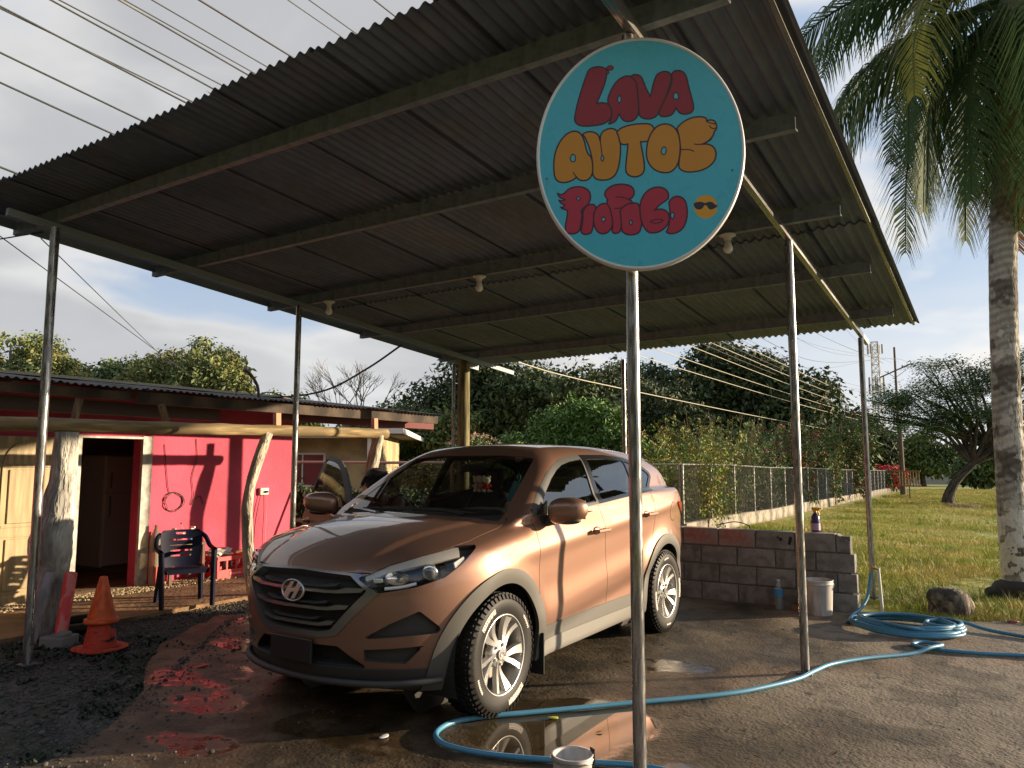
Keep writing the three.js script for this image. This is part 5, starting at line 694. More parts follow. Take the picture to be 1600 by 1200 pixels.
// ---------------------------------------------------------------- low block wall, bucket, hose, tap
{
  const w = thing('block_wall', 'low unplastered grey block wall with broken end and red spray paint', 'wall');
  const bm = [0, 1, 2].map((i) => { const k = [.27, .235, .30][i], m = mat(k, k * .95, k * .87, .95); m.map = grain(101 + i, 7, 5, .78, 1, 2.2, 2.2); m.bumpMap = grain(104, 26, 4, 0, 1, 3, 3); m.bumpScale = .002; return m; });
  const redM = mat(1, 1, 1, .9); redM.map = dataTex(256, 256, (u, v) => { const k = .7 * sstep(.48, .72, tn(u, v, 4, 107, 5)), s = .7 + .4 * tn(u, v, 30, 108, 3); return [toS(lerp(.29, .40, k) * s), toS(lerp(.27, .12, k) * s), toS(lerp(.245, .09, k) * s)]; }, true);
  const mor = mat(.16, .148, .13, .95); mor.bumpMap = grain(104, 26, 4, 0, 1, 3, 3); mor.bumpScale = .008;
  const X0 = .22, X1 = 2.22, zf = -3.10, t = .14, H = .197, Lb = .402, variants = [0, 1, 2, 3].map((s) => (len) => { const g = new RoundedBoxGeometry(len - .014, H - .016, t, 2, .007), p = g.attributes.position; for (let i = 0; i < p.count; i++) { const n = (vn3(p.getX(i) * 14 + s * 9, p.getY(i) * 14, p.getZ(i) * 14 + s) - .5) * .006; p.setXYZ(i, p.getX(i) + n, p.getY(i) + n, p.getZ(i) + n * 1.2); } g.computeVertexNormals(); return boxUV(g); });
  for (let r = 0; r < 4; r++) { let x = X0 - (r % 2 ? Lb / 2 : 0), k = 0; while (x < X1 - .05) { const a = Math.max(x, X0), b = Math.min(x + Lb, X1 - (r === 3 ? .05 : r === 2 ? .015 : 0)); if (b - a > .06) { const g = variants[(r * 3 + k) % 4](b - a); if (r === 3 && b > X1 - .1) { const p = g.attributes.position; for (let i = 0; i < p.count; i++) { const q = sstep(.10, .0, (b - a) / 2 - p.getX(i)); if (p.getY(i) > 0) p.setY(i, p.getY(i) - q * (.05 + .03 * vn(p.getZ(i) * 30, 3))); else p.setX(i, p.getX(i) - q * .0); } g.computeVertexNormals(); } g.translate((a + b) / 2, r * H + H / 2 - .01, zf - t / 2); mesh('block', g, r === 3 && x > .3 && x < 1.05 ? redM : bm[(r * 5 + k * 2) % 3], w); } x += Lb; k++; } }
  mesh('mortar', boxUV(box(X1 - X0 - .07, 4 * H - .035, t - .022, (X0 + X1) / 2 - .02, 2 * H - .02, zf - t / 2)), mor, w);
  mesh('paint_mark', [rbox(.045, .012, .003, .001, 1.47, .705, zf + .0045, 0, 0, -.5), rbox(.022, .035, .003, .001, 1.49, .69, zf + .0045, 0, 0, -.3), rbox(.028, .085, .003, .001, 1.585, .68, zf + .0045, 0, 0, -.25)], mat(.01, .01, .01, .7), w);
  // on and before the wall
  const sb = thing('spray_bottle', 'purple spray bottle with yellow trigger on top of the block wall', 'spray bottle', [1.83, .778, -3.17], -.5), pur = mat(.045, .02, .12, .3), yl = mat(.75, .48, .03, .4);
  mesh('bottle_body', lathe([[0, 0], [.042, 0], [.046, .01], [.046, .10], [.040, .125], [.043, .15], [.030, .175], [.016, .19], [.016, .205], [0, .205]], 24), pur, sb); mesh('trigger_head', [rbox(.10, .034, .03, .008, .012, .235, 0), cyl(.018, .02, .022, 14, 0, .212, 0), rbox(.014, .06, .016, .005, .042, .20, 0, 0, 0, .35), cyl(.009, .009, .03, 10, .07, .24, 0, 0, 0, Math.PI / 2)], yl, sb); mesh('bottle_label', cyl(.0465, .0465, .07, 24, 0, .055, 0), mat(.42, .30, .45, .5), sb);
  single('sponge', rbox(.07, .03, .05, .008, 1.70, .795, -3.16), mat(.55, .38, .06, .9), 'small yellow sponge on top of the block wall', 'sponge');
  single('iron_rod', tube([[.78, .80, -3.16], [1.0, .845, -3.18], [1.14, .81, -3.17], [1.16, .785, -3.15]], .006, 20, 6), mat(.10, .07, .05, .7), 'thin bent iron rod lying on the block wall', 'rod');
  const wb = thing('water_bottle', 'clear plastic water bottle with blue label before the block wall', 'bottle', [1.49, 0, -2.93]); mesh('bottle_body', lathe([[0, 0], [.040, 0], [.044, .012], [.042, .05], [.044, .09], [.042, .13], [.044, .17], [.040, .21], [.022, .25], [.014, .265], [.014, .28], [0, .28]], 24), mat(.86, .90, .90, .05, { transmission: .9, thickness: 0 }), wb); mesh('bottle_label', cyl(.0448, .0448, .075, 24, 0, .165, 0), mat(.06, .26, .48, .4), wb); mesh('water', cyl(.040, .040, .12, 20, 0, .063, 0), mat(.55, .60, .58, .05, { transmission: .7, thickness: 0 }), wb); mesh('cap', cyl(.017, .017, .02, 14, 0, .288, 0), mat(.5, .62, .7, .4), wb);
  function pail(label, p, r0, r1, h, m, fl, hang) { const t = thing('bucket', label, 'bucket', p); mesh('pail', lathe([[0, .004], [r0, .004], [r0 + .004, .0], [lerp(r0, r1, .9), h * .86], [r1 + .003, h * .86], [r1 + .006, h * .90], [r1, h * .905], [r1 + .002, h - .008], [r1 + .006, h], [r1 - .004, h], [r1 - .006, h - .01], [r0 - .006, .012], [0, .012]], 44), m, t); mesh('handle', tube(Array.from({ length: 15 }, (_, i) => { const a = i / 14 * Math.PI; return [Math.cos(a) * (r1 + .008), h * .88 + (hang ? -Math.sin(a) * r1 * .85 : .012 * Math.sin(a)), Math.sin(a) * (hang ? .35 : 1) * (r1 + .012)]; }), .0035, 40, 6), galv, t); return t; }
  const pw = mat(.62, .58, .54, .45); pw.map = grain(111, 6, 5, .75, 1, 2, 2);
  pail('large white plastic bucket at the foot of the block wall', [1.88, 0, -2.90], .120, .142, .335, pw, 0, true);
  const b2 = pail('small white pail standing beside the hose loop', [1.76, 0, 2.07], .076, .090, .185, pw, 0, false);
  single('cleaning_rag', (() => { const g = new THREE.PlaneGeometry(.05, .075, 6, 8), p = g.attributes.position; for (let i = 0; i < p.count; i++) p.setZ(i, .008 * Math.sin(p.getX(i) * 120) * Math.cos(p.getY(i) * 40)); g.computeVertexNormals(); const a = g.clone(); a.translate(0, 0, -.003); return at(join([g, a]), 1.83, .165, 2.01, 0, -.7, .1); })(), mat(.05, .055, .07, .85), 'dark rag hanging over the rim of the small white pail', 'rag');
  single('clay_brick', boxUV(rbox(.18, .05, .09, .006, 1.70, .026, -2.98, 0, .2)), mat(.26, .12, .06, .9), 'brown clay brick lying beside the white bucket', 'brick');
  // standpipe and hose
  const sp = thing('standpipe', 'pale standpipe with brass tap at the edge of the grass', 'tap', [2.40, -.03, -3.34]); mesh('riser', bar([0, 0, 0], [-.02, .46, 0], .016, 12), mat(.62, .60, .52, .5), sp); mesh('tap', [bar([-.02, .45, 0], [-.075, .47, .03], .014, 10), rbox(.05, .008, .014, .003, -.05, .50, .015, 0, .4), bar([-.05, .47, .015], [-.05, .50, .015], .006, 8), bar([-.075, .47, .03], [-.085, .42, .035], .013, 10)], mat(.40, .26, .10, .35, { metalness: .8 }), sp);
  const P = [[2.315, .385, -3.305], [2.30, .28, -3.29], [2.285, .16, -3.24], [2.24, .06, -3.12], [2.185, .018, -2.95], [2.20, .017, -2.72]];
  const cr = rng(12); const spiral = (cx, cz, rx, rz, n, y0, a0, sh) => { for (let i = 0; i <= n * 12; i++) { const a = a0 + i / 12 * 6.283, k = i / (n * 12), q = sh - k * .20; P.push([cx + Math.cos(a) * rx * q + .03 * Math.sin(k * 9), y0 + k * .075 + .004 * Math.sin(a * 3), cz + Math.sin(a) * rz * q]); } };
  spiral(2.66, -2.52, .44, .36, 5, .018, Math.PI, 1.04);
  const last = P[P.length - 1]; P.push([last[0] + .15, .10, last[2] + .22], [2.74, .09, -2.18]);
  for (let i = 0; i <= 30; i++) { const a = 1.2 - i / 30 * 6.283 * 2.5, q = 1 - i * .006; P.push([2.98 + Math.cos(a) * .16 * q, .045 + (i / 30) * .05, -2.60 + Math.sin(a) * .20 * q]); }
  P.push([3.12, .06, -2.86], [3.28, .03, -2.80], [3.56, .018, -2.70], [4.2, .017, -2.5], [4.9, .017, -2.2], [4.9, .017, -1.95], [4.2, .017, -1.97], [3.54, .017, -1.93], [3.25, .017, -1.83], [2.99, .017, -1.79], [2.85, .018, -1.80], [2.79, .018, -1.90], [2.86, .018, -2.01], [2.97, .022, -1.98], [3.00, .045, -1.84], [2.93, .05, -1.68], [2.83, .020, -1.56], [2.52, .017, -1.18], [2.34, .017, -.87], [2.275, .017, -.62], [2.22, .017, -.36], [2.09, .017, -.06], [1.95, .017, .19], [1.68, .017, .52], [1.44, .017, .78], [1.23, .017, 1.02], [.98, .017, 1.30], [.82, .017, 1.48], [.745, .017, 1.64], [.775, .017, 1.81], [.89, .017, 1.91], [1.07, .017, 1.925], [1.31, .017, 1.87], [1.61, .017, 1.75], [1.95, .017, 1.62], [2.4, .017, 1.7], [2.7, .017, 2.1]);
  const hm = mat(.085, .30, .46, .42); hm.map = grain(115, 5, 4, .8, 1, 1, 60);
  single('garden_hose', tube(P, .0155, 900, 10), hm, 'long light blue hose coiled by the tap and looped round the puddle', 'hose');
  // stone, litter
  const stone = lumpy(.22, 12, 4, .8), sm = mat(.30, .25, .19, .95); sm.map = grain(117, 6, 5, .5, 1, 3, 3); sm.bumpMap = grain(118, 14, 4, 0, 1, 3, 3); sm.bumpScale = .02;
  single('boulder', boxUV(at(stone, 2.98, .07, -3.62, 0, .6, 0, 1.05, 1, .8)), sm, 'rounded brown boulder in the grass by the hose coil', 'boulder');
  const cup = (x, z, m, lab) => single('litter', at(lumpy(.035, x * 3, 2, .5), x, .012, z, 0, x, 0, 1.3, .8, 1), m, lab, 'litter', 'litter');
  cup(3.5, -3.42, mat(.30, .06, .05, .4), 'crumpled dark red wrapper at the edge of the grass'); cup(3.72, -3.50, mat(.62, .66, .62, .4), 'crumpled white wrapper at the edge of the grass');
  for (const [x, z, s, m, lab] of [[.55, 1.98, .028, mat(.6, .6, .58, .6), 'torn white paper scrap under the front bumper'], [-1.55, 1.62, .035, mat(.55, .08, .04, .6), 'small red plastic chip on the wet slab'], [1.18, 1.22, .028, mat(.40, .42, .04, .6), 'small yellow leaf floating in the puddle']]) single('scrap', at(lumpy(s, x * 7, 2, .16), x, .008, z, 0, x * 3, 0, 1.3, 1, .7), m, lab, 'scrap');
  const dead = []; for (let i = 0; i < 70; i++) dead.push([rr(-.5, 4.2), .006, rr(-2.2, 3.2), rr(0, 6), rr(-.2, .2), rr(-.2, .2), rr(.012, .032), [rr(.08, .2), rr(.05, .12), .03]]);
  const lf = new THREE.BufferGeometry(); lf.setAttribute('position', new THREE.Float32BufferAttribute([-1, 0, 0, 0, .1, .4, 1, .05, 0, -1, 0, 0, 1, .05, 0, 0, .1, -.4], 3)); lf.computeVertexNormals(); scene.add(scatter('fallen_leaves', lf, mat(1, 1, 1, .8), dead, 'small dry leaves fallen on the concrete yard', 'leaves'));
}
// ---------------------------------------------------------------- coconut palm
function frond(len, droop, az, lift, seed, nl = 58, ll = .62) {
  const r = rng(seed), pos = [], idx = [], pts = [], dir = V(Math.cos(az), 0, Math.sin(az)), side = V(-Math.sin(az), 0, Math.cos(az)); let p = V(0, 0, 0), th = lift; const n = 22;
  for (let i = 0; i <= n; i++) { pts.push(p.clone()); p = p.clone().add(V(dir.x * Math.cos(th), Math.sin(th), dir.z * Math.cos(th)).multiplyScalar(len / n)); th -= droop / n * (0.5 + i / n); th = Math.max(th, -1.5); }
  const tw = (r() - .5) * 1.2, g = [limb(pts.filter((_, i) => i % 3 === 0 || i === n).map((q) => q.toArray()), [.038, .026, .018, .011, .005], 24, 5)];
  const quad = (a, b, c, d) => { const o = pos.length / 3; pos.push(...a.toArray(), ...b.toArray(), ...c.toArray(), ...d.toArray()); idx.push(o, o + 1, o + 2, o + 1, o + 3, o + 2); };
  for (let i = 0; i < nl; i++) { const t = .14 + .86 * i / nl, f = t * n, k = Math.min(n - 1, Math.floor(f)), b = pts[k].clone().lerp(pts[k + 1], f - k), tan = pts[k + 1].clone().sub(pts[k]).normalize();
    for (const s of [1, -1]) { const l = ll * Math.sin(Math.PI * (.16 + .78 * t)) * (.8 + .4 * r()) + .06, out = side.clone().multiplyScalar(s * (.80 + .2 * r())).addScaledVector(tan, .55 + .2 * r()).add(V(0, -.20 + tw * s * .3 + (r() - .5) * .2, 0)).normalize(); const e1 = b.clone().addScaledVector(out, l * .5).add(V(0, -.05 * l, 0)), e2 = b.clone().addScaledVector(out, l * .92).add(V(0, -.42 * l - .1 * r(), 0)), wv = tan.clone().multiplyScalar(.013 + .006 * r()); quad(b.clone().sub(wv), b.clone().add(wv), e1.clone().sub(wv), e1.clone().add(wv)); quad(e1.clone().sub(wv), e1.clone().add(wv), e2.clone().addScaledVector(wv, -.15), e2.clone().addScaledVector(wv, .15)); } }
  const lg = new THREE.BufferGeometry(); lg.setAttribute('position', new THREE.Float32BufferAttribute(pos, 3)); lg.setIndex(idx); const f = lg.toNonIndexed(); f.computeVertexNormals(); g.push(f); return join(g);
}
{
  const t = thing('coconut_palm', 'tall coconut palm with white painted lower trunk beside the grass field', 'palm tree', [3.60, -.05, -5.21]);
  const bark = mat(1, 1, 1, .95); const S = 1024; bark.map = dataTex(512, S, (u, v) => { const y = v * 8, ring = tn(u, v * .5, 3, 120, 2); const a = tn(u, v, 10, 121, 5), c = sstep(.47, .58, tn(u, v * 8 % 1, 6, 122, 5)), k = .75 + .5 * a; const rr1 = .82 + .18 * Math.sin((y * 11 + ring * 2) * 6.28); let q = [lerp(.36, .15, c) * k * rr1, lerp(.335, .13, c) * k * rr1, lerp(.295, .108, c) * k * rr1]; const paint = y > .30 && y < 1.12 + .10 * (ring - .5) && tn(u, v * 8 % 1, 9, 124, 4) < .585 + .04 * Math.sin(u * 30) ? 1 : 0; const chalk = y >= 1.1 && y < 3.4 && tn(u, v * 8 % 1, 7, 126, 5) > lerp(.50, .66, (y - 1.1) / 2.3) ? .55 : 0; const m = Math.max(paint, chalk), w = .62 * (.85 + .3 * a); q = q.map((z, i) => lerp(z, w * [1, .95, .86][i], m)); return q.map(toS); }, true);
  bark.bumpMap = grain(128, 10, 5, 0, 1, 3, 10); bark.bumpScale = .02;
  const g = limb([[0, -.1, 0], [.0, .12, 0], [-.03, .62, .02], [-.02, 1.7, .01], [0, 2.8, -.01], [.05, 3.95, -.04], [.15, 5.1, -.11], [.27, 6.3, -.19], [.36, 7.3, -.25]], [.25, .175, .150, .148, .148, .146, .145, .143, .145], 110, 26, .07, 31); { const uv = g.attributes.uv; for (let i = 0; i < uv.count; i++) uv.setXY(i, uv.getX(i) / (6.28 * .27), uv.getY(i) / 8); }
  mesh('trunk', g, bark, t); const rootM = mat(.035, .028, .022, .95); mesh('root_boss', [lumpy(.30, 5, 3, .55).translate(0, .05, .02), lumpy(.16, 8, 3, .6).translate(.2, .03, .15), lumpy(.15, 11, 3, .6).translate(-.22, .05, .12)], rootM, t);
  const green = leafM({ color: lin(.070, .120, .045), roughness: .75, transmission: .25, thickness: 0, ior: 1.2 }), olive = leafM({ color: lin(.15, .16, .035), roughness: .75, transmission: .3, thickness: 0, ior: 1.2 }), dry = leafM({ color: lin(.30, .15, .055), roughness: .8, transmission: .2, thickness: 0, ior: 1.2 });
  let k = 0; for (let i = 0; i < 26; i++) { const az = i * 2.39996 + .4, lift = lerp(1.2, -.35, i / 26), f = frond(rr(3.1, 3.8), lerp(1.9, 2.3, R()), az, lift, 200 + i, 74, .70); mesh('frond', f.translate(.36, 7.25, -.25), i % 9 === 1 ? olive : green, t); }
  for (const [az, lift, m] of [[3.5, -.4, green], [2.9, -.5, green], [3.2, .2, green], [2.5, -.2, green], [3.9, -.1, green], [2.2, -.6, green], [3.0, -1.0, green], [4.4, -1.1, dry], [2.0, -1.2, green], [1.6, -.8, green], [3.7, -.75, green], [1.2, -1.25, dry]]) mesh('frond', frond(rr(2.6, 3.2), 2.2, az, lift, 300 + k++, 78, .72).translate(.36, 7.15, -.25), m, t);
  const cl = []; for (let i = 0; i < 9; i++) { const a = rr(0, 6.28); mesh('coconut', ball(.11, .36 + Math.cos(a) * .24, 6.95 + rr(-.2, .15), -.25 + Math.sin(a) * .24, 1, 1.2, 1, 14), mat(.16, .15, .03, .5), t); }
}

// ---------------------------------------------------------------- leaves, trees and shrubs
function clumpGeo(n, leaf, rad, seed, narrow = .42) { const r = rng(seed), pos = []; for (let i = 0; i < n; i++) { const a = r() * 6.283, c = r() * 2 - 1, s = Math.sqrt(1 - c * c), d = rad * Math.cbrt(r()), o = V(s * Math.cos(a) * d, c * d, s * Math.sin(a) * d); const dir = V(r() - .5, r() - .55, r() - .5).normalize(), up = V(r() - .5, r() * .8 + .2, r() - .5).normalize(), sd = dir.clone().cross(up).normalize(), l = leaf * (.6 + .8 * r()), tip = o.clone().addScaledVector(dir, l), m = o.clone().addScaledVector(dir, l * .45), nrm = dir.clone().cross(sd).multiplyScalar(l * .08), a1 = m.clone().addScaledVector(sd, l * narrow * .5).add(nrm), a2 = m.clone().addScaledVector(sd, -l * narrow * .5).add(nrm); pos.push(...o.toArray(), ...a1.toArray(), ...a2.toArray(), ...a1.toArray(), ...tip.toArray(), ...a2.toArray()); } const g = new THREE.BufferGeometry(); g.setAttribute('position', new THREE.Float32BufferAttribute(pos, 3)); g.computeVertexNormals(); return g; }
const clumps = {}; const clumpOf = (leaf, rad, n) => clumps[leaf + '_' + rad + '_' + n] || (clumps[leaf + '_' + rad + '_' + n] = clumpGeo(n, leaf, rad, 17));
const leafMat = leafM();
// blobs: [x, y, z, rx, ry, rz] ; cols: list of linear colours
function crown(parent, blobs, count, leaf, rad, cols, seed, o = {}) {
  const r = rng(seed), L = []; let vol = blobs.map((b) => Math.pow(b[3] * b[4] * b[5], .7)), tot = vol.reduce((a, b) => a + b); const hole = o.hole ?? .42, hs = o.hs ?? .9;
  while (L.length < count) { let k = 0, q = r() * tot; while (q > vol[k] && k < blobs.length - 1) { q -= vol[k]; k++; } const b = blobs[k], a = r() * 6.283, c = r() * 2 - 1, s = Math.sqrt(1 - c * c), d = Math.pow(r(), o.shell ?? .38), lump = .78 + .44 * vn3(s * Math.cos(a) * 2.2 + k * 7, c * 2.2, s * Math.sin(a) * 2.2 + seed); const x = b[0] + s * Math.cos(a) * d * b[3] * lump, y = b[1] + c * d * b[4] * lump, z = b[2] + s * Math.sin(a) * d * b[5] * lump; if (vn3(x * hs + seed, y * hs, z * hs) < hole && r() < .88) continue; const cc = cols[Math.min(cols.length - 1, Math.floor(Math.pow(r(), 1.3) * cols.length))], j = .75 + .5 * vn3(x * .7, y * .7, z * .7 + seed) + .2 * (r() - .5); L.push([x, y, z, r() * 6.28, (r() - .5) * 1.2, (r() - .5) * 1.2, o.flat ? [1 + r() * .7, o.flat, 1 + r() * .7] : .65 + r() * .7, [cc[0] * j, cc[1] * j, cc[2] * j]]); }
  const m = scatter('crown', clumpOf(leaf, rad, o.n || 14), o.mat || leafMat, L); m.name = o.name || 'crown'; parent.add(m); return m;
}
const barkM = mat(.13, .10, .075, .95); barkM.map = grain(131, 6, 5, .5, 1, 3, 1);
function limbs(parent, base, top, r0, blobs, seed, sub = 2, m = barkM, forkAt = .55) { const r = rng(seed), gs = []; const fork = base.map((v, i) => lerp(v, top[i], forkAt)); mesh('trunk', limb([base, base.map((v, i) => lerp(v, top[i], forkAt * .5) + (i === 1 ? 0 : (r() - .5) * r0)), fork], [r0 * 1.25, r0, r0 * .8], 14, 9, .15, seed), m, parent); for (const b of blobs) for (let k = 0; k < sub; k++) { const e = [b[0] + (r() - .5) * b[3] * 1.3, b[1] + (r() - .2) * b[4] * .9, b[2] + (r() - .5) * b[5] * 1.3]; const md = fork.map((v, i) => lerp(v, e[i], .5) + (r() - .5) * .5 * (i === 1 ? .4 : 1) * b[3] * .3); gs.push(limb([fork, md, e], [r0 * .55, r0 * .32, r0 * .1], 10, 6, .1, seed + k)); } mesh('limbs', gs, m, parent).userData.kind = 'stuff'; }
const DARK = [[.038, .060, .020], [.052, .076, .024], [.075, .092, .028]], OLIVE = [[.13, .165, .05], [.17, .19, .055], [.10, .135, .045], [.20, .18, .055]], FRESH = [[.095, .185, .034], [.13, .225, .042], [.07, .135, .030]], YELL = [[.22, .235, .038], [.28, .265, .048], [.15, .185, .038]], GREEN = [[.07, .115, .032], [.095, .14, .040], [.125, .165, .045]];
function tree(name, label, base, blobs, count, leaf, rad, cols, seed, o = {}) { const t = thing(name, label, o.cat || 'tree', [base[0], groundY(base[0], base[1]), base[1]], 0, o.group); const B = blobs; limbs(t, [0, -.1, 0], o.top || [B[0][0], B[0][1], B[0][2]], o.r0 || .25, B, seed, o.sub ?? 2, o.bark || barkM, o.fork ?? .55); crown(t, B, count, leaf, rad, cols, seed, o); return t; }
{
  const G = 'trees behind the fence and house';
  tree('mango_tree', 'huge dark dense tree behind the roadside fence', [-10.6, -40], [[0, 5.2, 0, 5.3, 3.9, 4.8], [4.4, 4.4, .5, 3.4, 3.2, 3.2], [-4.6, 4.9, .5, 3.8, 3.5, 3.5], [.9, 7.4, 0, 3.0, 2.1, 2.8], [2.6, 6.2, 1.0, 2.4, 2.1, 2.4], [-6.6, 3.7, 1, 3.1, 2.8, 3.0], [5.4, 2.9, 0, 2.0, 2.0, 2.0]], 5600, .36, .6, [...DARK, GREEN[0]], 41, { group: G, hole: .38, r0: .5, hs: .55 });
  tree('leafy_tree', 'bright green bushy tree behind the back fence', [-6.0, -12.4], [[0, 1.9, 0, 1.35, 1.15, 1.2], [1.25, 1.75, .3, 1.05, 1.1, 1.0], [-1.3, 1.6, 0, 1.0, 1.0, 1.0], [.3, 2.75, 0, .8, .62, .8], [2.0, 1.25, .4, .8, .9, .8], [-2.0, 1.2, 0, .8, .8, .8], [1.35, 2.6, .2, .45, .5, .45]], 3600, .13, .22, FRESH, 42, { group: G, hole: .42, hs: 1.6, r0: .12 });
  tree('dark_tree', 'dark evergreen tree behind the low side house', [-13.4, -19.0], [[0, 3.6, 0, 2.6, 2.4, 2.6], [2.2, 3.6, 0, 1.9, 1.9, 1.9], [-2.3, 3.0, 0, 2.0, 1.8, 2.0], [.6, 5.0, 0, 1.5, 1.1, 1.5], [4.0, 3.4, .6, 1.8, 1.9, 1.8], [-.4, 1.6, 1.5, 2.8, 1.6, 1.8]], 4200, .22, .40, [...DARK, GREEN[0], GREEN[1]], 43, { group: G, hole: .38, r0: .3, hs: .8 });
  tree('dark_tree', 'dark tree standing between the bright bush and the huge tree', [-10.6, -26.0], [[0, 3.6, 0, 2.4, 2.6, 2.4], [2.0, 3.2, 0, 1.8, 2.0, 1.8], [-1.8, 4.2, 0, 1.8, 1.6, 1.8]], 2600, .26, .42, DARK, 44, { group: G, hole: .40, r0: .3 });
  tree('spreading_tree', 'sunlit olive tree with pale branches beyond the corrugated roof, open crown', [-33, -11], [[0, 5.6, 0, 2.6, 1.7, 2.6], [-2.6, 5.0, 0, 2.0, 1.5, 2.0], [2.4, 5.2, 0, 1.8, 1.4, 1.8], [0, 3.6, 1, 3.4, 1.2, 2.2]], 2600, .24, .36, OLIVE, 45, { group: G, hole: .47, r0: .3, sub: 4, bark: mat(.30, .26, .20, .9) });
  tree('spreading_tree', 'sunlit olive tree beyond the corrugated roof, low dark middle crown', [-32, -15], [[0, 4.6, 0, 2.6, 1.9, 2.4], [1.9, 5.3, 0, 1.8, 1.4, 1.8], [-1.6, 5.0, 0, 1.6, 1.3, 1.6]], 2400, .24, .38, [OLIVE[2], ...GREEN], 46, { group: G, hole: .42, r0: .3 });
  tree('spreading_tree', 'sunlit olive tree with tall rounded crown beyond the corrugated roof', [-27, -15.2], [[0, 4.9, 0, 2.5, 2.1, 2.4], [1.7, 5.4, 0, 1.6, 1.3, 1.6], [-1.8, 5.0, 0, 1.7, 1.4, 1.6], [3.0, 4.1, 0, 1.3, 1.2, 1.3]], 3000, .22, .36, OLIVE, 47, { group: G, hole: .40, r0: .3 });
  tree('spreading_tree', 'low rounded tree beyond the end of the corrugated roof', [-24.8, -18.5], [[0, 3.6, 0, 1.8, 1.4, 1.7], [1.3, 3.3, 0, 1.3, 1.1, 1.3]], 1500, .22, .34, GREEN, 48, { group: G, hole: .40, r0: .25 });
  // leafless tree
  { const t = thing('bare_tree', 'leafless grey twiggy tree behind the low side house', 'tree', [-16.6, groundY(-16.6, -15.5), -15.5], 0, G), r = rng(77), gs = []; const grow = (p, d, l, rad, k) => { const e = p.clone().addScaledVector(d, l), m = p.clone().lerp(e, .5).add(V((r() - .5) * l * .2, 0, (r() - .5) * l * .2)); gs.push(limb([p.toArray(), m.toArray(), e.toArray()], [rad, rad * .8, rad * .6], 4, 5)); if (k > 0) for (let i = 0; i < 3; i++) grow(e.clone(), d.clone().add(V((r() - .5) * 1.4, (r() - .25) * .8, (r() - .5) * 1.4)).normalize(), l * (.6 + .25 * r()), rad * .6, k - 1); }; const bm = mat(.20, .17, .14, .9); mesh('trunk', limb([[0, -.1, 0], [.1, 1.2, 0], [0, 2.2, 0]], [.16, .13, .11], 8, 8), bm, t); for (let i = 0; i < 4; i++) grow(V(0, 2.2, 0), V((r() - .5) * 2.2, 1, (r() - .5) * 1.6).normalize(), 1.15, .05, 4); mesh('twigs', gs, bm, t).userData.kind = 'stuff'; }
  tree('olive_tree', 'olive leaved tree beneath the leafless twigs behind the side house', [-15.2, -16.8], [[0, 2.7, 0, 2.0, 1.2, 1.8], [2.0, 2.6, 0, 1.5, 1.1, 1.5], [-2.4, 2.4, 0, 1.3, 1.0, 1.3]], 2200, .17, .30, [...OLIVE, GREEN[1]], 50, { group: G, hole: .42, r0: .18 });
  // leaning feathery tree in the field
  { const bx = 1.6, bz = -31.5, t = thing('leaning_tree', 'leaning feathery tree spreading over the grass field', 'tree', [bx, groundY(bx, bz), bz]); const fm = mat(.12, .10, .082, .95); fm.map = grain(133, 6, 5, .5, 1, 3, 1); fm.bumpMap = grain(134, 12, 4, 0, 1, 4, 1); fm.bumpScale = .03; mesh('trunk', limb([[0, -.1, 0], [.12, .5, 0], [.45, 1.15, -.15], [1.0, 1.75, -.3], [1.7, 2.4, -.6], [2.5, 3.3, -1.0]], [.30, .21, .18, .16, .13, .09], 24, 10, .15, 3), fm, t); mesh('mulch_ring', lumpy(.9, 3, 3, .12).translate(.4, .02, .2), mat(.09, .055, .035, .95), t);
    const B = [[2.6, 5.4, -1, 2.2, .75, 2.0], [.6, 5.1, -.4, 2.0, .8, 1.8], [-1.4, 4.5, 0, 1.9, .8, 1.6], [4.6, 4.6, -1.6, 2.2, .9, 2.0], [1.8, 3.8, -.6, 2.4, .7, 1.8], [-.6, 3.4, .2, 2.0, .75, 1.6], [5.2, 3.2, -1.8, 2.0, .9, 1.8], [3.2, 6.2, -1, 1.5, .5, 1.4], [-2.6, 3.6, .4, 1.3, .6, 1.2], [.2, 5.9, -.2, 1.2, .4, 1.2]], r = rng(4), gs = []; for (const b of B) for (let k = 0; k < 4; k++) { const e = [b[0] + (r() - .5) * b[3] * 1.6, b[1] + (r() - .3) * b[4], b[2] + (r() - .5) * b[5] * 1.6]; const s = r() < .5 ? [1.0, 1.75, -.3] : [1.7, 2.4, -.6]; gs.push(limb([s, s.map((v, i) => lerp(v, e[i], .5) + (i === 1 ? .2 : (r() - .5) * .6)), e], [.10, .055, .015], 10, 5)); } mesh('limbs', gs, fm, t).userData.kind = 'stuff'; crown(t, B, 3000, .10, .30, [[.075, .125, .055], [.10, .16, .06], [.14, .21, .065]], 52, { hole: .50, hs: 1.3, n: 20, shell: .6, flat: .35 }); }
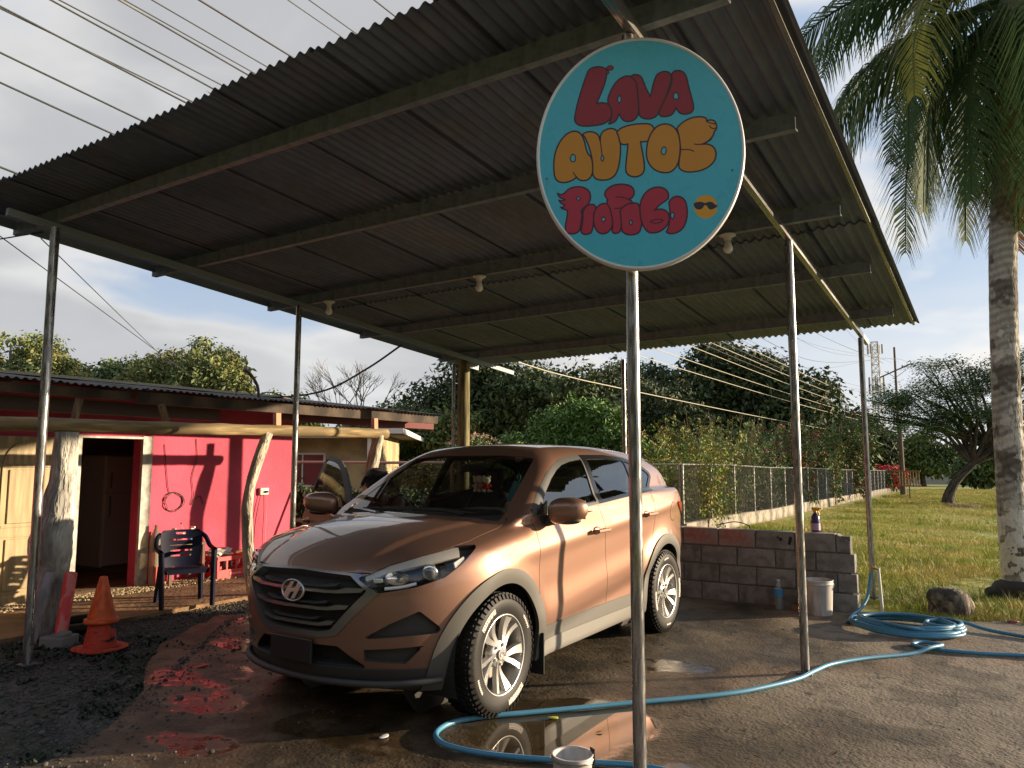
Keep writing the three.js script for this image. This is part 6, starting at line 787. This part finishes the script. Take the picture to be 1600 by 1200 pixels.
  // shrubs along the roadside fence: leggy stems with small leaves
  function leggy(label, x, z, n, h, spread, cols, seed, leaf = .10, dens = 12) { const t = thing('roadside_shrub', label, 'shrub', [x, groundY(x, z), z], 0, 'shrubs along the fence'), r = rng(seed), gs = [], L = []; for (let i = 0; i < n; i++) { const a = r() * 6.28, R0 = Math.sqrt(r()) * spread, l = h * (.6 + .55 * r()), lx = Math.cos(a) * (.2 + .3 * r()) * l * .5, lz = Math.sin(a) * (.2 + .3 * r()) * l * .5, p0 = [Math.cos(a) * R0, 0, Math.sin(a) * R0], p1 = [p0[0] + lx * .4, l * .6, p0[2] + lz * .4], p2 = [p0[0] + lx, l, p0[2] + lz]; if (i < 26) gs.push(limb([p0, p1, p2], [.014, .009, .004], 6, 4)); for (let k = 0; k < dens; k++) { const q = .12 + .9 * k / dens * (.96 + .08 * r()), m = q < .6 ? q / .6 : 0, b = q < .6 ? p0.map((v, j) => lerp(v, p1[j], m)) : p1.map((v, j) => lerp(v, p2[j], (q - .6) / .4)); const c = cols[Math.floor(r() * cols.length)], w = .16 * (1 - q * .75) * 1.6; L.push([b[0] + (r() - .5) * w * 2, b[1] + (r() - .5) * .1, b[2] + (r() - .5) * w * 2, r() * 6.28, r() - .5, r() - .5, .55 + .5 * r(), c.map((v) => v * (.75 + .5 * r()))]); } } mesh('stems', gs, mat(.12, .09, .05, .9), t).userData.kind = 'stuff'; const m = scatter('x', clumpOf(leaf, .13, 12), leafMat, L); m.name = 'leaves'; t.add(m); }
  leggy('yellow green leggy shrub at the corner of the roadside fence', -2.6, -11.6, 70, 2.25, .75, YELL, 61);
  leggy('sunlit leggy shrub with long shoots behind the roadside fence', -2.9, -13.6, 70, 2.6, .8, [...YELL, GREEN[2]], 62);
  leggy('leggy shrub with tall bare shoots in the middle of the roadside fence', -3.1, -16.2, 60, 2.7, .8, [GREEN[2], YELL[2], OLIVE[1]], 63);
  leggy('dark shrub with reddish shoots behind the roadside fence', -3.5, -19.5, 70, 2.5, 1.2, [...GREEN, [.10, .05, .03]], 64, .13);
  leggy('green shrub with orange flowers behind the roadside fence', -3.7, -24, 90, 3.0, 1.4, [...GREEN, [.14, .10, .03], [.22, .07, .02]], 65, .16);
  leggy('broad green shrub further along the roadside fence', -4.2, -30, 110, 3.4, 1.9, [...GREEN, ...OLIVE], 66, .2);
  leggy('tall shrub with dry brown tops further along the roadside fence', -4.4, -37, 110, 4.2, 2.2, [...GREEN, [.16, .09, .03]], 67, .24);
  leggy('leggy shrub behind the back fence beside its corner post', -4.3, -10.9, 60, 1.8, .9, [...YELL, ...GREEN], 68);
  leggy('low sprawling shrub behind the back fence', -6.2, -10.7, 60, 1.5, .9, GREEN, 69);
  leggy('grassy shrub behind the back fence seen through the car windows', -8.0, -10.6, 60, 1.6, .9, [...YELL, ...OLIVE], 70);
  // shrubs by the side house
  const bush = (name, label, x, z, blobs, n, leaf, cols, seed, o = {}) => { const t = thing(name, label, 'shrub', [x, groundY(x, z), z], 0, 'garden shrubs by the side house'); mesh('stem', limb([[0, -.05, 0], [.03, .3, 0], [0, .7, 0]], [.04, .035, .02], 6, 6), barkM, t); crown(t, blobs, n, leaf, .16, cols, seed, { name: 'foliage', hs: 2.2, ...o }); return t; };
  bush('hedge', 'dark glossy hedge beside the corner of the pink house', -7.2, -4.4, [[0, .55, 0, .55, .62, .6], [-.6, .6, .3, .5, .6, .5], [.55, .5, -.5, .6, .6, .6]], 900, .10, [[.03, .06, .02], [.05, .085, .025]], 81);
  bush('hedge', 'dark hedge behind the open car door', -6.3, -5.2, [[0, .5, 0, .7, .6, .6], [.8, .5, -.5, .7, .6, .6]], 900, .10, [[.03, .055, .02], [.05, .08, .025]], 82);
  bush('yellow_shrub', 'yellowish arching shrub in front of the side house', -5.9, -6.8, [[0, .8, 0, .8, .7, .7], [.6, 1.2, -.2, .6, .5, .6], [-.5, 1.1, 0, .6, .5, .6], [.9, .6, -.6, .7, .6, .7]], 1500, .09, [[.20, .17, .03], [.25, .20, .04], [.14, .14, .03]], 83);
  bush('yellow_shrub', 'yellowish shrub beside the crooked log post', -7.4, -7.6, [[0, .7, 0, .9, .7, .8], [.9, .8, -.4, .7, .6, .7]], 1100, .09, [[.17, .15, .03], [.22, .18, .04], [.10, .11, .03]], 84);
  { const t = bush('flowering_bush', 'rounded green bush with pink flowers by the timber post', -6.1, -8.2, [[0, 1.5, 0, .75, .62, .7], [.5, 1.25, .2, .5, .5, .5], [-.5, 1.35, 0, .5, .5, .5]], 1300, .09, [[.06, .12, .025], [.08, .15, .03]], 85); const L = [], r = rng(6); for (let i = 0; i < 170; i++) { const a = r() * 6.28, c = r() * 1.4 - .4, s = Math.sqrt(Math.max(0, 1 - c * c)); L.push([Math.cos(a) * s * .78, 1.5 + c * .64, Math.sin(a) * s * .74, r() * 6, r(), r(), .7 + r() * .6, [.62, .36 + .1 * r(), .28]]); } const f = scatter('x', clumpOf(.05, .05, 8), leafMat, L); f.name = 'flowers'; t.add(f); }
  bush('fern_shrub', 'bright fern like shrub beside the timber post', -4.9, -7.7, [[0, .9, 0, .6, .7, .6], [.3, 1.4, 0, .4, .4, .4]], 900, .11, FRESH, 86);
  { const t = bush('red_flower_bush', 'bush covered in red flowers at the far part of the roadside fence', -4.6, -56, [[0, .9, 0, 2.2, .9, 1.4], [1.2, 1.1, 2, 1.6, .7, 1.4]], 500, .22, GREEN, 87); const L = [], r = rng(7); for (let i = 0; i < 260; i++) L.push([rr(-2, 2.6), rr(.6, 1.9), rr(-1.4, 3), r() * 6, 0, 0, 1 + r(), [.55, .02, .05]]); const f = scatter('x', clumpOf(.16, .14, 8), leafMat, L); f.name = 'flowers'; t.add(f); }
  for (const [x, z, s, lab, c] of [[-6.5, -48, 1.0, 'round green tree along the far fence before the small palm', GREEN], [-7, -62, 1.25, 'dark tree along the far fence behind the red flowers', DARK], [-3, -84, 1.0, 'dark tree at the far end of the fence', GREEN], [6, -95, .9, 'distant tree at the far end of the field behind the leaning tree', GREEN], [22, -90, 1.0, 'distant tree behind the palm trunk', GREEN], [14, -120, 1.3, 'small distant tree on the horizon of the field', GREEN], [2.5, -70, .6, 'small round tree in the far field', GREEN]]) tree('far_tree', lab, [x, z], [[0, 3.4 * s, 0, 2.6 * s, 2.0 * s, 2.4 * s], [1.6 * s, 2.9 * s, 0, 1.8 * s, 1.6 * s, 1.8 * s], [-1.8 * s, 2.6 * s, 0, 1.8 * s, 1.5 * s, 1.8 * s]], 1300, .42, .6, c, 90 + Math.round(x + 40), { group: 'far trees', hole: .38, hs: .6 });
  // invented trees behind the camera, added to cut sky light on the car's nose
  for (const [x, z, s, lab] of [[-9, 15, 1.5, 'added unseen dark tree blocking sky light opposite the pink house'], [-3, 17, 1.6, 'added unseen dark tree blocking sky light facing the parked car'], [3.5, 16.5, 1.5, 'added unseen dark tree blocking sky light facing the round sign'], [10, 16, 1.6, 'added unseen dark tree blocking sky light facing the block wall'], [-15, 11, 1.5, 'added unseen dark tree blocking sky light beyond the terrace end'], [16.5, 13, 1.4, 'added unseen dark tree blocking sky light facing the grass field']]) tree('added_blocker_tree', lab, [x, z], [[0, 3.2 * s, 0, 2.6 * s, 2.4 * s, 2.2 * s], [1.7 * s, 2.4 * s, 0, 1.8 * s, 2.0 * s, 1.7 * s], [-1.7 * s, 2.3 * s, 0, 1.8 * s, 1.9 * s, 1.7 * s], [0, 1.0 * s, .3, 2.8 * s, 1.0 * s, 1.4 * s]], 1500, .40, .55, DARK, 160 + Math.round(x), { group: 'added sky blocking trees behind the camera', hole: .30, hs: .6 });
  { const t = thing('small_palm', 'small ragged palm rising over the shrubs of the far fence', 'palm tree', [-4.9, groundY(-4.9, -50), -50]); mesh('trunk', limb([[0, -.1, 0], [.1, 2.2, 0], [0, 4.3, 0]], [.14, .12, .11], 10, 8), barkM, t); for (let i = 0; i < 16; i++) mesh('frond', frond(1.9, 2.0, i * 2.4, lerp(1.2, -.4, i / 16), 500 + i, 26, .5).translate(0, 4.3, 0), leafM({ color: lin(.10, .13, .05) }), t); }
}
// ---------------------------------------------------------------- fences
{
  const link = mat(.26, .25, .23, .5, { metalness: .6 }), conc = mat(.36, .32, .25, .95); conc.map = grain(141, 5, 5, .45, 1, .6, .6); conc.bumpMap = grain(142, 20, 4, 0, 1, 1, 1); conc.bumpScale = .01;
  function fence(label, A, B, n, wallH, H, gauge = .0016, step = .062) { const t = thing('chain_link_fence', label, 'fence'); const P = (s, y) => { const x = lerp(A[0], B[0], s), z = lerp(A[1], B[1], s); return [x, groundY(x, z) + .02 + y, z]; }; const L = Math.hypot(B[0] - A[0], B[1] - A[1]);
    for (let i = 0; i < n; i++) if (wallH) mesh('base_wall', boxUV(beam(P(i / n, wallH / 2 - .05), P((i + 1) / n, wallH / 2 - .05), .14, wallH + .1)), conc, t);
    for (let i = 0; i <= n; i++) mesh('post', bar(P(i / n, wallH - .02), P(i / n, H), i === 0 || i === n ? .03 : .022, 8), galv, t); for (let i = 0; i < n; i++) { mesh('top_rail', bar(P(i / n, H), P((i + 1) / n, H), .02, 8), galv, t);
      const m = Math.round(L / n / step), hh = H - wallH, gs = []; const pos = [], idx = []; const strip = (a, b) => { const o = pos.length / 3; const d = gauge; pos.push(a[0], a[1] - d, a[2], a[0], a[1] + d, a[2], b[0], b[1] - d, b[2], b[0], b[1] + d, b[2]); const nx = (B[1] - A[1]) / L * d, nz = -(B[0] - A[0]) / L * d; pos.push(a[0] - nx, a[1], a[2] - nz, a[0] + nx, a[1], a[2] + nz, b[0] - nx, b[1], b[2] - nz, b[0] + nx, b[1], b[2] + nz); idx.push(o, o + 1, o + 2, o + 1, o + 3, o + 2, o + 4, o + 5, o + 6, o + 5, o + 7, o + 6); }; const w = L / n, rise = hh, run = rise; const kmin = -Math.ceil(run / step); for (let k = kmin; k < m; k++) for (const s of [1, -1]) { let u0 = k * step, v0 = 0, u1 = u0 + run, v1 = rise; if (u0 < 0) { v0 = -u0; u0 = 0; } if (u1 > w) { v1 -= u1 - w; u1 = w; } if (v1 <= v0) continue; const f = (u, v) => P((i + (s > 0 ? u : w - u) / w) / n, wallH + v); strip(f(u0, v0), f(u1, v1)); } const g = new THREE.BufferGeometry(); g.setAttribute('position', new THREE.Float32BufferAttribute(pos, 3)); g.setIndex(idx); g.computeVertexNormals(); mesh('chain_link', g, link, t).userData.kind = 'stuff'; }
    return t; }
  fence('long chain link fence on a stained concrete base along the grass field', [-2.0, -9.8], [-3.4, -67.5], 29, .30, 1.50, .0020, .075);
  fence('chain link fence across the back behind the car', [-2.06, -9.8], [-12.4, -9.3], 8, .18, 1.50, .0022, .062);
  // road pipe rail before the side house
  single('pipe_rail', [bar([-5.2, 1.49, -6.2], [-9.4, 1.51, -4.4], .024, 10), bar([-5.2, 0, -6.2], [-5.2, 1.49, -6.2], .024, 10)], mat(.50, .40, .30, .5, { metalness: .3 }), 'horizontal pipe rail running behind the open car door', 'rail');
}
// ---------------------------------------------------------------- side house
{
  const h = thing('side_house', 'cream coloured low house with white roof edges behind the shrubs', 'house', [-14.7, -.04, -8.9], .62); const cream = mat(.56, .44, .25, .85); cream.map = grain(151, 5, 5, .75, 1, .4, .4); const wf = mat(.72, .69, .62, .7);
  mesh('wall', boxUV(box(8.4, 2.25, 4.6, 0, 1.12, 0)), cream, h);
  const rf = mesh('roof', boxUV(box(9.6, .10, 8.4, 0, 2.31, -.85)), mat(.10, .085, .08, .9), h); mesh('roof_edge', [box(9.7, .13, .04, 0, 2.31, 3.37), box(.05, .13, 8.4, 4.83, 2.312, -.85), box(.05, .13, 8.4, -4.83, 2.312, -.85)], wf, rf);
  for (const x of [-2.6, .3, 2.2]) { const w = mesh('window', box(1.05, .8, .05, x, 1.35, 2.31), mat(.03, .03, .035, .15), h); mesh('window_frame', [box(1.13, .05, .07, x, 1.76, 2.32), box(1.13, .05, .07, x, .94, 2.32), box(.05, .8, .07, x - .55, 1.35, 2.32), box(.05, .8, .07, x + .55, 1.35, 2.32), box(.03, .8, .06, x, 1.35, 2.335)], wf, w); }
  for (const x of [-3.9, -1.0, 1.35, 4.0]) mesh('porch_post', box(.09, 2.3, .09, x, 1.15, 3.15), wf, h);
  mesh('porch_beam', box(8.6, .12, .10, 0, 2.2, 3.15), wf, h);
  const ac = mesh('air_conditioner', rbox(.55, .42, .25, .02, -3.2, 1.95, 2.45), mat(.50, .45, .36, .5), h); mesh('fan_grille', at(new THREE.CylinderGeometry(.16, .16, .02, 24), -3.14, 1.95, 2.58, Math.PI / 2), mat(.06, .06, .06, .6), ac);
}
// ---------------------------------------------------------------- poles, lines, mast
{
  const pm = mat(.12, .09, .065, .9), cableM = mat(.035, .033, .032, .6);
  const pole = (label, x, z, H, arms) => { const t = thing('utility_pole', label, 'utility pole', [x, groundY(x, z), z], 0, 'utility poles along the road'); mesh('pole', bar([0, -.1, 0], [0, H, 0], .16, 10, .10), pm, t); for (const [y, w, tilt] of arms) { const a = mesh('crossarm', box(w, .13, .13, 0, y, .1, 0, .25, tilt), pm, t); for (const k of [-.45, -.2, .2, .45]) mesh('insulator', lathe([[0, 0], [.05, 0], [.07, .05], [.04, .12], [.06, .16], [0, .22]], 10).translate(k * w, y + .08 + Math.sin(tilt) * k * w, .1), mat(.10, .09, .09, .3), a); mesh('brace', [bar([0, y - .7, .1], [w * .3, y, .1], .025, 5), bar([0, y - .7, .1], [-w * .3, y, .1], .025, 5)], pm, t); } };
  pole('tall utility pole with tilted crossarm beside the lattice mast', -4.6, -79, 14.0, [[11.6, 3.2, .42], [8.3, 2.6, .02]]);
  pole('distant slim utility pole beyond the leaning tree', 4.0, -96, 9.0, [[8.4, 2.0, 0]]); pole('short wooden pole in the grass by the fence', -.9, -41, 4.2, []);
  const anchors = [[-6.2, 10.9], [-6.8, 10.2], [-5.6, 9.45], [-6.2, 8.75], [-6.5, 8.3], [-5.8, 8.05], [-6.0, 7.5], [-6.3, 7.2], [-4.4, 11.2]];
  const names = ['highest outer', 'outer second', 'inner upper', 'thick middle', 'paired upper', 'paired lower', 'thin lower', 'lowest thin', 'inner high', 'inner higher', 'innermost thin', 'innermost upper'];
  anchors.forEach(([x, y], i) => { const P = []; for (let k = 0; k <= 40; k++) { const z = lerp(34, -79, k / 40), s = (k / 40), sag = -1.1 * Math.sin(Math.PI * Math.min(1, Math.max(0, (10 - z) / 89))) * .9 - (z > 10 ? 0 : 0); const e = z < -40 ? sstep(-40, -79, z) : 0; P.push([lerp(x, -4.6 + (i % 4 - 1.5) * .7, e), lerp(y, (i < 5 || i > 7 ? 11.5 : 8.2), e) + sag, z]); } single('power_line', tube(P, i === 3 || i === 0 ? .016 : .010, 60, 5), cableM, 'long dark ' + names[i] + ' power line passing over the canopy', 'cable', 'power lines along the road'); });
  for (const [k, [y, x]] of [[5.5, -3.5], [5.15, -3.6], [4.75, -3.5], [4.4, -3.7], [4.05, -3.6], [3.1, -3.3]].entries()) { const P = []; for (let i = 0; i <= 30; i++) { const s = i / 30, z = lerp(30, -79, s), q = clamp((-8 - z) / 71, 0, 1); P.push([lerp(x, -4.4, q) - 2.2 * sstep(-6, 12, z), y - 1.1 * q * (1 - q) + .9 * q + 2.6 * sstep(-8, 14, z), z]); } single('phone_line', tube(P, .011, 80, 5), mat(.42, .38, .28, .5), ['topmost', 'second', 'third', 'fourth', 'fifth', 'lowest'][k] + ' sunlit phone line descending along the roadside fence', 'cable', 'phone lines along the fence'); }
  single('service_cable', tube([[-3.0, 3.02, -2.2], [-3.6, 2.75, -2.2], [-4.3, 2.48, -2.1], [-5.0, 2.40, -1.8], [-5.6, 2.48, -1.2]], .013, 40, 6), cableM, 'black service cable slung from the canopy to the corrugated roof', 'cable');
  single('guy_wire', bar([-4.6, 3.75, 2.0], [-10.5, 3.2, -4.4], .006, 5), cableM, 'thin wire slanting down behind the corrugated roof, steeper one', 'cable', 'thin wires by the mast'); single('guy_wire', bar([-4.4, 3.7, 1.6], [-16, 4.2, -7.4], .006, 5), cableM, 'thin wire slanting down behind the corrugated roof, longer one', 'cable', 'thin wires by the mast');
  single('guy_wire', bar([-3.3, 3.45, 2.1], [-6.6, 3.05, 3.6], .006, 5), cableM, 'thin wire running from the canopy edge to the house side', 'cable', 'thin wires by the mast');
  // lattice mast
  const t = thing('lattice_mast', 'slim lattice radio mast on the horizon', 'mast', [-15.8, groundY(-15.8, -160), -160]), gs = [], H = 27.5, mm = mat(.36, .36, .36, .6); const q = (y, k) => { const w = lerp(1.0, .6, y / H), s = [[1, 1], [1, -1], [-1, -1], [-1, 1]][k % 4]; return [s[0] * w, y, s[1] * w]; }; for (let k = 0; k < 4; k++) mesh('leg', bar(q(0, k), q(H, k), .10, 5), mm, t); for (let i = 0; i < 18; i++) for (let k = 0; k < 4; k++) { const y0 = i / 18 * H, y1 = (i + 1) / 18 * H; gs.push(bar(q(y0, k), q(y1, k + 1), .05, 4), bar(q(y1, k), q(y0, k + 1), .05, 4), bar(q(y1, k), q(y1, k + 1), .05, 4)); } mesh('bracing', gs, mm, t).userData.kind = 'stuff'; for (const [y, n] of [[26, 6], [19.5, 4], [18, 4]]) for (let k = 0; k < n; k++) { const a = k / n * 6.28; mesh('antenna', rbox(.35, 1.9, .25, .05, Math.cos(a) * 1.3, y, Math.sin(a) * 1.3), mm, t); }
  // field furniture
  const gd = thing('litter_bin', 'wire litter bin on a post near the leaning tree', 'bin', [-.15, groundY(-.15, -36) , -36]); mesh('bin_post', bar([0, 0, 0], [0, .8, 0], .03, 6), pm, gd); for (let k = 0; k < 8; k++) mesh('bar', box(.05, .72, .05, -.42 + k * .12, 1.1, 0), mat(.24, .15, .06, .8), gd); mesh('rim', [box(1.0, .06, .08, 0, 1.46, 0), box(1.0, .06, .08, 0, .76, 0)], mat(.24, .15, .06, .8), gd);
  single('far_wall', boxUV(box(60, 1.5, .3, 22, groundY(22, -112) + .6, -112, 0, .1)), mat(.32, .30, .28, .9), 'long pale wall at the far side of the field', 'wall');
}
// ---------------------------------------------------------------- the person reaching into the car, and the things hung in its windscreen
{
  const t = thing('person', 'person with dark hair in a dark red shirt bending in at the open car door', 'person', [-1.50, 0, -.20]);
  const J = { head: [.06, 1.27, .10], neck: [-.02, 1.16, .02], chest: [-.14, 1.05, -.10], waist: [-.26, .98, -.26], hip: [-.30, .90, -.34] };
  const caps = [[J.neck, J.head, .055, .06], [[.08, 1.265, .12], [.05, 1.32, .08], .085, .095], [J.chest, J.neck, .13, .07], [J.waist, J.chest, .12, .15], [J.hip, J.waist, .15, .125]];
  for (const s of [1, -1]) { const ox = s * .10, oz = s * -.12; const sh = [J.chest[0] + ox * 1.3 + .02, 1.10, J.chest[2] + oz * 1.3 + .02], el = [sh[0] + .12, .90, sh[2] + .16], ha = [el[0] + .20, .86, el[2] + .12]; caps.push([sh, el, .058, .043], [el, ha, .042, .03], [J.chest, sh, .09, .062]); for (let f = 0; f < 4; f++) caps.push([[ha[0], ha[1], ha[2] + (f - 1.5) * .018], [ha[0] + .05, ha[1] - .015, ha[2] + (f - 1.5) * .022], .011, .009], [[ha[0] + .05, ha[1] - .015, ha[2] + (f - 1.5) * .022], [ha[0] + .075, ha[1] - .04, ha[2] + (f - 1.5) * .022], .009, .008]); caps.push([[ha[0] - .01, ha[1], ha[2] - s * .02], [ha[0] + .03, ha[1] - .02, ha[2] - s * .055], .011, .009]); const hp = [J.hip[0] + ox * .9, .88, J.hip[2] + oz * .9], kn = [hp[0] + .06, .48, hp[2] + .04], an = [hp[0] - .02, .09, hp[2] - .04]; caps.push([hp, kn, .095, .06], [kn, an, .058, .04], [an, [an[0] + .16, .045, an[2] + .09], .045, .038]); }
  const sd = (x, y, z) => { let d = 9; for (const [a, b, ra, rb] of caps) { const dx = b[0] - a[0], dy = b[1] - a[1], dz = b[2] - a[2], q = clamp(((x - a[0]) * dx + (y - a[1]) * dy + (z - a[2]) * dz) / (dx * dx + dy * dy + dz * dz)), v = Math.hypot(x - a[0] - dx * q, y - a[1] - dy * q, z - a[2] - dz * q) - lerp(ra, rb, q); d = smin(d, v, ra < .02 ? .006 : .035); } return d; };
  const S = polygonise(sd, [-.62, -.01, -.66], [.46, 1.48, .46], .0125, false); let shirt, legs, rest; const skin = mat(.32, .18, .115, .6);
  const body = mesh('body', geo(S), skin, t); [shirt, rest] = cut(S, (x, y, z) => Math.max(.86 - y, y - 1.17, x - .02)); [legs] = cut(S, (x, y, z) => Math.max(y - .90, x + .02 - (y > .7 ? 0 : .6), .07 - y)); mesh('shirt', thick(shirt, .008, .01), mat(.16, .022, .028, .85), body); mesh('trousers', thick(legs, .009, .01), mat(.03, .035, .06, .85), body);
  const hr = []; const r = rng(8); hr.push(at(lumpy(.118, 6, 3, 1), .045, 1.335, .085, 0, 0, 0, 1.02, .82, 1)); for (let i = 0; i < 170; i++) { const a = r() * 6.28, c = .1 + .9 * r(), s = Math.sqrt(1 - c * c), o = [.045 + Math.cos(a) * s * .11, 1.32 + c * .085, .085 + Math.sin(a) * s * .11], d = [Math.cos(a) * .05 * s + .01, -.06 - .05 * r() * (1.2 - c), Math.sin(a) * .05 * s + .015]; hr.push(limb([o, [o[0] + d[0] * .7, o[1] + d[1] * .2, o[2] + d[2] * .7], [o[0] + d[0], o[1] + d[1], o[2] + d[2]]], [.010, .008, .002], 5, 4)); } mesh('hair', hr, mat(.014, .010, .009, .55), body);
  // three plush toys hung under the mirror
  for (const [i, [x, z, c, c2, lab]] of [[.04, .36, [.62, .46, .26], [.55, .42, .25], 'yellow plush toy hanging in the windscreen'], [.085, .365, [.66, .40, .30], [.50, .18, .12], 'pink plush toy hanging in the windscreen'], [.14, .37, [.70, .66, .46], [.55, .02, .02], 'cream plush toy with red shirt hanging in the windscreen']].entries()) { const p = thing('plush_toy', lab, 'toy', [x - .01, 1.275, z + .02], .65, 'toys in the windscreen'); mesh('body', [ball(.026, 0, .03, 0, 1, 1.15, .9), ball(.012, -.025, .04, .008), ball(.012, .025, .04, .008)], mat(...c2, .95), p); mesh('head', [ball(.030, 0, .082, 0, 1, .95, .95), ball(.011, -.022, .108, 0), ball(.011, .022, .108, 0)], mat(...c, .95), p); for (const s of [-1, 1]) mesh('foot', ball(.013, s * .016, .002, .012), mat(...c, .95), p); for (const s of [-1, 1]) mesh('eye', ball(.004, s * .010, .086, .027), darkTrim, p); mesh('hanging_cord', bar([0, .11, 0], [0, .16, .01], .0015, 4), mat(.4, .05, .04, .7), p); }
  const card = thing('hanging_card', 'teal card hanging beside the windscreen pillar', 'card', [.43, 1.275, .46], .35); mesh('card_sheet', box(.075, .155, .003, 0, .0, 0, 0, 0, -.42), mat(.05, .26, .32, .5), card); mesh('card_back', box(.06, .12, .003, .055, -.01, -.02, 0, 0, -.42), mat(.40, .50, .40, .5), card); mesh('card_cord', tube([[.03, .075, 0], [.045, .11, .0], [.03, .135, 0], [.02, .10, 0]], .004, 16, 5), mat(.05, .35, .25, .5), card);
}

renderer.render(scene, camera);
